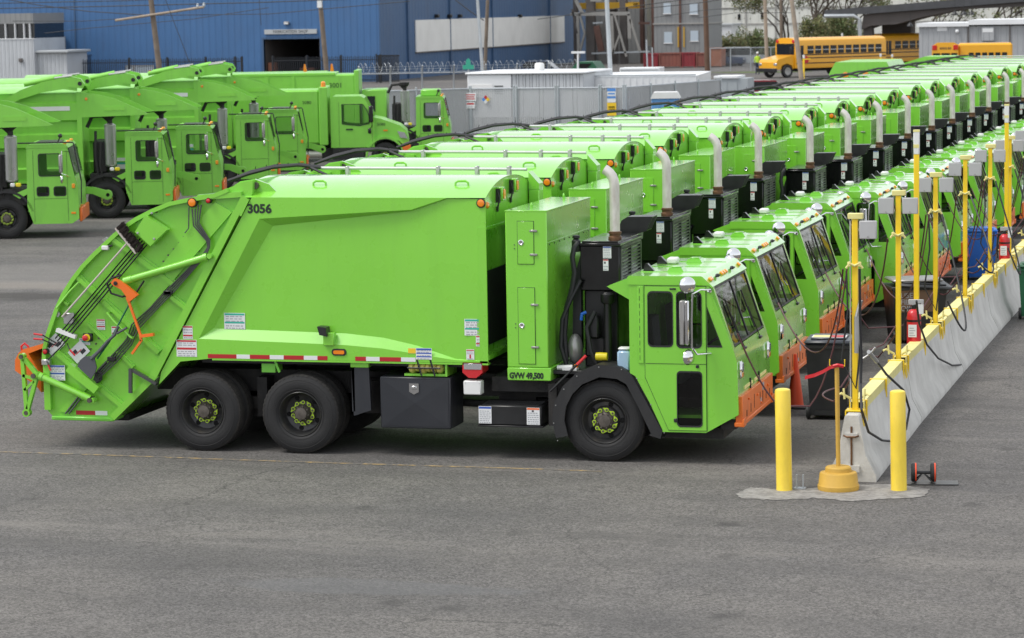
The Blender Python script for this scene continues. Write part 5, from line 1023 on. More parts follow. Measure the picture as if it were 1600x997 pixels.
# ---------------------------------------------------------------- the fleet parked behind on the left
def cab_b(T, small_windows=True, x0=.58, zr=2.42, mir=True):
    """low-entry cab; front axle at x = 0, near side y = 0"""
    side = [(.70,.38),(.62,.62),(.55,.85),(.57,2.36),(1.62,2.36),(1.80,1.62),(1.88,1.30),(1.88,.50),(1.70,.38)]
    W1 = rrect(.86,1.62,1.46,2.22,.07); S1, S2 = rrect(.80,1.10,1.13,1.36,.06), rrect(1.24,1.10,1.57,1.36,.06); hs_ = [W1]+([S1,S2] if small_windows else [])
    m = MB(); plate_y(m, side, hs_, 0, .05); plate_y(m, side, [W1], 2.35, 2.40); m.box(.57,.61,.05,2.35,.7,2.36); m.prism([(1.76,1.62),(1.80,1.62),(1.88,1.30),(1.88,.50),(1.82,.5),(1.8,1.3)], .0505, 2.3495)
    for y in (.0505,2.27): m.prism([(1.58,2.35),(1.63,2.35),(1.80,1.62),(1.74,1.62)], y, y+.08)
    m.box(.6,1.85,.05,2.35,.72,.78); C = m.build('cab', 'green_old', T, smooth=25)
    m = MB(); m.prism([(.55,2.362),(.57,2.43),(.66,2.46),(1.52,2.46),(1.60,2.43),(1.66,2.362)], -.008, 2.408); rf = m.build('cab_roof', 'green_old', C, smooth=50)
    for y in (.2,1.2,2.2): m = MB(); m.box(1.50,1.60,y-.06,y+.06,2.44,2.50,0,.02); m.build('clearance_lamp', 'amber_lens', rf)
    m = MB(); m.box(.75,1.4,.5,1.9,2.46,2.485,0,.01); m.tube([(1.35,.3,2.47),(1.42,.3,2.62)], .02, 6); m.ell((1.43,.3,2.66), (.06,.05,.06), 8, 6); m.build('roof_rack', 'black_metal', rf)
    m = MB(); m.add([(1.645,.13,2.33),(1.645,2.27,2.33),(1.79,2.27,1.65),(1.79,.13,1.65)], [(0,1,2,3)]); m.build('windscreen', 'glass_light', C, smooth=0)
    m = MB(); m.prism([(1.64,2.36),(1.66,2.36),(1.815,1.62),(1.795,1.62)], .05, .075); m.prism([(1.64,2.36),(1.66,2.36),(1.815,1.62),(1.795,1.62)], 2.325, 2.35); m.build('windscreen_seal', 'rubber', C)
    for wd_ in hs_:
        m = MB(); ring(m, wd_, .028, -.008, .004); m.build('window_seal', 'rubber', C); m = MB(); m.add([(p_[0],.02,p_[1]) for p_ in wd_], [tuple(range(len(wd_)))]); m.build('window', 'glass_light' if wd_ is W1 else 'glass_dark', C, smooth=0)
    m = MB(); m.box(.73,.737,-.004,0,.42,2.3); m.box(1.60,1.607,-.004,0,.45,2.3); m.box(.74,1.6,-.004,0,1.035,1.042); m.build('door_gap', 'text_dark', C, smooth=0)
    m = MB(); m.box(.95,1.05,1.0,1.9,.8,1.5,0,.05); m.box(.7,1.1,.3,.8,.8,1.15,0,.05); m.box(.64,.75,.32,.78,1.1,1.75,0,.04); m.build('seat', 'seat_grey', C)
    if mir:
        m = MB(); m.tube([(1.66,0,2.26),(1.5,-.2,2.28),(1.48,-.22,1.7),(1.66,0,1.6)], .016, 6); A = m.build('mirror_arm', 'chrome', C); m = MB(); m.box(1.42,1.52,-.32,-.15,1.72,2.2,0,.03); m.build('flat_mirror', 'mirror_back', A); m = MB(); m.ell((1.48,-.22,1.55), (.05,.10,.11), 10, 8); m.build('round_mirror', 'chrome', A)
    m = MB(); m.box(1.72,1.80,-.035,0,1.30,1.42,0,.012); m.build('turn_lamp', 'amber_lens', C); m = MB(); m.box(1.68,1.80,-.012,0,.63,.68,0,.004); m.build('reflector', 'amber', C)
    m = MB(); m.box(1.885,1.96,.05,2.35,.42,.78,0,.02); m.tube([(1.92,.07,.78),(1.94,.07,.86),(1.98,.07,.86),(2.0,.07,.78)], .014, 6); m.build('bumper', 'orange', T)
    m = MB()
    for (y0,y1) in ((0.0,.42),(1.98,2.40)):
        arch = [(.68*math.cos(R(a)), .53+.68*math.sin(R(a))) for a in range(15,176,16)]
        for i in range(len(arch)-1): (xa,za),(xb,zb) = arch[i], arch[i+1]; k = 1.09; m.prism([(xa,za),(xb,zb),(xb*k,.53+(zb-.53)*k),(xa*k,.53+(za-.53)*k)], y0, y1)
    m.build('fender', 'rubber', T, smooth=50); return C
def stack_b(T, x=.14, y=.30):
    m = MB(); n_ = 28; pts = []
    for k in range(n_*2): a = math.pi*k/n_; r_ = .165 if k % 2 else .150; pts.append((x+r_*math.cos(a), y+r_*math.sin(a)))
    m.prism(pts, 1.50, 2.66, axis=2); m.lathe([(.15,1.47),(.17,1.50),(.17,1.53)], (x,y,0), axis=2, n=20); m.lathe([(.17,2.63),(.17,2.66),(.10,2.70)], (x,y,0), axis=2, n=20); M = m.build('muffler', 'steel', T, smooth=0)
    m = MB(); m.tube([(x,y,2.66),(x,y,2.84)], .075, 10); m.lathe([(.08,2.82),(.17,2.90),(.18,3.0),(.15,3.0),(.0,2.96)], (x,y,0), axis=2, n=16); m.tube([(x,y,2.75),(x-.2,y,2.93),(x-.5,y,2.9),(x-.65,y,2.6)], .055, 8); m.build('stack_cap', 'frame_dark', M)
    m = MB(); m.box(x-.6,x+.45,.10,1.9,.85,1.30,0,.03); m.box(x-.5,x-.1,.25,1.8,1.3,2.2,0,.04); m.tube([(x-.35,.12,1.2),(x-.42,.1,1.8),(x-.4,.15,2.5)], .04, 8); m.tube([(x-.2,.1,1.1),(x-.3,.08,1.5),(x-.25,.1,2.2)], .03, 8); m.build('engine', 'frame_dark', T)
    m = MB(); m.box(x+.12,x+.26,.02,.12,1.36,1.46,0,.02); m.box(x-.02,x+.1,.02,.12,1.36,1.46,1,.02); m.build('reservoir_cap', ['yellow_cap','white'], T)
    m = MB(); m.prism([(.18,1.16),(.62,1.34),(.62,1.2),(.35,1.05)], .02, .5); m.build('cab_step', 'green_old', T)
def front_loader(name, loc, label, small=True, gvw=True, cyl_up=0.0):
    T = empty(name, loc, R(19), label, 'garbage truck', 'front loading garbage trucks parked at the back left')
    m = MB(); m.box(-8.2,1.6,.75,.85,.7,1.0); m.box(-8.2,1.6,1.55,1.65,.7,1.0); m.box(-5.5,-1,.8,1.6,.55,.8); m.build('chassis', 'frame_dark', T)
    wheel(T, 0, .05, ang=.3); wheel(T, 0, 2.35, far=True)
    for x in (-5.0,-6.4): wheel(T, x, .05, kind='deep'); wheel(T, x, 2.35, far=True, kind='deep')
    cab_b(T, small); stack_b(T)
    # body with pressed horizontal ribs
    m = MB(); xf_, xb_ = -.62, -7.6
    prof_ = [(1.10,.10),(1.45,.02),(1.50,.10),(2.02,.10),(2.07,.0),(2.42,.0),(2.47,.10),(2.78,.10),(2.83,.0),(3.30,.0),(3.36,.05),(3.62,.05)]
    for (za,ya),(zb,yb) in zip(prof_, prof_[1:]):
        for far in (0,1):
            f = (lambda y: 2.40-y) if far else (lambda y: y); m.add([(xb_,f(ya),za),(xf_-.12,f(ya),za),(xf_-.12,f(yb),zb),(xb_,f(yb),zb)], [(0,1,2,3)])
    m.box(xf_-.14,xf_,-.01,2.41,1.05,3.62); m.box(xb_,xb_+.15,0,2.40,1.05,3.60); m.box(xb_,xf_,.05,2.35,1.05,1.12)
    arch = [(2.4*k/10, 3.60+.16*(1-abs(2*k/10-1)**2.4)) for k in range(11)]
    for (ya,za),(yb,zb) in zip(arch, arch[1:]): m.add([(xb_,ya,za),(xf_,ya,za),(xf_,yb,zb),(xb_,yb,zb)], [(0,1,2,3)])
    B = m.build('body', 'green_old', T, smooth=25)
    m = MB(); m.box(-3.4,-.95,-.012,.05,3.10,3.22); m.build('track_strip', 'white', B, smooth=0)
    m = MB(); m.box(-1.25,-.82,.03,.08,1.22,1.55); m.box(-1.25,-.82,.028,.03,1.36,1.42,1); m.build('warning_label', ['label','label_teal'], B, smooth=0)
    if gvw:
        tm = text_mesh('gross_weight', 'GVW 50,000', .17, 'text_dark'); inst('gross_weight', tm, B, (-2.35,.085,2.12), (math.pi/2,0,0))
    # hopper wing plates reaching forward above the cab, one each side
    for y in (-.02, 2.34):
        m = MB(); m.prism([(-.62,3.60),(-.10,3.53),(.35,3.40),(.80,3.19),(1.28,2.96),(1.20,2.94),(-.62,2.90)], y, y+.06); W_ = m.build('hopper_wing', 'green_old', T, smooth=0)
        m = MB(); m.box(.0,.6,y-.012,y,3.08,3.20); m.build('wing_rib', 'green', W_)
        m = MB(); m.lathe([(.04,y),(.04,y-.02),(0,y-.025)], (-.48,0,3.42), n=12); m.build('marker_lamp', 'amber', W_)
    # loader arms: curved beam, pivot boss and cylinder
    for y in (-.16, 2.44):
        pts = [(-3.3,3.05),(-2.85,3.32),(-2.3,3.60),(-1.7,3.80),(-1.1,3.90),(-.72,3.86)]; m = MB()
        for k in range(len(pts)-1):
            (xa,za),(xb,zb) = pts[k], pts[k+1]; t0 = .11+.02*k; t1 = .11+.02*(k+1)
            m.prism([(xa,za-t0),(xb,zb-t1),(xb,zb+t1*.7),(xa,za+t0*.7)], y, y+.14)
        m.prism([(-.95,3.76),(-.55,3.72),(-.50,3.84),(-.60,4.0),(-.85,4.06),(-1.0,4.0)], y-.02, y+.16); A = m.build('loader_arm', 'green_old', T, smooth=30)
        m = MB(); m.lathe([(0,y-.035),(.06,y-.035),(.06,y-.02)], (-.63,0,3.86), n=14); m.build('pivot_pin', 'black_metal', A)
        m = MB(); m.tube([(-2.2,y+.07,3.86),(-1.35,y+.07,4.02)], .07, 12, 0); m.tube([(-1.35,y+.07,4.02),(-.85,y+.07,4.08)], .035, 10, 1); m.build('arm_cylinder', ['green_old','steel'], A)
        if y < 0: continue
        m = MB(); m.prism([(1.55,1.02),(2.05,.98),(2.45,.80),(2.55,.92),(2.5,1.05),(2.1,1.16),(1.55,1.2)], y, y+.1); 
        m.lathe([(0,y-.02),(.13,y-.02),(.13,y+.12),(0,y+.12)], (2.45,0,.95), n=16); F = m.build('fork_arm', 'green_old', T, smooth=30); m = MB(); m.lathe([(0,y-.03),(.05,y-.03),(.05,y-.02)], (2.46,0,.95), n=12); m.build('pin_hole', 'dark_hole', F)
    m = MB(); m.tube([(.35,-.03,2.50),(1.78,-.03,2.50),(1.80,-.03,2.46),(1.97,-.03,1.5)], .02, 6); m.tube([(1.97,-.03,1.5),(1.95,-.03,.9)], .016, 6); m.build('guard_rail', 'black_metal', T)
    return T
FL = [((-17.8,31.86,0),'green front loading garbage truck at the left edge, cab beside a grey muffler',True,True),
      ((-17.9,38.66,0),'green front loading garbage truck second from the left edge, weight lettering on its side',True,True),
      ((-17.8,42.3,0),'green front loading garbage truck third from the left, behind the nearest truck tail',True,False),
      ((-18.8,50.0,0),'green front loading garbage truck fourth from the left edge, wide tall cab window',False,False),
      ((-19.4,54.6,0),'green front loading garbage truck fifth from the left, beside the bonneted truck',False,False)]
for loc, lb, sm, gv in FL: front_loader('front_loader_truck', loc, lb, sm, gv)
def bonneted(loc):
    T = empty('bonneted_truck', loc, R(16), 'green bonneted garbage truck with smooth box body and orange bumper end', 'garbage truck')
    m = MB(); m.box(-7,1.2,.75,.85,.65,.9); m.box(-7,1.2,1.55,1.65,.65,.9); m.box(-2.3,-.75,.2,1.2,.45,.85,0,.02); m.build('chassis', 'frame_dark', T)
    m = MB(); m.tube([(-3.9,.3,.62),(-2.9,.3,.62)], .06, 10); m.tube([(-2.9,.3,.62),(-2.3,.3,.62)], .13, 14); m.build('exhaust_pipe', 'exhaust', T)
    wheel(T, 0, .05, r=.96); wheel(T, 0, 2.35, far=True, r=.96)
    for x in (-4.4,): wheel(T, x, .05, kind='deep', r=.96); wheel(T, x, 2.35, far=True, kind='deep', r=.96)
    m = MB(); m.box(-6.8,-2.35,.0,2.42,1.0,2.95,0,.06); m.box(-2.36,-2.05,-.03,2.45,.95,3.05,0,.03); B = m.build('body', 'green_old', T, smooth=30); m = MB(); m.lathe([(.09,3.05),(.085,3.2),(.05,3.24),(0,3.25)], (-2.2,.35,0), axis=2, n=14); m.build('beacon', 'amber', B)
    tm = text_mesh('fleet_number', '5080', .16, 'text_dark'); inst('fleet_number', tm, B, (-2.95,-.004,2.45), (math.pi/2,0,0))
    side = [(-1.95,.85),(-1.95,2.60),(-1.85,2.70),(-.85,2.70),(-.70,2.60),(-.38,1.95),(-.38,.85)]; W1 = [(-1.55,1.70),(-1.55,2.42),(-.78,2.42),(-.62,2.2),(-.55,1.98),(-.55,1.70),(-.9,1.62),(-1.3,1.66)]
    m = MB(); plate_y(m, side, [W1], .05, .10); plate_y(m, side, [W1], 2.30, 2.35); m.box(-1.95,-1.9,.1,2.3,.85,2.6); m.box(-1.9,-.4,.1,2.3,.85,.9); m.prism([(-1.9,2.62),(-1.85,2.70),(-.85,2.70),(-.72,2.62)], .1005, 2.2995); m.prism([(-.45,1.95),(-.38,1.95),(-.38,.85),(-.45,.85)], .1005, 2.2995); C = m.build('cab', 'green_old', T, smooth=30)
    m = MB(); m.add([(-.71,.12,2.60),(-.71,2.28,2.60),(-.39,2.28,1.96),(-.39,.12,1.96)], [(0,1,2,3)]); m.build('windscreen', 'glass_light', C, smooth=0); m = MB(); ring(m, W1, .03, .04, .055); m.build('window_seal', 'rubber', C); m = MB(); m.add([(p[0],.07,p[1]) for p in W1], [tuple(range(len(W1)))]); m.build('window', 'glass_light', C, smooth=0)
    m = MB(); m.box(-1.65,-1.642,.046,.05,.9,2.5); m.box(-.46,-.452,.046,.05,.9,1.7); m.box(-1.4,-1.15,.03,.05,1.48,1.53); m.build('door_line', 'text_dark', C, smooth=0)
    m = MB(); m.tube([(-.55,.05,2.3),(-.45,-.2,2.4),(-.45,-.2,1.6),(-.6,.05,1.5)], .016, 6); m.box(-.56,-.4,-.32,-.12,1.75,2.35,0,.03); m.box(-.60,-.48,-.27,-.15,1.35,1.55,0,.03); m.build('mirror', 'black_gloss', C)
    m = MB()
    hood = [(-.38,1.0),(-.38,1.92),(-.1,1.86),(.55,1.62),(.78,1.42),(.84,1.05),(.84,.95),(.62,.95),(.52,1.05),(.3,1.13),(0,1.16),(-.3,1.13)]
    m.prism(hood, .12, 2.28); ar = [(.64*math.cos(R(a)), .51+.64*math.sin(R(a))) for a in range(0,181,15)]
    for (xa,za),(xb,zb) in zip(ar, ar[1:]): k = 1.12; m.prism([(xa,za),(xb,zb),(xb*k,.51+(zb-.51)*k),(xa*k,.51+(za-.51)*k)], .0, .4)
    H = m.build('bonnet', 'green_old', T, smooth=40); m = MB(); m.prism([(.45,1.42),(.72,1.36),(.82,1.14),(.55,1.18)], .07, .13); m.build('headlamp', 'headlamp', H); m = MB(); m.box(-.05,.1,.10,.12,1.42,1.47); m.build('turn_lamp', 'amber', H)
    tm = text_mesh('bonnet_number', '5080', .15, 'text_dark'); inst('bonnet_number', tm, H, (-.28,.117,1.62), (math.pi/2,0,0))
    m = MB(); m.prism([(.58,.92),(.92,.92),(.95,.55),(.70,.48),(.66,.70)], .0, .35); m.prism([(.58,.92),(.92,.92),(.95,.55),(.70,.48)], 2.05, 2.4); m.build('bumper_end', 'orange', T); m = MB(); m.box(.6,.93,.35,2.05,.5,.85,0,.03); m.build('bumper', 'black_metal', T)
    m = MB(); m.box(-1.9,-.75,.02,.4,.42,.5); m.box(-1.9,-.75,.02,.1,.5,.84); m.build('step', 'black_metal', T)
bonneted((onY(602,240,61).x,61.0,0))
def rear_b(loc, label):
    T = empty('side_parked_truck', loc, R(15), label, 'garbage truck'); m = MB(); m.box(-7.2,1.6,.75,1.65,.6,.95); m.build('chassis', 'frame_dark', T)
    wheel(T, 0, .05); wheel(T, 0, 2.35, far=True); wheel(T, -5, .05, kind='deep'); cab_b(T, True); stack_b(T)
    m = MB(); m.box(-7,-1.75,0,2.4,1.05,3.35,0,.05); m.box(-1.78,-1.6,-.02,2.42,1.0,3.5,0,.02)
    for x in (-6.2,-5.2,-4.2): m.box(x,x+.14,-.03,0,1.05,3.3)
    m.box(-6.9,-2.5,-.02,2.42,3.3,3.42,0,.02); B = m.build('body', 'green_old', T, smooth=25); tm = text_mesh('fleet_number', '3001', .26, 'text_dark'); inst('fleet_number', tm, B, (-2.75,-.006,2.85), (math.pi/2,0,0))
    m = MB(); m.box(.75,1.5,.3,2.1,2.46,2.70,0,.03); m.build('roof_box', 'green_old', T)
    m = MB(); m.box(-1.5,-.55,.1,2.3,1.1,2.75,0,.05); m.box(-1.3,-1.0,.08,.1,1.9,2.5,1); m.build('second_cabin', ['green_old','window_dark'], T)
    return T
rear_b((onY(628,225,67).x,67.0,0), 'green garbage truck behind the bonneted truck, tall muffler between its two cabins')
for k, (x, y, lb) in enumerate(((-27.5,64,'green garbage truck with only its roof showing above the front loader arms'),(-24.2,72.5,'green garbage truck roof with orange lamps showing behind the bonneted truck'))):
    T = empty('parked_truck', (x,y,0), R(17), lb, 'garbage truck'); m = MB(); m.box(-6,2.0,0,2.4,.9,3.15,0,.08); m.box(-5.5,1.5,.2,2.2,3.15,3.3,0,.06); m.build('body', 'green_old', T, smooth=30); m = MB(); m.box(-6,3.6,.6,1.8,.55,.9); m.build('chassis', 'frame_dark', T); m = MB(); m.prism([(2.1,.8),(2.1,2.5),(3.2,2.5),(3.6,1.4),(3.6,.8)], 0, 2.4); m.build('cab', 'green_old', T, smooth=25)
    wheel(T, 2.6, 0.0); wheel(T, -3.8, 0.0, kind='deep')
    for xx in (.5,1.6): m = MB(); m.prism([(xx,3.3),(xx+.16,3.3),(xx+.1,3.62),(xx+.04,3.62)], .2, .35); m.build('beacon', 'amber', T)
# two trucks whose tails show beyond the far end of the row
for k, (px, py, zz, lb) in enumerate(((1345,97,3.45,'green garbage truck seen from behind past the row, amber lamps along its top'),(1490,92,3.4,'green garbage truck with sloping tail showing just in front of the short school bus'))):
    p = onZ(px, py, zz); T = empty('distant_truck', (p.x,p.y,0), R(90 if k == 0 else 0), lb, 'garbage truck')
    m = MB()
    if k == 0:
        m.prism([(-2.0,1.0),(-2.0,3.0),(-1.75,3.45),(1.75,3.45),(2.0,3.0),(2.0,1.0)], 0, 6, axis=0) if False else m.prism([(-1.25,.9),(-1.25,3.0),(-1.0,3.45),(1.0,3.45),(1.25,3.0),(1.25,.9)], 0, 5.0, axis=0); m.build('body', 'green_old', T, smooth=25)
        for y in (-.85,-.2,.6): m = MB(); m.lathe([(.12,0),(.12,-.03),(0,-.04)], (0,y,2.95), axis=0, n=12); m.build('tail_lamp', 'amber', T)
        m = MB(); m.box(-.04,0,-.4,.4,2.35,2.7); m.build('tail_opening', 'dark_hole', T)
    else: m.prism([(-3.0,1.0),(-3.1,2.4),(-2.2,3.2),(-1.2,3.5),(.6,3.5),(.6,1.0)], 0, 2.4); m.build('body', 'green_old', T, smooth=25)
    wheel(T, 1.2, -1.2 if k == 0 else .0, kind='deep'); wheel(T, 4.8 if k == 0 else .0, -1.2 if k == 0 else 0.0)

# ---------------------------------------------------------------- background: blue workshop
ribbed('blue_clad_shaded', (.050, .112, .225), .9, 1, .55)  # front cladding with a darker base colour, shading the wall turned from the sun
cor = onZ(594,127.5); YB = cor.y; XB = cor.x
BL = empty('workshop', (XB,YB,0), 0, 'large blue metal clad workshop with an open door and lettered sign', 'building')
def L(p): return (p.x-XB, p.y-YB, p.z)
d0, d1 = onY(412,62,YB).x-XB, onY(500,62,YB).x-XB; dh = onY(455,61,YB).z
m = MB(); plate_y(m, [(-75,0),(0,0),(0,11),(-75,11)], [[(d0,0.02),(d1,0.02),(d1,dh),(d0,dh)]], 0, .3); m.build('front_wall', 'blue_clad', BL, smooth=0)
m = MB(); m.box(-.3,0,.305,78,0,11); m.build('side_wall', 'blue_clad_shaded', BL, smooth=0)
m = MB(); m.box(-75,0.3,-.3,78,11,11.3); m.build('roof', 'sign_grey', BL)
m = MB(); m.box(d0-.01,d0-.1,.31,14,0,dh+.4); m.box(d1+.01,d1+.1,.31,14,0,dh+.4); m.box(d0,d1,14,14.1,0,dh+.4); m.box(d0,d1,.31,14,dh+.3,dh+.4); dr = m.build('door_interior', 'steel_col', BL, smooth=0)
m = MB(); m.box(d0-.16,d0,-.06,.31,0,dh+.16); m.box(d1,d1+.16,-.06,.31,0,dh+.16); m.box(d0,d1,-.06,.31,dh,dh+.16); m.build('door_frame', 'blue_clad_dark', BL, smooth=0)
m = MB(); m.box(d0+.1,d0+.7,.6,1.2,0,1.6); m.box(d0+2,d0+3.2,3,4,0,1.1); m.build('door_stock', 'shed_brown', dr)
s0, s1 = onY(413,46.5,YB-.12), onY(495,45.2,YB-.12); sz0, sz1 = onY(413,53.8,YB-.12).z, s0.z
m = MB(); m.box(s0.x-XB,s1.x-XB,-.16,-.05,sz0,sz1,0,.01); sg = m.build('sign_board', 'sign_grey', BL)
tm = text_mesh('sign_lettering', 'FABRICATION SHOP', .34, 'ink', bold=.005, spacing=1.12); t_ = inst('sign_lettering', tm, sg, (0,0,0), (math.pi/2,0,0)); bw = tm.vertices and max(v.co.x for v in tm.vertices); t_.scale = ((s1.x-s0.x)*.66/bw,1,1); t_.location = (s0.x-XB+(s1.x-s0.x)*.17,-.165,sz0+.09)
q = onY(447,36,YB-.3); m = MB(); m.box(q.x-XB-.22,q.x-XB+.22,-.35,0,q.z-.12,q.z+.12,0,.05); wl = m.build('wall_lamp', 'mirror_back', BL); m = MB(); m.box(q.x-XB-.17,q.x-XB+.17,-.36,-.345,q.z-.1,q.z+.02); m.build('lamp_glass', 'label', wl)
for px in (118,594): x = onY(px,60,YB).x-XB; m = MB(); m.box(x-.06,x+.06,-.05,0,0,11); m.build('downpipe', 'blue_clad_dark', BL)
# white board on the side wall
def onside(px,py): return onX(px,py,XB+.12)
b0, b1 = onside(650,31.5), onside(882,30); c0, c1 = onside(650,73.9), onside(882,66)
m = MB(); m.box(.02,.12,b0.y-YB,b1.y-YB,min(c0.z,c1.z)+.05,b0.z); wb = m.build('white_board', 'white_board', BL); m = MB(); m.box(.0,.135,b0.y-YB-.05,b1.y-YB+.05,min(c0.z,c1.z)-.05,min(c0.z,c1.z)+.04); m.build('board_trim', 'steel_col', wb)
for px in (638,704,770,860): y = onside(px,50).y-YB; m = MB(); m.box(0,.16,y-.08,y+.08,0,11); m.build('downpipe', 'blue_clad_dark', BL)
for px in (682,702,718,812): q = onside(px,25); m = MB(); m.box(0,.35,q.y-YB-.25,q.y-YB+.25,q.z-.15,q.z+.15,0,.05); m.build('wall_lamp', 'black_metal', BL)
q0, q1 = onY(268,101,YB-.1), onY(318,119,YB-.1)
for (a,b) in ((198,208),(211,240),(268,290),(293,317)):
    x0, x1 = onY(a,108,YB).x-XB, onY(b,108,YB).x-XB; zt, zb = onY(a,103.5,YB).z, onY(a,117,YB).z; m = MB(); m.box(x0,x1,-.05,.0,zb,zt,0); wn = m.build('window', 'window_pale' if a < 260 else 'window_dark', BL); m = MB(); m.box(x0-.08,x1+.08,-.08,-.05,zt,zt+.08); m.box(x0-.08,x0,-.08,-.05,zb,zt); m.box(x1,x1+.08,-.08,-.05,zb,zt); m.build('window_frame', 'steel_col_light', wn)
# blue and white notices beside the door
for k,(px,py) in enumerate(((403,120),(490,123))): q = onY(px,py,YB-2); e = empty('notice_post', (q.x,q.y,0), 0, ['blue and white notice on a post left of the workshop door','blue and white notice on a post right of the workshop door'][k], 'sign', 'notices by the workshop door'); m = MB(); m.box(-.04,.04,0,.06,0,q.z+.3); m.build('post', 'galv', e); m = MB(); m.box(-.25,.25,-.03,0,q.z-.35,q.z+.35,0); m.box(-.2,.2,-.035,-.03,q.z-.05,q.z+.1,1); m.box(-.2,.2,-.035,-.03,q.z+.2,q.z+.3,1); m.build('notice', ['label','sign_blue'], e, smooth=0)
# white cabin at the left edge
YC = YB-9; a, b = onY(-40,22,YC), onY(51,22,YC); zt = a.z
CA = empty('site_cabin', (b.x,YC,0), 0, 'white corrugated cabin with a strip of windows at the left edge', 'cabin')
w0 = -(b.x-a.x); zw1, zw0 = onY(30,37,YC).z, onY(30,59,YC).z
m = MB(); m.box(w0,0,0,6,0,zw0-.05); m.build('lower_wall', 'white_clad', CA, smooth=0); m = MB(); m.box(w0,0,0,6,zw1,zt); m.build('fascia', 'grey_clad', CA, smooth=0); m = MB(); m.box(w0,0,.25,5.9,zw0-.05,zw1); m.build('window_recess', 'window_dark', CA, smooth=0)
for px in (-15,8,23,37,46): x = onY(px,48,YC).x-b.x; m = MB(); m.box(x-.035,x+.035,.0,.26,zw0-.05,zw1); m.build('mullion', 'white_metal', CA)
m = MB(); m.box(w0,.05,-.05,.1,zw0-.12,zw0-.05); m.build('sill', 'white_metal', CA)
q = onY(33,94,YC); m = MB(); m.box(q.x-b.x-.15,q.x-b.x+.15,-.2,0,q.z-.15,q.z+.15,0,.03); m.build('vent', 'steel_col', CA)
a2, b2_ = onY(51,80,YC), onY(98,80,YC); AN = empty('cabin_annex', (a2.x+.1,YC+.5,0), 0, 'low white corrugated lean-to beside the white cabin', 'shed'); wv = b2_.x-a2.x; m = MB(); m.box(0,wv,0,4,0,a2.z-.15); m.build('wall', 'white_clad', AN, smooth=0); m = MB(); m.box(-.05,wv+.3,-.35,4.1,a2.z-.15,a2.z+.05,0,.04); m.build('roof', 'sign_grey', AN)
a3, b3_ = onY(52,58,YB-3), onY(80,80,YB-3); ST = empty('stair_landing', (a3.x,YB-3,0), 0, 'dark steel stair landing with a grey door behind the white lean-to', 'stairs'); m = MB(); m.box(.2,b3_.x-a3.x,1.5,2.9,b3_.z-.2,a3.z); m.build('grey_door_box', 'steel_col_light', ST); m = MB()
for k in range(6): z = b3_.z+.3*k; m.tube([(0,0,z),(2.4,0,z)], .03, 5)
for x in (0,1.2,2.4): m.tube([(x,0,0),(x,0,a3.z)], .04, 5)
m.build('railing', 'fence_black', ST); m = MB(); m.box(0,2.4,-.1,2.9,b3_.z-.25,b3_.z-.2); m.build('deck', 'fence_black', ST)
q = onY(60,49,YB-.4); e = empty('shop_sign', (q.x,YB-.2,q.z), 0, 'small pale plate on the blue wall above the stair landing', 'sign'); m = MB(); m.box(-.6,.6,-.1,.15,-.25,.25); m.box(-.7,-.6,-.1,.15,-.3,.3); m.build('plate', 'white_board', e)
a4, b4_ = onY(99,88,YB-4), onY(131,88,YB-4); e = empty('blue_skip', (a4.x,YB-4,0), 0, 'blue steel skip against the workshop wall right of the lean-to', 'skip'); m = MB(); m.box(0,b4_.x-a4.x,0,1.5,.2,a4.z); m.box(-.08,b4_.x-a4.x+.08,-.06,1.56,a4.z,a4.z+.1); m.box(.6,.7,-.05,0,.2,a4.z); m.box(1.3,1.4,-.05,0,.2,a4.z); m.build('skip_body', 'blue_clad_dark', e)
for k in range(2): m = MB(); m.box(.2+1.2*k,.5+1.2*k,.3,1.2,0,.2); m.build('skid', 'steel_col', e)
# black picket fences
def picket(px0, px1, topy, Y, label, posts):
    a, b = onY(px0,topy,Y), onY(px1,topy,Y); h_ = a.z; e = empty('picket_fence', (a.x,Y,0), 0, label, 'fence', 'black steel picket fences'); W_ = b.x-a.x
    m = MB(); k = 0
    while k*.16 < W_: x = k*.16; m.box(x-.026,x+.026,-.02,.02,.08,h_+.05*(k % 2)); k += 1
    tag(m.build('pickets', 'fence_black', e, smooth=0), kind='stuff')
    for z in (.25,h_-.25): m = MB(); m.box(0,W_,-.03,.03,z-.03,z+.03); m.build('rail', 'fence_black', e)
    for t in posts: x = W_*t; m = MB(); m.box(x-.07,x+.07,-.07,.07,0,h_+.15); m.build('post', 'fence_black', e)
picket(30, 378, 95, YB-5.5, 'black steel picket fence in front of the blue workshop, left of the door', (0,.11,.28,.5,.67,.84,.97,1))
picket(426, 594, 90, YB-4, 'black steel picket fence across the workshop door', (0,.32,.64,1)); 
e = empty('gate_panel', onY(590,87,YB-3.2)[:2]+(0,) if False else (onY(588,87,YB-3.2).x,YB-3.2,0), 0, 'dense black gate panel at the corner of the blue workshop', 'gate'); m = MB(); hh = onY(600,86,YB-3.2).z; ww = onY(624,87,YB-3.2).x-onY(588,87,YB-3.2).x
for k in range(int(ww/.1)): m.box(.1*k,.1*k+.06,-.02,.02,.05,hh)
tag(m.build('bars', 'fence_black', e, smooth=0), kind='stuff'); m = MB(); m.box(0,ww,-.04,.04,hh-.1,hh); m.build('top_rail', 'fence_black', e); m = MB(); m.box(-.05,.05,-.05,.05,0,hh+.1); m.build('post', 'fence_black', e)

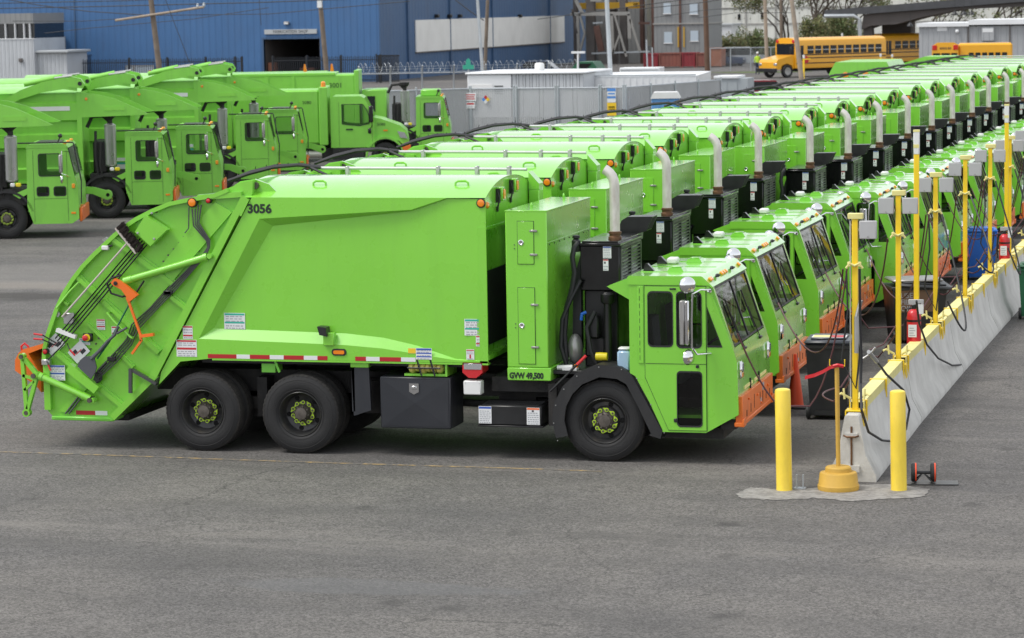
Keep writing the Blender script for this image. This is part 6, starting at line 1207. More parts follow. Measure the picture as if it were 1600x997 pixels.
# ---------------------------------------------------------------- utility poles and wires
def pole(name, top, bot, Y, r, mm, label, catn='pole', h_extra=0, group='wooden utility poles'):
    a, b = onY(*top,Y), onY(*bot,Y); d = (a-b)/max(1e-6,a.z-b.z); base = b-d*b.z; tip = base+d*(a.z+h_extra)
    e = empty(name, base, 0, label, catn, group); m = MB(); n_ = 6; pts = [(tip-base)*(k/n_) for k in range(n_+1)]; m.tube(pts, [r*(1.06-.2*k/n_) for k in range(n_+1)], 12); m.build('shaft', mm, e); return e, base, d
e, base, d = pole('utility_pole', (236,0), (250,118), 118, .17, 'pole_wood', 'leaning wooden utility pole with a tilted crossarm in front of the blue wall', h_extra=3)
a, b = onY(183,32,118.0), onY(321,11,118.0); m = MB(); m.tube([a-base-Vector((0,.25,0)), b-base-Vector((0,.25,0))], .075, 8); ca_ = m.build('crossarm', 'pole_wood_light', e)
for t in (.93,1.0): q = a.lerp(b,t)-base; m = MB(); m.lathe([(.05,0),(.09,.06),(.09,.12),(.05,.18),(.08,.22),(.0,.28)], (q.x,q.y-.25,q.z), axis=2, n=10); m.build('insulator', 'galv', ca_)
pole('utility_pole', (500,0), (511,120), 128, .155, 'pole_wood', 'wooden utility pole at the right edge of the workshop door', h_extra=3)
q0 = onY(499,0,127.6); q1 = onY(500,12,127.6); m = MB(); m.box(q0.x-.12,q0.x+.14,127.5,127.7,q1.z,q0.z+.5); o = m.build('pole_plate', 'label'); tag(o, 'white plate fixed to the pole beside the workshop door', 'sign')
pole('utility_pole', (762,0), (757,125), 140, .12, 'pole_wood', 'slim wooden utility pole standing behind the grey lamp post', h_extra=3)
pole('lamp_post', (746,0), (754,115), 132, .10, 'galv', 'grey steel lamp post in front of the white wall board', 'lamp post', 3, 'grey steel lamp posts')
pole('lamp_post', (948,0), (955,140), 104, .12, 'galv', 'thick pale steel lamp post rising behind the slatted fence corner', 'lamp post', 3, 'grey steel lamp posts')
pole('utility_pole', (1102,0), (1105,98), 175, .20, 'pole_brown', 'brown wooden pole in front of the grey panelled block', h_extra=3)
pole('utility_pole', (1195,0), (1198,90), 185, .15, 'pole_wood_light', 'pale upright pole behind the front of the long school bus', h_extra=3)
pole('utility_pole', (1220,0), (1221,62), 195, .14, 'pole_wood', 'dark pole just left of the leaning pale pole', h_extra=3)
pole('utility_pole', (1237,0), (1253,128), 150, .16, 'pole_wood_light', 'pale leaning pole in front of the long school bus', h_extra=3)
pole('steel_post', (1010,62), (1012,120), 130, .05, 'galv', 'short galvanised post with a flat cap behind the white trailer end', 'post', 0, 'thin steel posts')
pole('steel_post', (903,81), (903,112), 112, .06, 'white_metal', 'white post with a crossbar standing on the trailer roof line', 'post', 0, 'thin steel posts'); q0, q1 = onY(893,82,112), onY(914,81,112)
m = MB(); m.box(0,q1.x-q0.x,-.06,.06,-.06,.06); o = m.build('crossbar', 'white_metal', loc=q0); tag(o, 'white crossbar on top of the white post', 'bar')
pole('steel_post', (1019,74), (1020,118), 150, .05, 'galv', 'thin grey post beside the red container', 'post', 0, 'thin steel posts')
WI = 0
for k, (pts, Y, r) in enumerate([([(-40,14),(160,10),(400,4),(620,-4)],118,.03),([(-40,6),(200,1),(330,-5)],118,.025),([(0,-3),(60,8),(140,18),(235,24)],118,.028),([(235,24),(420,22),(640,2)],118,.022),([(20,33),(130,33),(225,27)],119,.02),([(70,52),(140,44),(300,30),(420,12)],120,.02),([(258,-2),(272,35),(300,108)],117,.02),([(708,-3),(735,18),(756,32)],139,.035),([(840,30),(960,14),(1080,-2)],160,.03),([(1000,14),(1090,5),(1160,-6)],160,.03),([(1020,28),(1100,16),(1180,10)],160,.02),([(405,0),(408,40)],150,.02),([(1090,28),(1150,20),(1240,20)],160,.02)]):
    m = MB(); P3 = [onY(*p,Y) for p in pts]; sm = []
    for i in range(len(P3)-1):
        for t in (0,.25,.5,.75): sm.append(P3[i].lerp(P3[i+1],t))
    sm.append(P3[-1]); m.tube(sm, r, 5); o = m.build('overhead_wire', 'wire'); tag(o, ['dark overhead wire, topmost across the blue wall','dark overhead wire at the upper left corner','dark overhead wire sagging to the leaning pole from the left','dark overhead wire running right from the leaning pole','thin overhead wire low beside the leaning pole','thin overhead wire slanting under the tilted crossarm','pale guy wire slanting down right of the leaning pole','dark guy wire slanting into the pole by the white board','dark overhead wire crossing the steel frame tower','dark overhead wire crossing the grey panelled block','thin overhead wire lower across the grey panelled block','thin vertical cable hanging left of the workshop door','thin overhead wire in front of the pale far building'][k], 'wire', 'overhead wires')

# ---------------------------------------------------------------- slatted yard fence with gates, white trailer, containers
HF = 2.13
def slat_fence(p, q, label, mm='fence_slat', posts=2, frame=False, name='slatted_fence'):
    d = Vector((q[0]-p[0],q[1]-p[1],0)); L_ = d.length; e = empty(name, (p[0],p[1],0), math.atan2(d.y,d.x), label, 'fence', 'grey slatted chain link fence panels'); m = MB(); k = 0; rr = random.Random(int(p[0]*10))
    while k*.095 < L_-.05: x = .04+k*.095; m.box(x,x+.078,-.012-.006*rr.random(),.0,.05,HF-.07); k += 1
    tag(m.build('slats', mm, e, smooth=0), kind='stuff'); m = MB()
    for i in range(posts+1): m = MB(); x = L_*i/posts; m.tube([(x,-.05,0),(x,-.05,HF+.06)], .045, 10); m.lathe([(.05,HF+.06),(.05,HF+.09),(0,HF+.12)], (x,-.05,0), axis=2, n=10); m.build('post', 'galv', e)
    m = MB(); m.tube([(0,-.03,HF-.03),(L_,-.03,HF-.03)], .032, 8); m.build('top_rail', 'galv', e); m = MB(); m.tube([(0,-.03,.08),(L_,-.03,.08)], .025, 8); m.build('bottom_rail', 'galv', e)
    # chain link mesh: crossed wires
    m = MB(); s_ = .16; n1 = int((L_+HF)/s_)
    for i in range(n1):
        x0 = i*s_; 
        xa, za = (x0, .05) if x0 <= L_ else (L_, x0-L_+.05)
        xb, zb = (x0-HF+.1, HF-.05) if x0-HF+.1 >= 0 else (0, x0+.05)
        if zb > za: m.add([(xa-.006,-.03,za),(xa+.006,-.03,za),(xb+.006,-.03,zb),(xb-.006,-.03,zb)], [(0,1,2,3)]); m.add([(L_-xa-.006,-.034,za),(L_-xa+.006,-.034,za),(L_-xb+.006,-.034,zb),(L_-xb-.006,-.034,zb)], [(0,1,2,3)])
    tag(m.build('wire_mesh', 'galv', e, smooth=0), kind='stuff'); return e
fx = lambda px: onY(px,138,88).x
slat_fence((fx(620)-.6,84.5), (fx(733),88), 'grey slatted fence panel behind the parked trucks, left of the gates', posts=2)
slat_fence((fx(736),88), (fx(803),88), 'pale slatted gate leaf carrying the hazard diamond', 'fence_slat_pale', 1, name='slatted_gate')
slat_fence((fx(807),88), (fx(868),88), 'pale slatted gate leaf in the middle of the gates', 'fence_slat_pale', 1, name='slatted_gate')
slat_fence((fx(872),88), (fx(936),88), 'pale slatted gate leaf left of the yellow and blue notices', 'fence_slat_pale', 1, name='slatted_gate')
slat_fence((fx(939),88), (fx(974),88), 'short slatted fence panel carrying the yellow and blue notices', 'fence_slat', 1)
q = onZ(1125,124,HF); slat_fence((fx(976),88), (q.x,q.y), 'long grey slatted fence running back to the right from the notices', 'fence_slat', 4)
def board(px0,py0,px1,py1,Y,label,paint,catn='sign',thick=.02):
    a, b = onY(px0,py1,Y), onY(px1,py0,Y); e = empty('sign_panel', (a.x,Y,a.z), 0, label, catn); w_, h_ = b.x-a.x, b.z-a.z; m = MB(); m.box(0,w_,-thick,0,0,h_,0); mats = ['label']
    for (u0,v0,u1,v1,mm) in paint:
        if mm not in mats: mats.append(mm)
        m.box(w_*u0,w_*u1,-thick-.004,-thick,h_*v0,h_*v1,mats.index(mm))
    m.build('panel', mats, e, smooth=0); return e
board(725,145,744,158,87.9,'white notice with red lettering on the gate, upper one',[(.1,.7,.9,.82,'label_red'),(.15,.45,.85,.57,'label_red'),(.1,.2,.9,.32,'label_red')]); board(728,159.5,742,169.5,87.9,'white notice with a red line on the gate, lower one',[(.1,.6,.9,.85,'label_red'),(.15,.2,.8,.3,'label_grey')])
q = onY(759,155.5,87.9); e = empty('hazard_diamond', (q.x,q.y,q.z), 0, 'four coloured hazard diamond on the slatted gate', 'sign'); r_ = .2
for (cx,cz,mm,nm) in ((0,r_,'label_red','red_quarter'),(-r_,0,'sign_blue','blue_quarter'),(r_,0,'label_yellow','yellow_quarter'),(0,-r_,'label','white_quarter')):
    m = MB(); m.prism([(cx*.5,cz*.5+r_/2-.005),(cx*.5+r_/2-.005,cz*.5),(cx*.5,cz*.5-r_/2+.005),(cx*.5-r_/2+.005,cz*.5)], -.02, 0); m.build(nm, mm, e, smooth=0)
board(949,138,962,150,87.85,'blue and white notice, top of the stack on the fence',[(0,.6,1,1,'sign_blue'),(.1,.2,.9,.4,'sign_blue')]); board(949,150.5,962,160,87.85,'blue and white notice in the middle of the stack on the fence',[(0,.65,1,1,'sign_blue')]); board(949,160.5,963,181,87.85,'yellow warning notice at the bottom of the stack on the fence',[(0,.35,1,1,'label_yellow'),(.15,.62,.85,.72,'ink'),(.15,.48,.85,.55,'ink'),(0,.0,1,.3,'label_yellow')])
board(978,142,983,165,88.4,'narrow white notice with red lines on the receding fence',[(.1,.8,.9,.9,'label_red'),(.1,.5,.9,.6,'label_red')])
# white trailer behind the gates
YT = 97; a, b = onY(730,117.5,YT), onY(911,113,YT); e = empty('office_trailer', (a.x,YT,0), R(0), 'long white trailer roof and wall showing above the slatted gates', 'trailer'); w_ = b.x-a.x; h_ = a.z
m = MB(); m.box(0,w_*.38,0,6,.4,h_,0,.03); m.build('front_section', 'white_metal', e); m = MB(); m.box(w_*.38+.01,w_,.06,6,.4,h_+.02,0,.03); m.build('rear_section', 'white_clad', e, smooth=0); m = MB(); m.box(-.1,w_+.1,-.1,6.1,h_+.021,h_+.12,0,.04); m.build('roof', 'white_metal', e)
m = MB(); m.box(w_*.02,w_*.22,-.03,0,h_*.55,h_*.82,0,.01); m.build('panel', 'white', e); m = MB()
for k in range(4): m.box(w_*.235,w_*.31,-.02,.0,h_*.62+.12*k,h_*.62+.12*k+.06)
m.build('louvre', 'pipe_grey', e); m = MB(); q = onY(843,108,YT+3); m.lathe([(.25,h_+.12),(.25,h_+.4),(.2,h_+.5),(0,h_+.52)], (q.x-a.x,3,0), axis=2, n=14); m.build('roof_vent', 'white', e)
for k in range(3): m = MB(); m.box(.5+2.4*k,.8+2.4*k,.5,5,0,.4); m.build('support', 'steel_col', e)
p0 = onY(918,130,99.5); e = empty('long_container', (p0.x,99.5,0), R(6), 'long low white container running back to the right of the trailer', 'container'); m = MB(); m.box(0,5.4,0,9,.2,2.28,0,.02); m.build('shell', 'white_metal', e); m = MB()
for k in range(16): m.box(.1+.32*k,.2+.32*k,-.03,0,.3,2.2)
tag(m.build('ribs', 'white_metal', e, smooth=0), kind='stuff'); m = MB(); m.box(0,5.4,-.04,.0,2.29,2.36); m.build('edge_rail', 'galv', e)
a, b = onY(968,106,122), onY(1030,115,122); e = empty('white_screen', (a.x,122,b.z-.2), 0, 'white boxy unit behind the receding slatted fence', 'unit'); m = MB(); m.box(0,b.x-a.x,0,1.5,0,a.z-b.z+.2,0,.03); m.build('case', 'white_metal', e)
for z in (.1,.25,.4): m = MB(); m.box(.05,b.x-a.x-.05,-.03,0,z,z+.06); m.build('slat', 'sign_grey', e)
m = MB(); m.box(.2,.4,.2,1.2,-(b.z-.2),0); m.build('leg', 'galv', e)
# portable toilet
a, b = onY(1016,148,86), onY(1069,148,86); e = empty('portable_toilet', (a.x+.05,86,0), R(10), 'blue portable toilet with a white roof behind the truck roofs', 'toilet'); w_ = 1.25; m = MB(); m.box(0,w_,0,1.15,0,a.z-.18,0,.03); m.build('walls', 'toilet_blue', e); m = MB(); m.prism([(-.05,a.z-.18),(.1,a.z+.1),(w_-.1,a.z+.1),(w_+.05,a.z-.18)], -.05, 1.2); m.build('roof', 'white', e); m = MB(); m.box(w_,w_+.02,.2,.7,a.z-.75,a.z-.3,0); m.box(w_+.02,w_+.025,.3,.6,a.z-.6,a.z-.4,1); m.build('red_label', ['label_red','label'], e, smooth=0)
for k in range(3): m = MB(); m.box(.1+.38*k,.36+.38*k,-.02,0,.2,a.z-.35,0,.01); m.build('wall_panel', 'toilet_blue', e)
# grey shed beyond the fence, red car, chain link fence to the right
a, b = onY(1118,120,112), onY(1168,120,112); e = empty('equipment_shed', (a.x,112,0), 0, 'pale grey flat roofed equipment shed at the end of the slatted fence', 'shed'); w_ = b.x-a.x; m = MB(); m.box(0,w_*.68,0,2,0,a.z-.1); m.box(w_*.68,w_,.02,2,0,a.z-.1); m.build('walls', 'shed_grey', e); m = MB(); m.box(-.08,w_*.72,-.1,2.1,a.z-.1,a.z+.04,0,.02); m.build('roof', 'white_metal', e)
for k in range(2): m = MB(); m.box(.15+.55*k,.62+.55*k,-.02,0,.1,a.z-.3,0,.005); m.build('door', 'shed_grey', e)
def car(name, loc, rz, mm, label, suv=False, light_top=None):
    e = empty(name, loc, rz, label, 'car'); h_ = 1.75 if suv else 1.45; bt = .95 if suv else .82
    low = [(-2.2,.35),(-2.25,.6),(-2.15,bt),(-.95,bt+.06),(1.9,bt+.06),(2.15,bt-.05),(2.2,.4),(2.1,.28),(-2.1,.28)]; m = MB(); m.prism(low, -.85, .85); m.build('body', mm, e, smooth=30)
    g = [(-1.05,bt+.03),(-.35,h_-.06),(1.35,h_-.05),(1.95,bt+.05)] if not suv else [(-1.1,bt+.03),(-.5,h_-.06),(1.9,h_-.05),(2.1,bt+.05)]
    m = MB(); m.prism(g, -.72, .72); c = m.build('glasshouse', 'window_dark', e, smooth=20); m = MB(); m.prism([(g[1][0]-.08,g[1][1]-.02),(g[1][0]+.1,h_),(g[2][0]-.1,h_),(g[2][0]+.08,g[2][1]-.02)], -.74, .74); m.build('roof', light_top or mm, c, smooth=30)
    for x in (-.75 if not suv else -.7, .45, 1.3): 
        m = MB(); m.prism([(x,bt+.02),(x+.1,bt+.02),(x+.14,h_-.05),(x+.05,h_-.05)], -.735, -.71); m.build('pillar', mm, c)
    for x in (-1.35,1.35):
        for y in (-.86,.66): m = MB(); m.lathe([(0,y),(.2,y),(.32,y+.01),(.33,y+.04),(.33,y+.18),(0,y+.18)], (x,0,.33), n=18); m.build('wheel', 'rubber', e)
    for y in (-.62,.62): m = MB(); m.box(-2.27,-2.18,y-.16,y+.16,.58,.72,0,.03); m.build('headlamp', 'headlamp', e)
    return e
p = onZ(1193,165); car('parked_car', (p.x+.2,p.y,0), R(-158), 'car_red', 'dark red car parked behind the truck row beside the grey shed')
p = onZ(1162,103); car('parked_suv', (p.x,p.y,0), R(180), 'car_silver', 'silver estate car parked by the bushes behind the worker', True)
p = onZ(1135,105); car('dark_car', (p.x-1,p.y+4,0), R(170), 'car_navy', 'dark blue car parked in front of the bushes left of the silver car')
p = onZ(1560,103); car('pale_car', (p.x+1,p.y-6,0), R(20), 'car_silver', 'silver car roof showing below the short school bus')
p = onZ(712,140); car('street_car', (p.x-1,p.y+26,0), R(0), 'car_navy', 'dark car passing behind the slatted fence below the street sign')
p = onZ(1110,112); e = empty('chainlink_fence', (p.x,p.y,0), R(30), 'open chain link fence crossing in front of the school bus', 'fence'); m = MB(); L_ = 11
for i in range(7): m = MB(); m.tube([(L_*i/6,0,0),(L_*i/6,0,2.0)], .05, 8); m.build('post', 'galv', e)
m = MB(); m.tube([(0,0,1.97),(L_,0,1.97)], .035, 8); m.build('top_rail', 'galv', e); m = MB()
for i in range(70): x = L_*i/70; m.add([(x-.008,0,.05),(x+.008,0,.05),(min(L_,x+1.9)+.008,0,min(1.95,.05+L_-x)),(min(L_,x+1.9)-.008,0,min(1.95,.05+L_-x))], [(0,1,2,3)]); m.add([(L_-x-.008,.01,.05),(L_-x+.008,.01,.05),(L_-min(L_,x+1.9)+.008,.01,min(1.95,.05+L_-x)),(L_-min(L_,x+1.9)-.008,.01,min(1.95,.05+L_-x))], [(0,1,2,3)])
tag(m.build('wire_mesh', 'galv', e, smooth=0), kind='stuff')
# razor wire fence in front of the blue side wall
a, b = onY(560,116,120), onY(905,98,125); e = empty('razor_wire_fence', (a.x,120,0), math.atan2(5,b.x-a.x), 'security fence topped with coils of razor wire before the blue side wall', 'fence'); L_ = math.hypot(b.x-a.x,5); hz = a.z
for i in range(8): m = MB(); m.tube([(L_*i/7,0,0),(L_*i/7,0,hz),(L_*i/7,-.35,hz+.45)], .05, 8); m.build('post', 'galv', e)
for i, z in enumerate((hz,hz*.5)): m = MB(); m.tube([(0,0,z),(L_,0,z)], .04, 6); m.build('rail', 'galv', e)
m = MB(); pts = []
for i in range(int(L_*26)): t = i/26+.05*math.sin(i*.37); an = i*.7; pts.append((t,-.15+.29*math.cos(an),hz+.36+.29*math.sin(an)))
m.tube(pts, .009, 4); tag(m.build('razor_coil', 'galv', e), kind='stuff')
m = MB()
for i in range(3): m.tube([(0,-.08-.12*i,hz+.1+.15*i),(L_,-.08-.12*i,hz+.1+.15*i)], .01, 4)
m.build('barbed_strand', 'galv', e)
q = onY(732,105,115); e = empty('street_sign', (q.x,115,0), 0, 'green street name signs on a thin post beside the lamp post', 'sign'); m = MB(); m.tube([(0,0,0),(0,0,q.z+.4)], .03, 8); m.build('post', 'galv', e); m = MB(); m.box(-.32,.32,-.04,-.02,q.z-.12,q.z+.12); m.build('name_plate', 'street_green', e); m = MB(); m.prism([(-.15,q.z+.12),(.15,q.z+.12),(.12,q.z+.4),(0,q.z+.5),(-.12,q.z+.4)], -.04, -.02); m.build('upper_plate', 'street_green', e)
# green dumpster
a, b = onY(885,97,118), onY(940,116,118); e = empty('dumpster', (a.x,118,0), 0, 'dark green dumpster with sloping sides behind the white trailer', 'dumpster'); w_ = b.x-a.x; m = MB(); m.prism([(.0,b.z-.5),(0,b.z),(w_*.3,a.z),(w_*.75,a.z),(w_,b.z),(w_,b.z-.5)], 0, 2); m.box(w_*.1,w_*.9,.1,1.9,0,b.z-.5); m.build('tub', 'dumpster_green', e); m = MB(); m.prism([(w_*.3,a.z-.1),(w_*.5,b.z+.15),(w_*.72,a.z-.1)], -.03, 0); m.build('mouth', 'dark_hole', e); m = MB(); m.box(w_*.42,w_*.5,-.05,0,b.z-.3,b.z+.1); m.build('rib', 'dumpster_green', e)

# ---------------------------------------------------------------- steel frame tower, grey block, containers
YT2 = 232; o_ = onY(896,115,YT2); TW = empty('steel_tower', (o_.x,YT2,0), 0, 'open steel frame plant with heavy columns and pale braces', 'tower')
def tx(px, py=60): q = onY(px,py,YT2); return (q.x-o_.x, q.z)
for (p0,p1,mm,yy) in ((896,901,'steel_col',0),(920,932,'steel_col',-1),(946,956,'steel_col',2),(972,982,'steel_col',-1),(1000,1005,'rust_pipe',0),(1018,1022,'rust_pipe',0)):
    m = MB(); m.box(tx(p0)[0],tx(p1)[0],yy,yy+.9,0,10); m.build('column', mm, TW)
for (a,b,w_,mm) in (((905,0),(915,20),.3,'steel_col_light'),((897,22),(990,21),.35,'steel_col_light'),((908,24),(910,90),.28,'steel_col_light'),((911,22),(919,52),.18,'steel_col_light'),((919,52),(911,82),.18,'steel_col_light'),((961,22),(963,84),.3,'steel_col_light'),((966,24),(984,88),.2,'steel_col_light'),((973,55),(964,80),.18,'steel_col_light'),((988,22),(989,60),.35,'steel_col_light'),((990,30),(1005,80),.22,'steel_col_light'),((928,0),(945,0),.3,'steel_col_light'),((900,14),(907,52),.2,'steel_col'),((937,40),(945,80),.6,'rust_pipe'),((1003,36),(1020,36),.2,'rust_pipe'),((932,36),(947,35),.15,'galv'),((930,83),(1020,80),.15,'galv')):
    p_, q_ = tx(*a), tx(*b); m = MB(); m.bar(p_, q_, w_, -1.6, -1.3); m.build('brace', mm, TW)
m = MB(); m.box(tx(898)[0],tx(1000)[0],1.5,2.5,tx(940,14)[1],tx(940,4)[1]); m.box(tx(982)[0],tx(994)[0],-1.2,1,tx(985,11)[1],tx(985,5)[1]); m.build('crane_beam', 'crane_yellow', TW)
m = MB(); m.box(tx(897)[0],tx(1022)[0],5,5.3,0,10); m.build('back_wall', 'grey_clad', TW, smooth=0)
for k in range(7): x = tx(934+2*k)[0]; m = MB(); m.tube([(x,.5,0),(x,.5,tx(940,38)[1])], .07, 6); m.build('pipe', 'steel_col_light', TW)
for k,(px,) in enumerate(((1007,),(1013,))): 
    for r in range(2):
        z0, z1 = (tx(px,72)[1],tx(px,40)[1]) if r == 0 else (tx(px,33)[1],tx(px,0)[1]); m = MB(); m.box(tx(px)[0],tx(px+5)[0],1.2,1.4,z0,z1); m.build('window_strip', 'tan_wall', TW)
YG = 222; g0, g1 = onY(1022,60,YG), onY(1104,60,YG); GB = empty('grey_block', (g0.x,YG,0), 0, 'grey panelled two storey block with small pale windows', 'building'); w_ = g1.x-g0.x; zs = onY(1060,37,YG).z; zb = onY(1060,82,YG).z
m = MB(); m.box(0,w_,0,8,zb,zs-.06); m.build('lower_storey', 'grey_clad', GB, smooth=0); m = MB(); m.box(0,w_,.05,8,zs+.06,9); m.build('upper_storey', 'grey_clad', GB, smooth=0); m = MB(); m.box(-.1,w_+.1,-.1,8,zs-.06,zs+.06); m.build('floor_band', 'steel_col_light', GB); 
for px in (1063,): x = onY(px,60,YG).x-g0.x; m = MB(); m.box(x-.1,x+.1,-.06,.1,zb,9); m.build('joint_post', 'rust_pipe', GB)
for (a,b,c,d) in ((1037,5,1048,21),(1038,50,1050,67),(1078,5,1090,22),(1079,48,1091,64)):
    q0, q1 = onY(a,d,YG), onY(c,b,YG); m = MB(); m.box(q0.x-g0.x,q1.x-g0.x,-.05,.04,q0.z,q1.z); wn = m.build('window', 'window_pale', GB); m = MB(); m.box(q0.x-g0.x-.06,q1.x-g0.x+.06,-.08,-.05,q0.z-.08,q0.z); m.build('window_sill', 'white', wn)
for px in (1059,1068): x = onY(px,60,YG).x-g0.x; m = MB(); m.box(x,x+.12,-.1,-.02,zb+.5,zs-.3); m.build('yellow_conduit', 'crane_yellow', GB)
YR = 214; cx_ = 0
for k, (a,b,t,mm,lb) in enumerate(((1005,1028,84,'container_red','red shipping container end at the foot of the steel tower'),(1029,1064,83,'container_rust','faded rust red shipping container below the grey block'),(1065,1086,82.5,'container_red','bright red shipping container between two faded ones'),(1087,1104,83,'container_rust','faded shipping container beside the brown pole'),(1107,1127,75,'shed_brown','small brown brick shed right of the brown pole'))):
    q0, q1 = onY(a+.5,t,YR), onY(b,t,YR); e = empty('shipping_container' if k < 4 else 'brick_shed', (q0.x,YR,0), 0, lb, 'container' if k < 4 else 'shed'); m = MB(); m.box(.03,q1.x-q0.x-.03,0,2.4,.1,q0.z); m.build('shell', mm, e, smooth=0); m = MB(); m.box(0,q1.x-q0.x,-.06,.0,q0.z-.1,q0.z+.02); m.box(0,.1,-.06,0,0,q0.z-.1); m.box(q1.x-q0.x-.1,q1.x-q0.x,-.06,0,0,q0.z-.1); m.build('edge_frame', mm, e)
# ---------------------------------------------------------------- pale building far behind, bushes, trees
YF = 330; q0, q1 = onY(1100,0,YF), onY(1660,0,YF); PB = empty('pale_building', (q0.x,YF,0), 0, 'tall cream clad building behind the trees', 'building'); m = MB(); m.box(0,q1.x-q0.x,0,20,0,16); m.build('wall', 'pale_clad', PB, smooth=0); m = MB(); m.box(-.3,q1.x-q0.x+.3,-.3,20.3,16,16.5); m.build('roof', 'sign_grey', PB)
for (a,b,c,d) in ((1153,22,1157,31),(1152,-3,1156,3),(1189,20,1193,30)): p0, p1 = onY(a,d,YF), onY(c,b,YF); m = MB(); m.box(p0.x-q0.x,p1.x-q0.x,-.1,0,p0.z,p1.z); m.build('window', 'window_dark', PB)
for px in (1165,1212): x = onY(px,0,YF).x-q0.x; m = MB(); m.box(x-.1,x+.1,-.12,0,0,16); m.build('downpipe', 'steel_col_light', PB)
for py in (13,38,62): z = onY(1150,py,YF).z; m = MB(); m.box(0,q1.x-q0.x,-.08,0,z-.1,z+.1); m.build('panel_joint', 'steel_col_light', PB)
p0, p1 = onY(1116,40,280), onY(1143,60,280); e = empty('white_shed', (p0.x,280,0), 0, 'plain white shed behind the bushes, left of centre', 'shed'); m = MB(); m.box(0,p1.x-p0.x,0,6,0,p0.z); m.build('wall', 'white_metal', e); m = MB(); m.box(-.2,p1.x-p0.x+.2,-.2,6.2,p0.z,p0.z+.2); m.build('roof', 'sign_grey', e)
for k, px in enumerate((1113.5,)): a, b = onY(px-2,22,250), onY(px+2,66,250); e = empty('black_tank', ((a.x+b.x)/2,250,0), 0, 'black upright steel stack beside the brown pole', 'stack'); m = MB(); m.lathe([(.30,0),(.28,a.z)], axis=2, n=12, close=True); m.build('pipe', 'black_metal', e); m = MB(); m.lathe([(.36,a.z),(.36,a.z+.2)], axis=2, n=12, close=True); m.build('collar', 'black_metal', e)
def bush(loc, rx, ry, h_, n, mm, label, seed):
    rr = random.Random(seed); e = empty('bush', loc, 0, label, 'bush', 'bushes behind the buses'); m = MB(); lumps = [(rr.uniform(-rx*.75,rx*.75), rr.uniform(-ry*.6,ry*.6), h_*rr.uniform(.28,.72), rr.uniform(.25,.5)) for _ in range(22)]
    for i in range(n):
        lx, ly, lz, lr = rr.choice(lumps); u = Vector((rr.gauss(0,1),rr.gauss(0,1),rr.gauss(0,1))).normalized()*(rr.random()**.4); c = Vector((lx+u.x*rx*lr, ly+u.y*ry*lr*1.2, lz+u.z*h_*lr*.62))
        if c.z < .05: c.z = .05
        a = Vector((rr.gauss(0,1),rr.gauss(0,1),rr.gauss(0,1))).normalized(); b = a.orthogonal().normalized(); s_ = rr.uniform(.06,.15)
        m.add([tuple(c-a*s_),tuple(c+b*s_*.5),tuple(c+a*s_),tuple(c-b*s_*.5)], [(0,1,2,3)], rr.random() < .35)
    m.build('foliage', mm, e, smooth=0); m = MB()
    for i in range(26): lx, ly, lz, lr = rr.choice(lumps); m.tube([(lx*.3,ly*.3,0),(lx*.7,ly*.7,lz*.6),(lx+rr.uniform(-.3,.3),ly,lz+h_*.28)], [.06,.035,.012], 5)
    m.build('stems', 'twig', e)
def bpos(px, py, Y): q = onY(px,py,Y); return q
for k,(p0,p1,t,Y,mm,lb) in enumerate(((1118,1168,52,236,['leaf_olive','leaf_green'],'olive green bush behind the silver car, left part'),(1150,1200,38,240,['leaf_green','leaf_olive'],'taller rounded green bush behind the silver car'),(1188,1222,58,238,['leaf_green','leaf_olive'],'dark low bush at the front of the long school bus'),(1248,1302,22,246,['leaf_olive','leaf_green'],'olive thicket behind the long school bus, left part'),(1290,1356,14,248,['leaf_green','leaf_olive'],'green thicket under the overpass edge'))):
    a, b = onY(p0,t,Y), onY(p1,t,Y); bush(((a.x+b.x)/2,Y,0), (b.x-a.x)*.5, 1.6, a.z*1.05, 4200 if k < 3 else 7500, mm, lb, 40+k)
def tree(loc, h_, spread, label, seed, leaves=2600, trunk=.28):
    rr = random.Random(seed); e = empty('tree', loc, 0, label, 'tree', 'budding trees behind the buses'); m = MB(); tips = []
    def grow(p, d, ln, r, depth):
        pts = [p]; q = Vector(p); dd = Vector(d)
        for k in range(3): dd = (dd+Vector((rr.gauss(0,.16),rr.gauss(0,.12),rr.gauss(.03,.08)))).normalized(); q = q+dd*ln/3; pts.append(tuple(q))
        m.tube(pts, [r,r*.88,r*.76,r*.62], 6 if depth < 3 else 4, 0, False)
        if depth >= 2: tips.append((Vector(pts[2]),ln)); tips.append((q.copy(),ln))
        if depth < 5:
            for k in range(rr.choice((2,3,3))): a = rr.uniform(.3,.85); ax = Vector((rr.gauss(0,1),rr.gauss(0,.8),rr.gauss(0,.3))); nd = (dd*math.cos(a)+(ax-dd*ax.dot(dd)).normalized()*math.sin(a)*spread); nd.z = max(nd.z,-.05); grow(tuple(q), nd.normalized(), ln*rr.uniform(.62,.82), r*.55, depth+1)
    for k in range(rr.choice((2,3))): grow((rr.uniform(-.3,.3),0,0), Vector((rr.uniform(-.3,.3),0,1)).normalized(), h_*.33, trunk, 0)
    m.build('trunk', 'bark', e); m = MB()
    for i in range(leaves):
        t, ln = rr.choice(tips); c = t+Vector((rr.gauss(0,1),rr.gauss(0,1),rr.gauss(0,1)))*ln*.38
        if c.z < .3: continue
        a = Vector((rr.gauss(0,1),rr.gauss(0,1),rr.gauss(0,1))).normalized(); b = a.orthogonal().normalized(); s_ = rr.uniform(.08,.17); m.add([tuple(c-a*s_),tuple(c+b*s_*.5),tuple(c+a*s_),tuple(c-b*s_*.5)], [(0,1,2,3)], rr.random() < .4)
    m.build('crown', ['leaf_olive','leaf_green'], e, smooth=0)
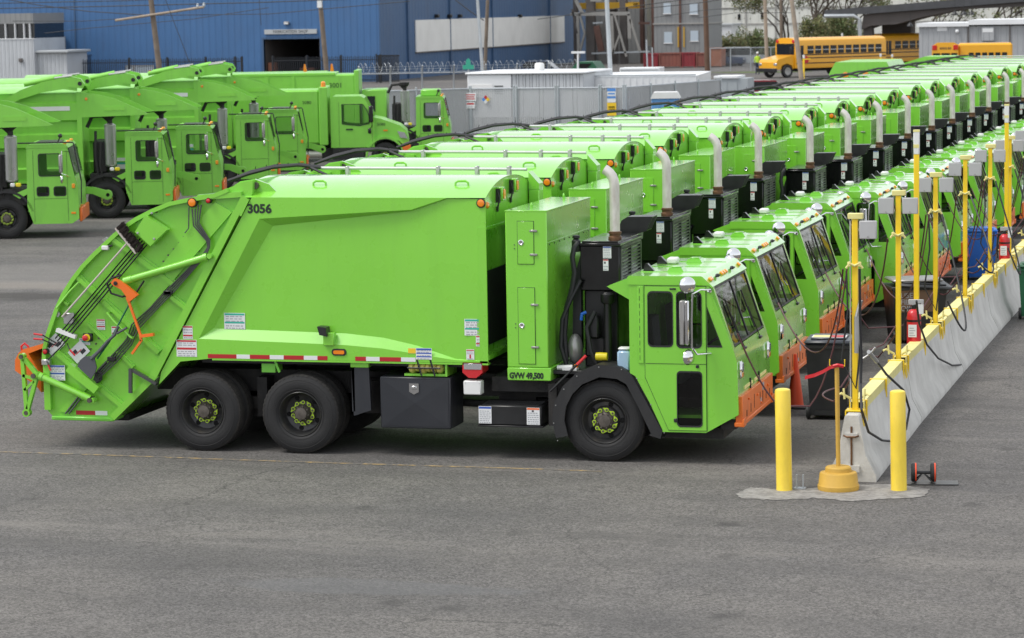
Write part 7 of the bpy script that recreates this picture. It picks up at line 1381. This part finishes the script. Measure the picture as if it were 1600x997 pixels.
for k,(px,Y,h_,lb) in enumerate(((1258,255,11,'bare budding tree with forked limbs behind the leaning pole'),(1228,270,10,'thin budding tree between the two pale poles'),(1300,262,12,'budding tree in front of the pale building, left of the overpass'),(1335,268,11,'budding tree beside the overpass end'),(1275,285,12,'thin tree farther back behind the forked tree'),(1455,235,8,'bare tree seen under the overpass left of the grey hall'),(1550,240,9,'bare tree behind the grey hall roof'),(1585,238,9,'bare tree at the right edge behind the grey hall'))):
    q = onY(px,60,Y); tree((q.x,Y,0), h_, 1.0, lb, 70+k, 5200 if k < 5 else 2200, .26 if k == 0 else .16)
p = onZ(1190,113); blob('grass_verge', p.x, p.y, 3.5, 2.2, 'grass', .02, 8); bpy.data.objects['grass_verge']['kind'] = 'structure'
# ---------------------------------------------------------------- school buses
def bus(loc, rz, label, L_=10.5, sign=False):
    e = empty('school_bus', loc, rz, label, 'bus', 'yellow school buses'); W_ = 2.4; H_ = 3.05
    # x = 0 front axle, bus extends to +x, bonnet towards -x
    sec = [(-1.2,.75),(-1.2,2.55),(-1.1,2.85),(-.8,3.0),(-.4,H_),(.4,H_),(.8,3.0),(1.1,2.85),(1.2,2.55),(1.2,.75)]
    m = MB(); vs = [(.75,y,z) for y,z in sec]+[(L_-1.2,y,z) for y,z in sec]; c = len(sec); m.add(vs, [(q,q+1,c+q+1,c+q) for q in range(c-1)]+[tuple(range(c)),tuple(range(c,2*c))]); m.box(.75,L_-1.2,-1.19,1.19,.70,.76); B = m.build('body', 'school_yellow', e, smooth=30)
    for z in (1.05,1.45,1.70): m = MB(); m.box(.8,L_-1.25,-1.225,-1.2,z,z+.07); m.build('rub_rail', 'bus_black', B)
    n_ = int((L_-3.4)/.78)
    for k in range(n_):
        x = 1.95+.78*k; m = MB(); m.box(x,x+.62,-1.215,-1.19,1.80,2.42); wn = m.build('window', 'window_dark', B); m = MB(); m.box(x,x+.62,-1.225,-1.215,2.09,2.13); m.build('window_bar', 'white', wn)
    m = MB(); m.box(.85,1.55,-1.215,-1.19,1.30,2.45); m.build('driver_window', 'window_dark', B); m = MB(); m.box(1.18,1.23,-1.225,-1.215,1.30,2.45); m.build('window_post', 'school_yellow', B)
    m = MB(); m.add([(.73,-1.05,1.75),(.73,1.05,1.75),(.73,1.05,2.6),(.73,-1.05,2.6)], [(0,1,2,3)]); m.build('windscreen', 'window_dark', B, smooth=0)
    for y in (-.95,.95): m = MB(); m.lathe([(.14,.745),(.14,.70),(.11,.69),(0,.69)], (0,y,2.78), axis=0, n=14); m.build('warning_lamp', 'red_lens', B)
    m = MB(); m.prism([(.75,.75),(.75,1.72),(.3,1.66),(-.9,1.42),(-1.05,1.2),(-1.05,.65),(-.62,.65),(-.5,.95),(0,1.1),(.5,.95),(.62,.65)], -1.05, 1.05); m.build('bonnet', 'school_yellow', e, smooth=30); m = MB(); m.box(-1.25,-1.05,-1.15,1.15,.45,.75,0,.03); m.build('bumper', 'bus_black', e)
    for y in (-.9,.9): m = MB(); m.box(-1.09,-1.0,y-.18,y+.18,.95,1.15,0,.03); m.build('headlamp', 'headlamp', e)
    m = MB(); m.box(.8,L_-1.3,-.5,.5,.45,.7); m.build('chassis', 'frame_dark', e)
    for x in (0,6.4):
        for y in (-1.18,.9): m = MB(); m.lathe([(0,y+.08),(.2,y+.06),(.22,y+.02),(.3,y+.02)], (x,0,.5), n=18, mi=1); m.lathe([(.3,y+.02),(.47,y),(.5,y+.05),(.5,y+.25),(0,y+.25)], (x,0,.5), n=18, mi=0); m.build('wheel', ['rubber','steel'], e)
    m = MB(); m.tube([(.7,-1.15,2.5),(.1,-1.4,2.4),(.1,-1.4,1.9)], .03, 6); m.box(.05,.15,-1.5,-1.28,1.9,2.35,0,.03); m.build('mirror', 'bus_black', e)
    if sign: m = MB(); m.lathe([(0,-1.26),(.3,-1.26),(.3,-1.23),(0,-1.23)], (1.75,0,1.35), n=8); m.build('stop_sign', 'red', e)
    return e, B
F = onZ(1207,122); Rr = onZ(1292,117); rz = math.atan2(F.y*0+5.0, 4.3); bus((F.x+.3,F.y+.9,0), rz, 'long yellow school bus with its bonnet to the left behind the yard', 11.3, True)
q = onZ(1330,117); bus((q.x-.4,q.y+13,0), R(46), 'yellow school bus standing close behind the long school bus', 9.5)
q = onZ(1395,112); bus((q.x+5,q.y+22,0), R(60), 'yellow school bus mostly hidden beneath the overpass', 8.5)
# flat fronted bus at the right
YS2 = 152; a, b = onY(1456,70,YS2), onY(1582,70,YS2); e = empty('school_bus', (a.x,YS2,0), R(6), 'short flat fronted yellow school bus before the grey hall at the right', 'bus', 'yellow school buses'); w_ = b.x-a.x; fw = w_*.33; H_ = 2.95
m = MB(); m.prism([(.0,.7),(.0,2.5),(.12,2.8),(.35,H_),(fw-.3,H_),(fw,2.8),(fw,.7)], 0, .4); m.box(fw*.2,w_-.15,.41,2.6,.7,2.75,0,.1); m.box(fw,w_,.3,2.6,.7,H_-.08,0,.12); B = m.build('body', 'school_yellow', e, smooth=30)
for (x0,x1) in ((.08,fw*.31),(fw*.36,fw*.68),(fw*.73,fw-.08)): m = MB(); m.box(x0,x1,-.02,0,1.55,2.25); m.build('windscreen_pane', 'window_dark', B)
for x in (.16,fw-.2): m = MB(); m.box(x-.14,x+.18,-.04,0,2.45,2.78,0,.04); m.build('warning_lamp', 'red_lens', B)
tm = text_mesh('bus_lettering', 'SCHOOL BUS', .2, 'ink', bold=.006); t_ = inst('bus_lettering', tm, B, (fw*.30,-.015,2.5), (math.pi/2,0,0)); t_.scale = (fw*.42/max(v.co.x for v in tm.vertices),1,1)
n_ = 7
for k in range(n_): x = fw+.25+(w_-fw-.5)*k/n_; m = MB(); m.box(x,x+(w_-fw-.5)/n_-.12,.27,.3,1.55,2.25 if k else 1.9); wn = m.build('window', 'window_dark', B); m = MB(); m.box(x,x+(w_-fw-.5)/n_-.12,.26,.27,1.88,1.92); m.build('window_bar', 'white', wn)
for z in (1.1,1.4): m = MB(); m.box(fw,w_,.275,.3,z,z+.07); m.build('rub_rail', 'bus_black', B)
for x in (fw+1.0,w_-1.5): m = MB(); m.lathe([(0,.2),(.3,.2),(.48,.22),(.48,.45),(0,.45)], (x,0,.48), n=18); m.build('wheel', 'rubber', e)
# ---------------------------------------------------------------- overpass, grey hall
YO = 195; OV = empty('overpass', (onY(1290,20,YO).x,YO,0), 0, 'dark concrete road overpass with haunched girder at the upper right', 'bridge'); ox = OV.location.x
P_ = lambda px,py: (onY(px,py,YO).x-ox, onY(px,py,YO).z)
m = MB(); m.prism([P_(1290,24),P_(1352,22),P_(1660,-2),P_(1660,-14),P_(1290,16)], -.6, 9); m.build('deck', 'overpass_deck', OV, smooth=20)
m = MB(); m.prism([P_(1350,22.3),P_(1346,46),P_(1362,40),P_(1400,38),P_(1440,27),P_(1500,15),P_(1660,7),P_(1660,-1.9),P_(1352,22.2)], -.2, 8.6); m.build('girder', 'overpass', OV, smooth=20)
m = MB(); m.box(P_(1348,50)[0],P_(1362,50)[0],.3,1.6,0,P_(1350,36)[1]); m.box(P_(1366,50)[0],P_(1412,50)[0],5,8.4,0,P_(1380,32)[1]); m.build('pier', 'overpass', OV)
m = MB(); x0 = P_(1290,26)[0]; m.tube([(x0,-.75,P_(1290,25)[1]),(P_(1336,24)[0],-.75,P_(1336,24.5)[1]),(P_(1345,30)[0],-.75,P_(1345,30)[1]),(P_(1347,70)[0],-.75,0)], .16, 8); m.build('drain_pipe', 'galv', OV)
YH = 168; a, b = onY(1436,40,YH), onY(1640,40,YH); H2 = empty('grey_hall', (a.x,YH,0), 0, 'low grey clad hall with white roof trim behind the short school bus', 'building'); w_ = b.x-a.x; h_ = a.z
m = MB(); m.box(0,w_,0,10,0,h_-.1); m.build('wall', 'grey_hall', H2, smooth=0); xs = onY(1514,40,YH).x-a.x; m = MB(); m.box(-.15,xs,-.25,10.2,h_-.1,h_+.16); m.build('roof', 'white_metal', H2); m = MB(); m.box(xs,w_,-.35,10.2,h_+.0,h_+.36); m.build('upper_roof', 'white_metal', H2)
x = onY(1513,60,YH).x-a.x; m = MB(); m.box(x-.05,x+.05,-.08,0,0,h_); m.build('downpipe', 'steel_col', H2); x = onY(1578,60,YH).x-a.x; m = MB(); m.box(x-.05,x+.05,-.08,0,0,h_); m.build('downpipe', 'steel_col', H2)
q = onY(1496,49,YH); m = MB(); m.ell((q.x-a.x,-.2,q.z), (.14,.14,.14), 10, 8); wl = m.build('wall_lamp', 'label', H2); q = onY(1472,45,YH); m = MB(); m.box(q.x-a.x-.35,q.x-a.x+.35,-.03,0,q.z-.16,q.z+.16); m.build('notice', 'label', H2); q = onY(1544,53,YH); m = MB(); m.box(q.x-a.x-.45,q.x-a.x+.45,-.25,0,q.z-.5,q.z+.5,0,.02); vt = m.build('vent_unit', 'grey_hall', H2); m = MB(); m.box(q.x-a.x-.38,q.x-a.x+.38,-.27,-.25,q.z+.12,q.z+.4); m.build('vent_plate', 'label', vt)
for k,(px,py) in enumerate(((1492,20),(1506,20),(1518,20),(1422,38))):
    q = onY(px,py,178); e = empty('high_bay_lamp', (q.x,178,q.z), 0, ['black bell lamp hanging under the overpass, left of the three','black bell lamp hanging under the overpass, middle of the three','black bell lamp hanging under the overpass, right of the three','black bell lamp hanging alone beside the overpass pier'][k], 'lamp', 'black hanging lamps'); m = MB(); m.lathe([(.24,-.16),(.22,-.08),(.12,.05),(.05,.12),(.05,.2),(0,.2)], axis=2, n=14); m.build('shade', 'black_metal', e); m = MB(); zt_ = 2.0 if k < 3 else .9; m.tube([(0,0,.2),(0,0,zt_)], .02, 6); m.build('rod', 'black_metal', e)
# yellow guard posts near the buses and the worker in the hi-vis vest
for k,(px,pt,pb_) in enumerate(((1256,86,126),(1316,52,106),(1376,84,120),(1394,85,118))):
    q = onZ(px,pb_); tp = onY(px,pt,q.y).z; e = empty('marker_post', (q.x,q.y,0), 0, ['short yellow post with a flat arm in front of the school bus bonnet','tall yellow post with a white tag in front of the school bus windows','yellow post in front of the rear of the school bus','yellow post at the tail of the school bus'][k], 'post', 'yellow posts before the buses'); m = MB(); m.box(-.06,.06,-.06,.06,0,tp*.86,0,.01); m.build('shaft', 'yellow_paint', e); m = MB(); m.box(-.08,.08,-.08,.08,tp*.86,tp,0,.02); m.build('head', 'white', e)
    if k == 0: m = MB(); m.box(-.1,.5,-.05,.05,tp*.82,tp*.86); m.build('arm', 'yellow_paint', e)
p = onZ(1177,118); PE = empty('person', (p.x,p.y+2,0), R(20), 'person in a yellow vest and dark trousers standing beside the silver car', 'person')
bm_pts = {'pelvis':(0,0,.95),'waist':(0,0,1.12),'chest':(0,.0,1.34),'neck':(0,0,1.50),'head0':(0,.01,1.58),'head1':(0,.015,1.72),'ls':(-.17,0,1.42),'le':(-.24,.02,1.14),'lw':(-.22,.12,.92),'lh':(-.21,.16,.84),'rs':(.17,0,1.42),'re':(.24,.02,1.14),'rw':(.22,.14,.94),'rh':(.21,.18,.86),'lk':(-.11,.02,.5),'la':(-.12,-.02,.09),'lt':(-.12,.14,.04),'rk':(.11,.02,.5),'ra':(.12,-.02,.09),'rt':(.12,.14,.04)}
rad = {'pelvis':.14,'waist':.13,'chest':.16,'neck':.055,'head0':.07,'head1':.09,'ls':.075,'le':.05,'lw':.035,'lh':.04,'rs':.075,'re':.05,'rw':.035,'rh':.04,'lk':.07,'la':.045,'lt':.035,'rk':.07,'ra':.045,'rt':.035}
ed = [('pelvis','waist'),('waist','chest'),('chest','neck'),('neck','head0'),('head0','head1'),('chest','ls'),('ls','le'),('le','lw'),('lw','lh'),('chest','rs'),('rs','re'),('re','rw'),('rw','rh'),('pelvis','lk'),('lk','la'),('la','lt'),('pelvis','rk'),('rk','ra'),('ra','rt')]
ks = list(bm_pts); me = bpy.data.meshes.new('figure'); me.from_pydata([bm_pts[k] for k in ks], [(ks.index(a),ks.index(b)) for a,b in ed], []); ob = bpy.data.objects.new('figure', me); col.objects.link(ob)
sm = ob.modifiers.new('skin','SKIN'); 
for i, k in enumerate(ks): me.skin_vertices[0].data[i].radius = (rad[k],rad[k]*.8); me.skin_vertices[0].data[i].use_root = (k == 'pelvis')
ob.modifiers.new('sub','SUBSURF').levels = 2
dg = bpy.context.evaluated_depsgraph_get(); fm = bpy.data.meshes.new_from_object(ob.evaluated_get(dg)); bpy.data.objects.remove(ob)
for nm in ('trouser','hivis','skin'): fm.materials.append(MATS[nm])
for pl in fm.polygons: z = pl.center.z; pl.material_index = 0 if z < 1.0 and abs(pl.center.x) < .19 else (2 if z > 1.53 or (z < .95 and abs(pl.center.x) > .19) else 1); pl.use_smooth = True
o = bpy.data.objects.new('body', fm); col.objects.link(o); o.parent = PE
m = MB(); m.ell((0,.0,1.76), (.11,.13,.10), 12, 8); m.build('hard_hat', 'white', PE)

# ---------------------------------------------------------------- wooded bank added out of view at the right, darkening the windscreen reflections
rr = random.Random(77); m = MB(); NX, NY = 60, 6
hgt = lambda i, j: (0 if j == 0 else (12+3*math.sin(i*.31)+1.8*math.sin(i*.83+1))*(1-(1-j/(NY-1))**2))
vs = [(6+i*4.2, 300+j*7+3*math.sin(i*.5), hgt(i,j)) for j in range(NY) for i in range(NX)]
m.add(vs, [(j*NX+i,j*NX+i+1,(j+1)*NX+i+1,(j+1)*NX+i) for j in range(NY-1) for i in range(NX-1)]); m.build('unseen_hillside', 'grass', smooth=60)['kind'] = 'structure'
m = MB()
for k in range(26000):
    i = rr.uniform(0,NX-1); x = 6+i*4.2; y = 300+rr.uniform(0,34); base = hgt(i,(y-300)/7); c = Vector((x,y,base+abs(rr.gauss(0,1))*2.6*(1+.5*math.sin(x*.45)+.3*math.sin(x*1.7)))); a = Vector((rr.gauss(0,1),rr.gauss(0,1),rr.gauss(0,1))).normalized(); b = a.orthogonal().normalized(); s_ = rr.uniform(.15,.4)
    m.add([tuple(c-a*s_),tuple(c+b*s_*.55),tuple(c+a*s_),tuple(c-b*s_*.55)], [(0,1,2,3)], rr.random() < .5)
tag(m.build('unseen_woodland', ['leaf_olive','leaf_green'], smooth=0), 'olive spring trees added out of view, darkening the windscreen reflections', 'unseen_woodland', kind='stuff')
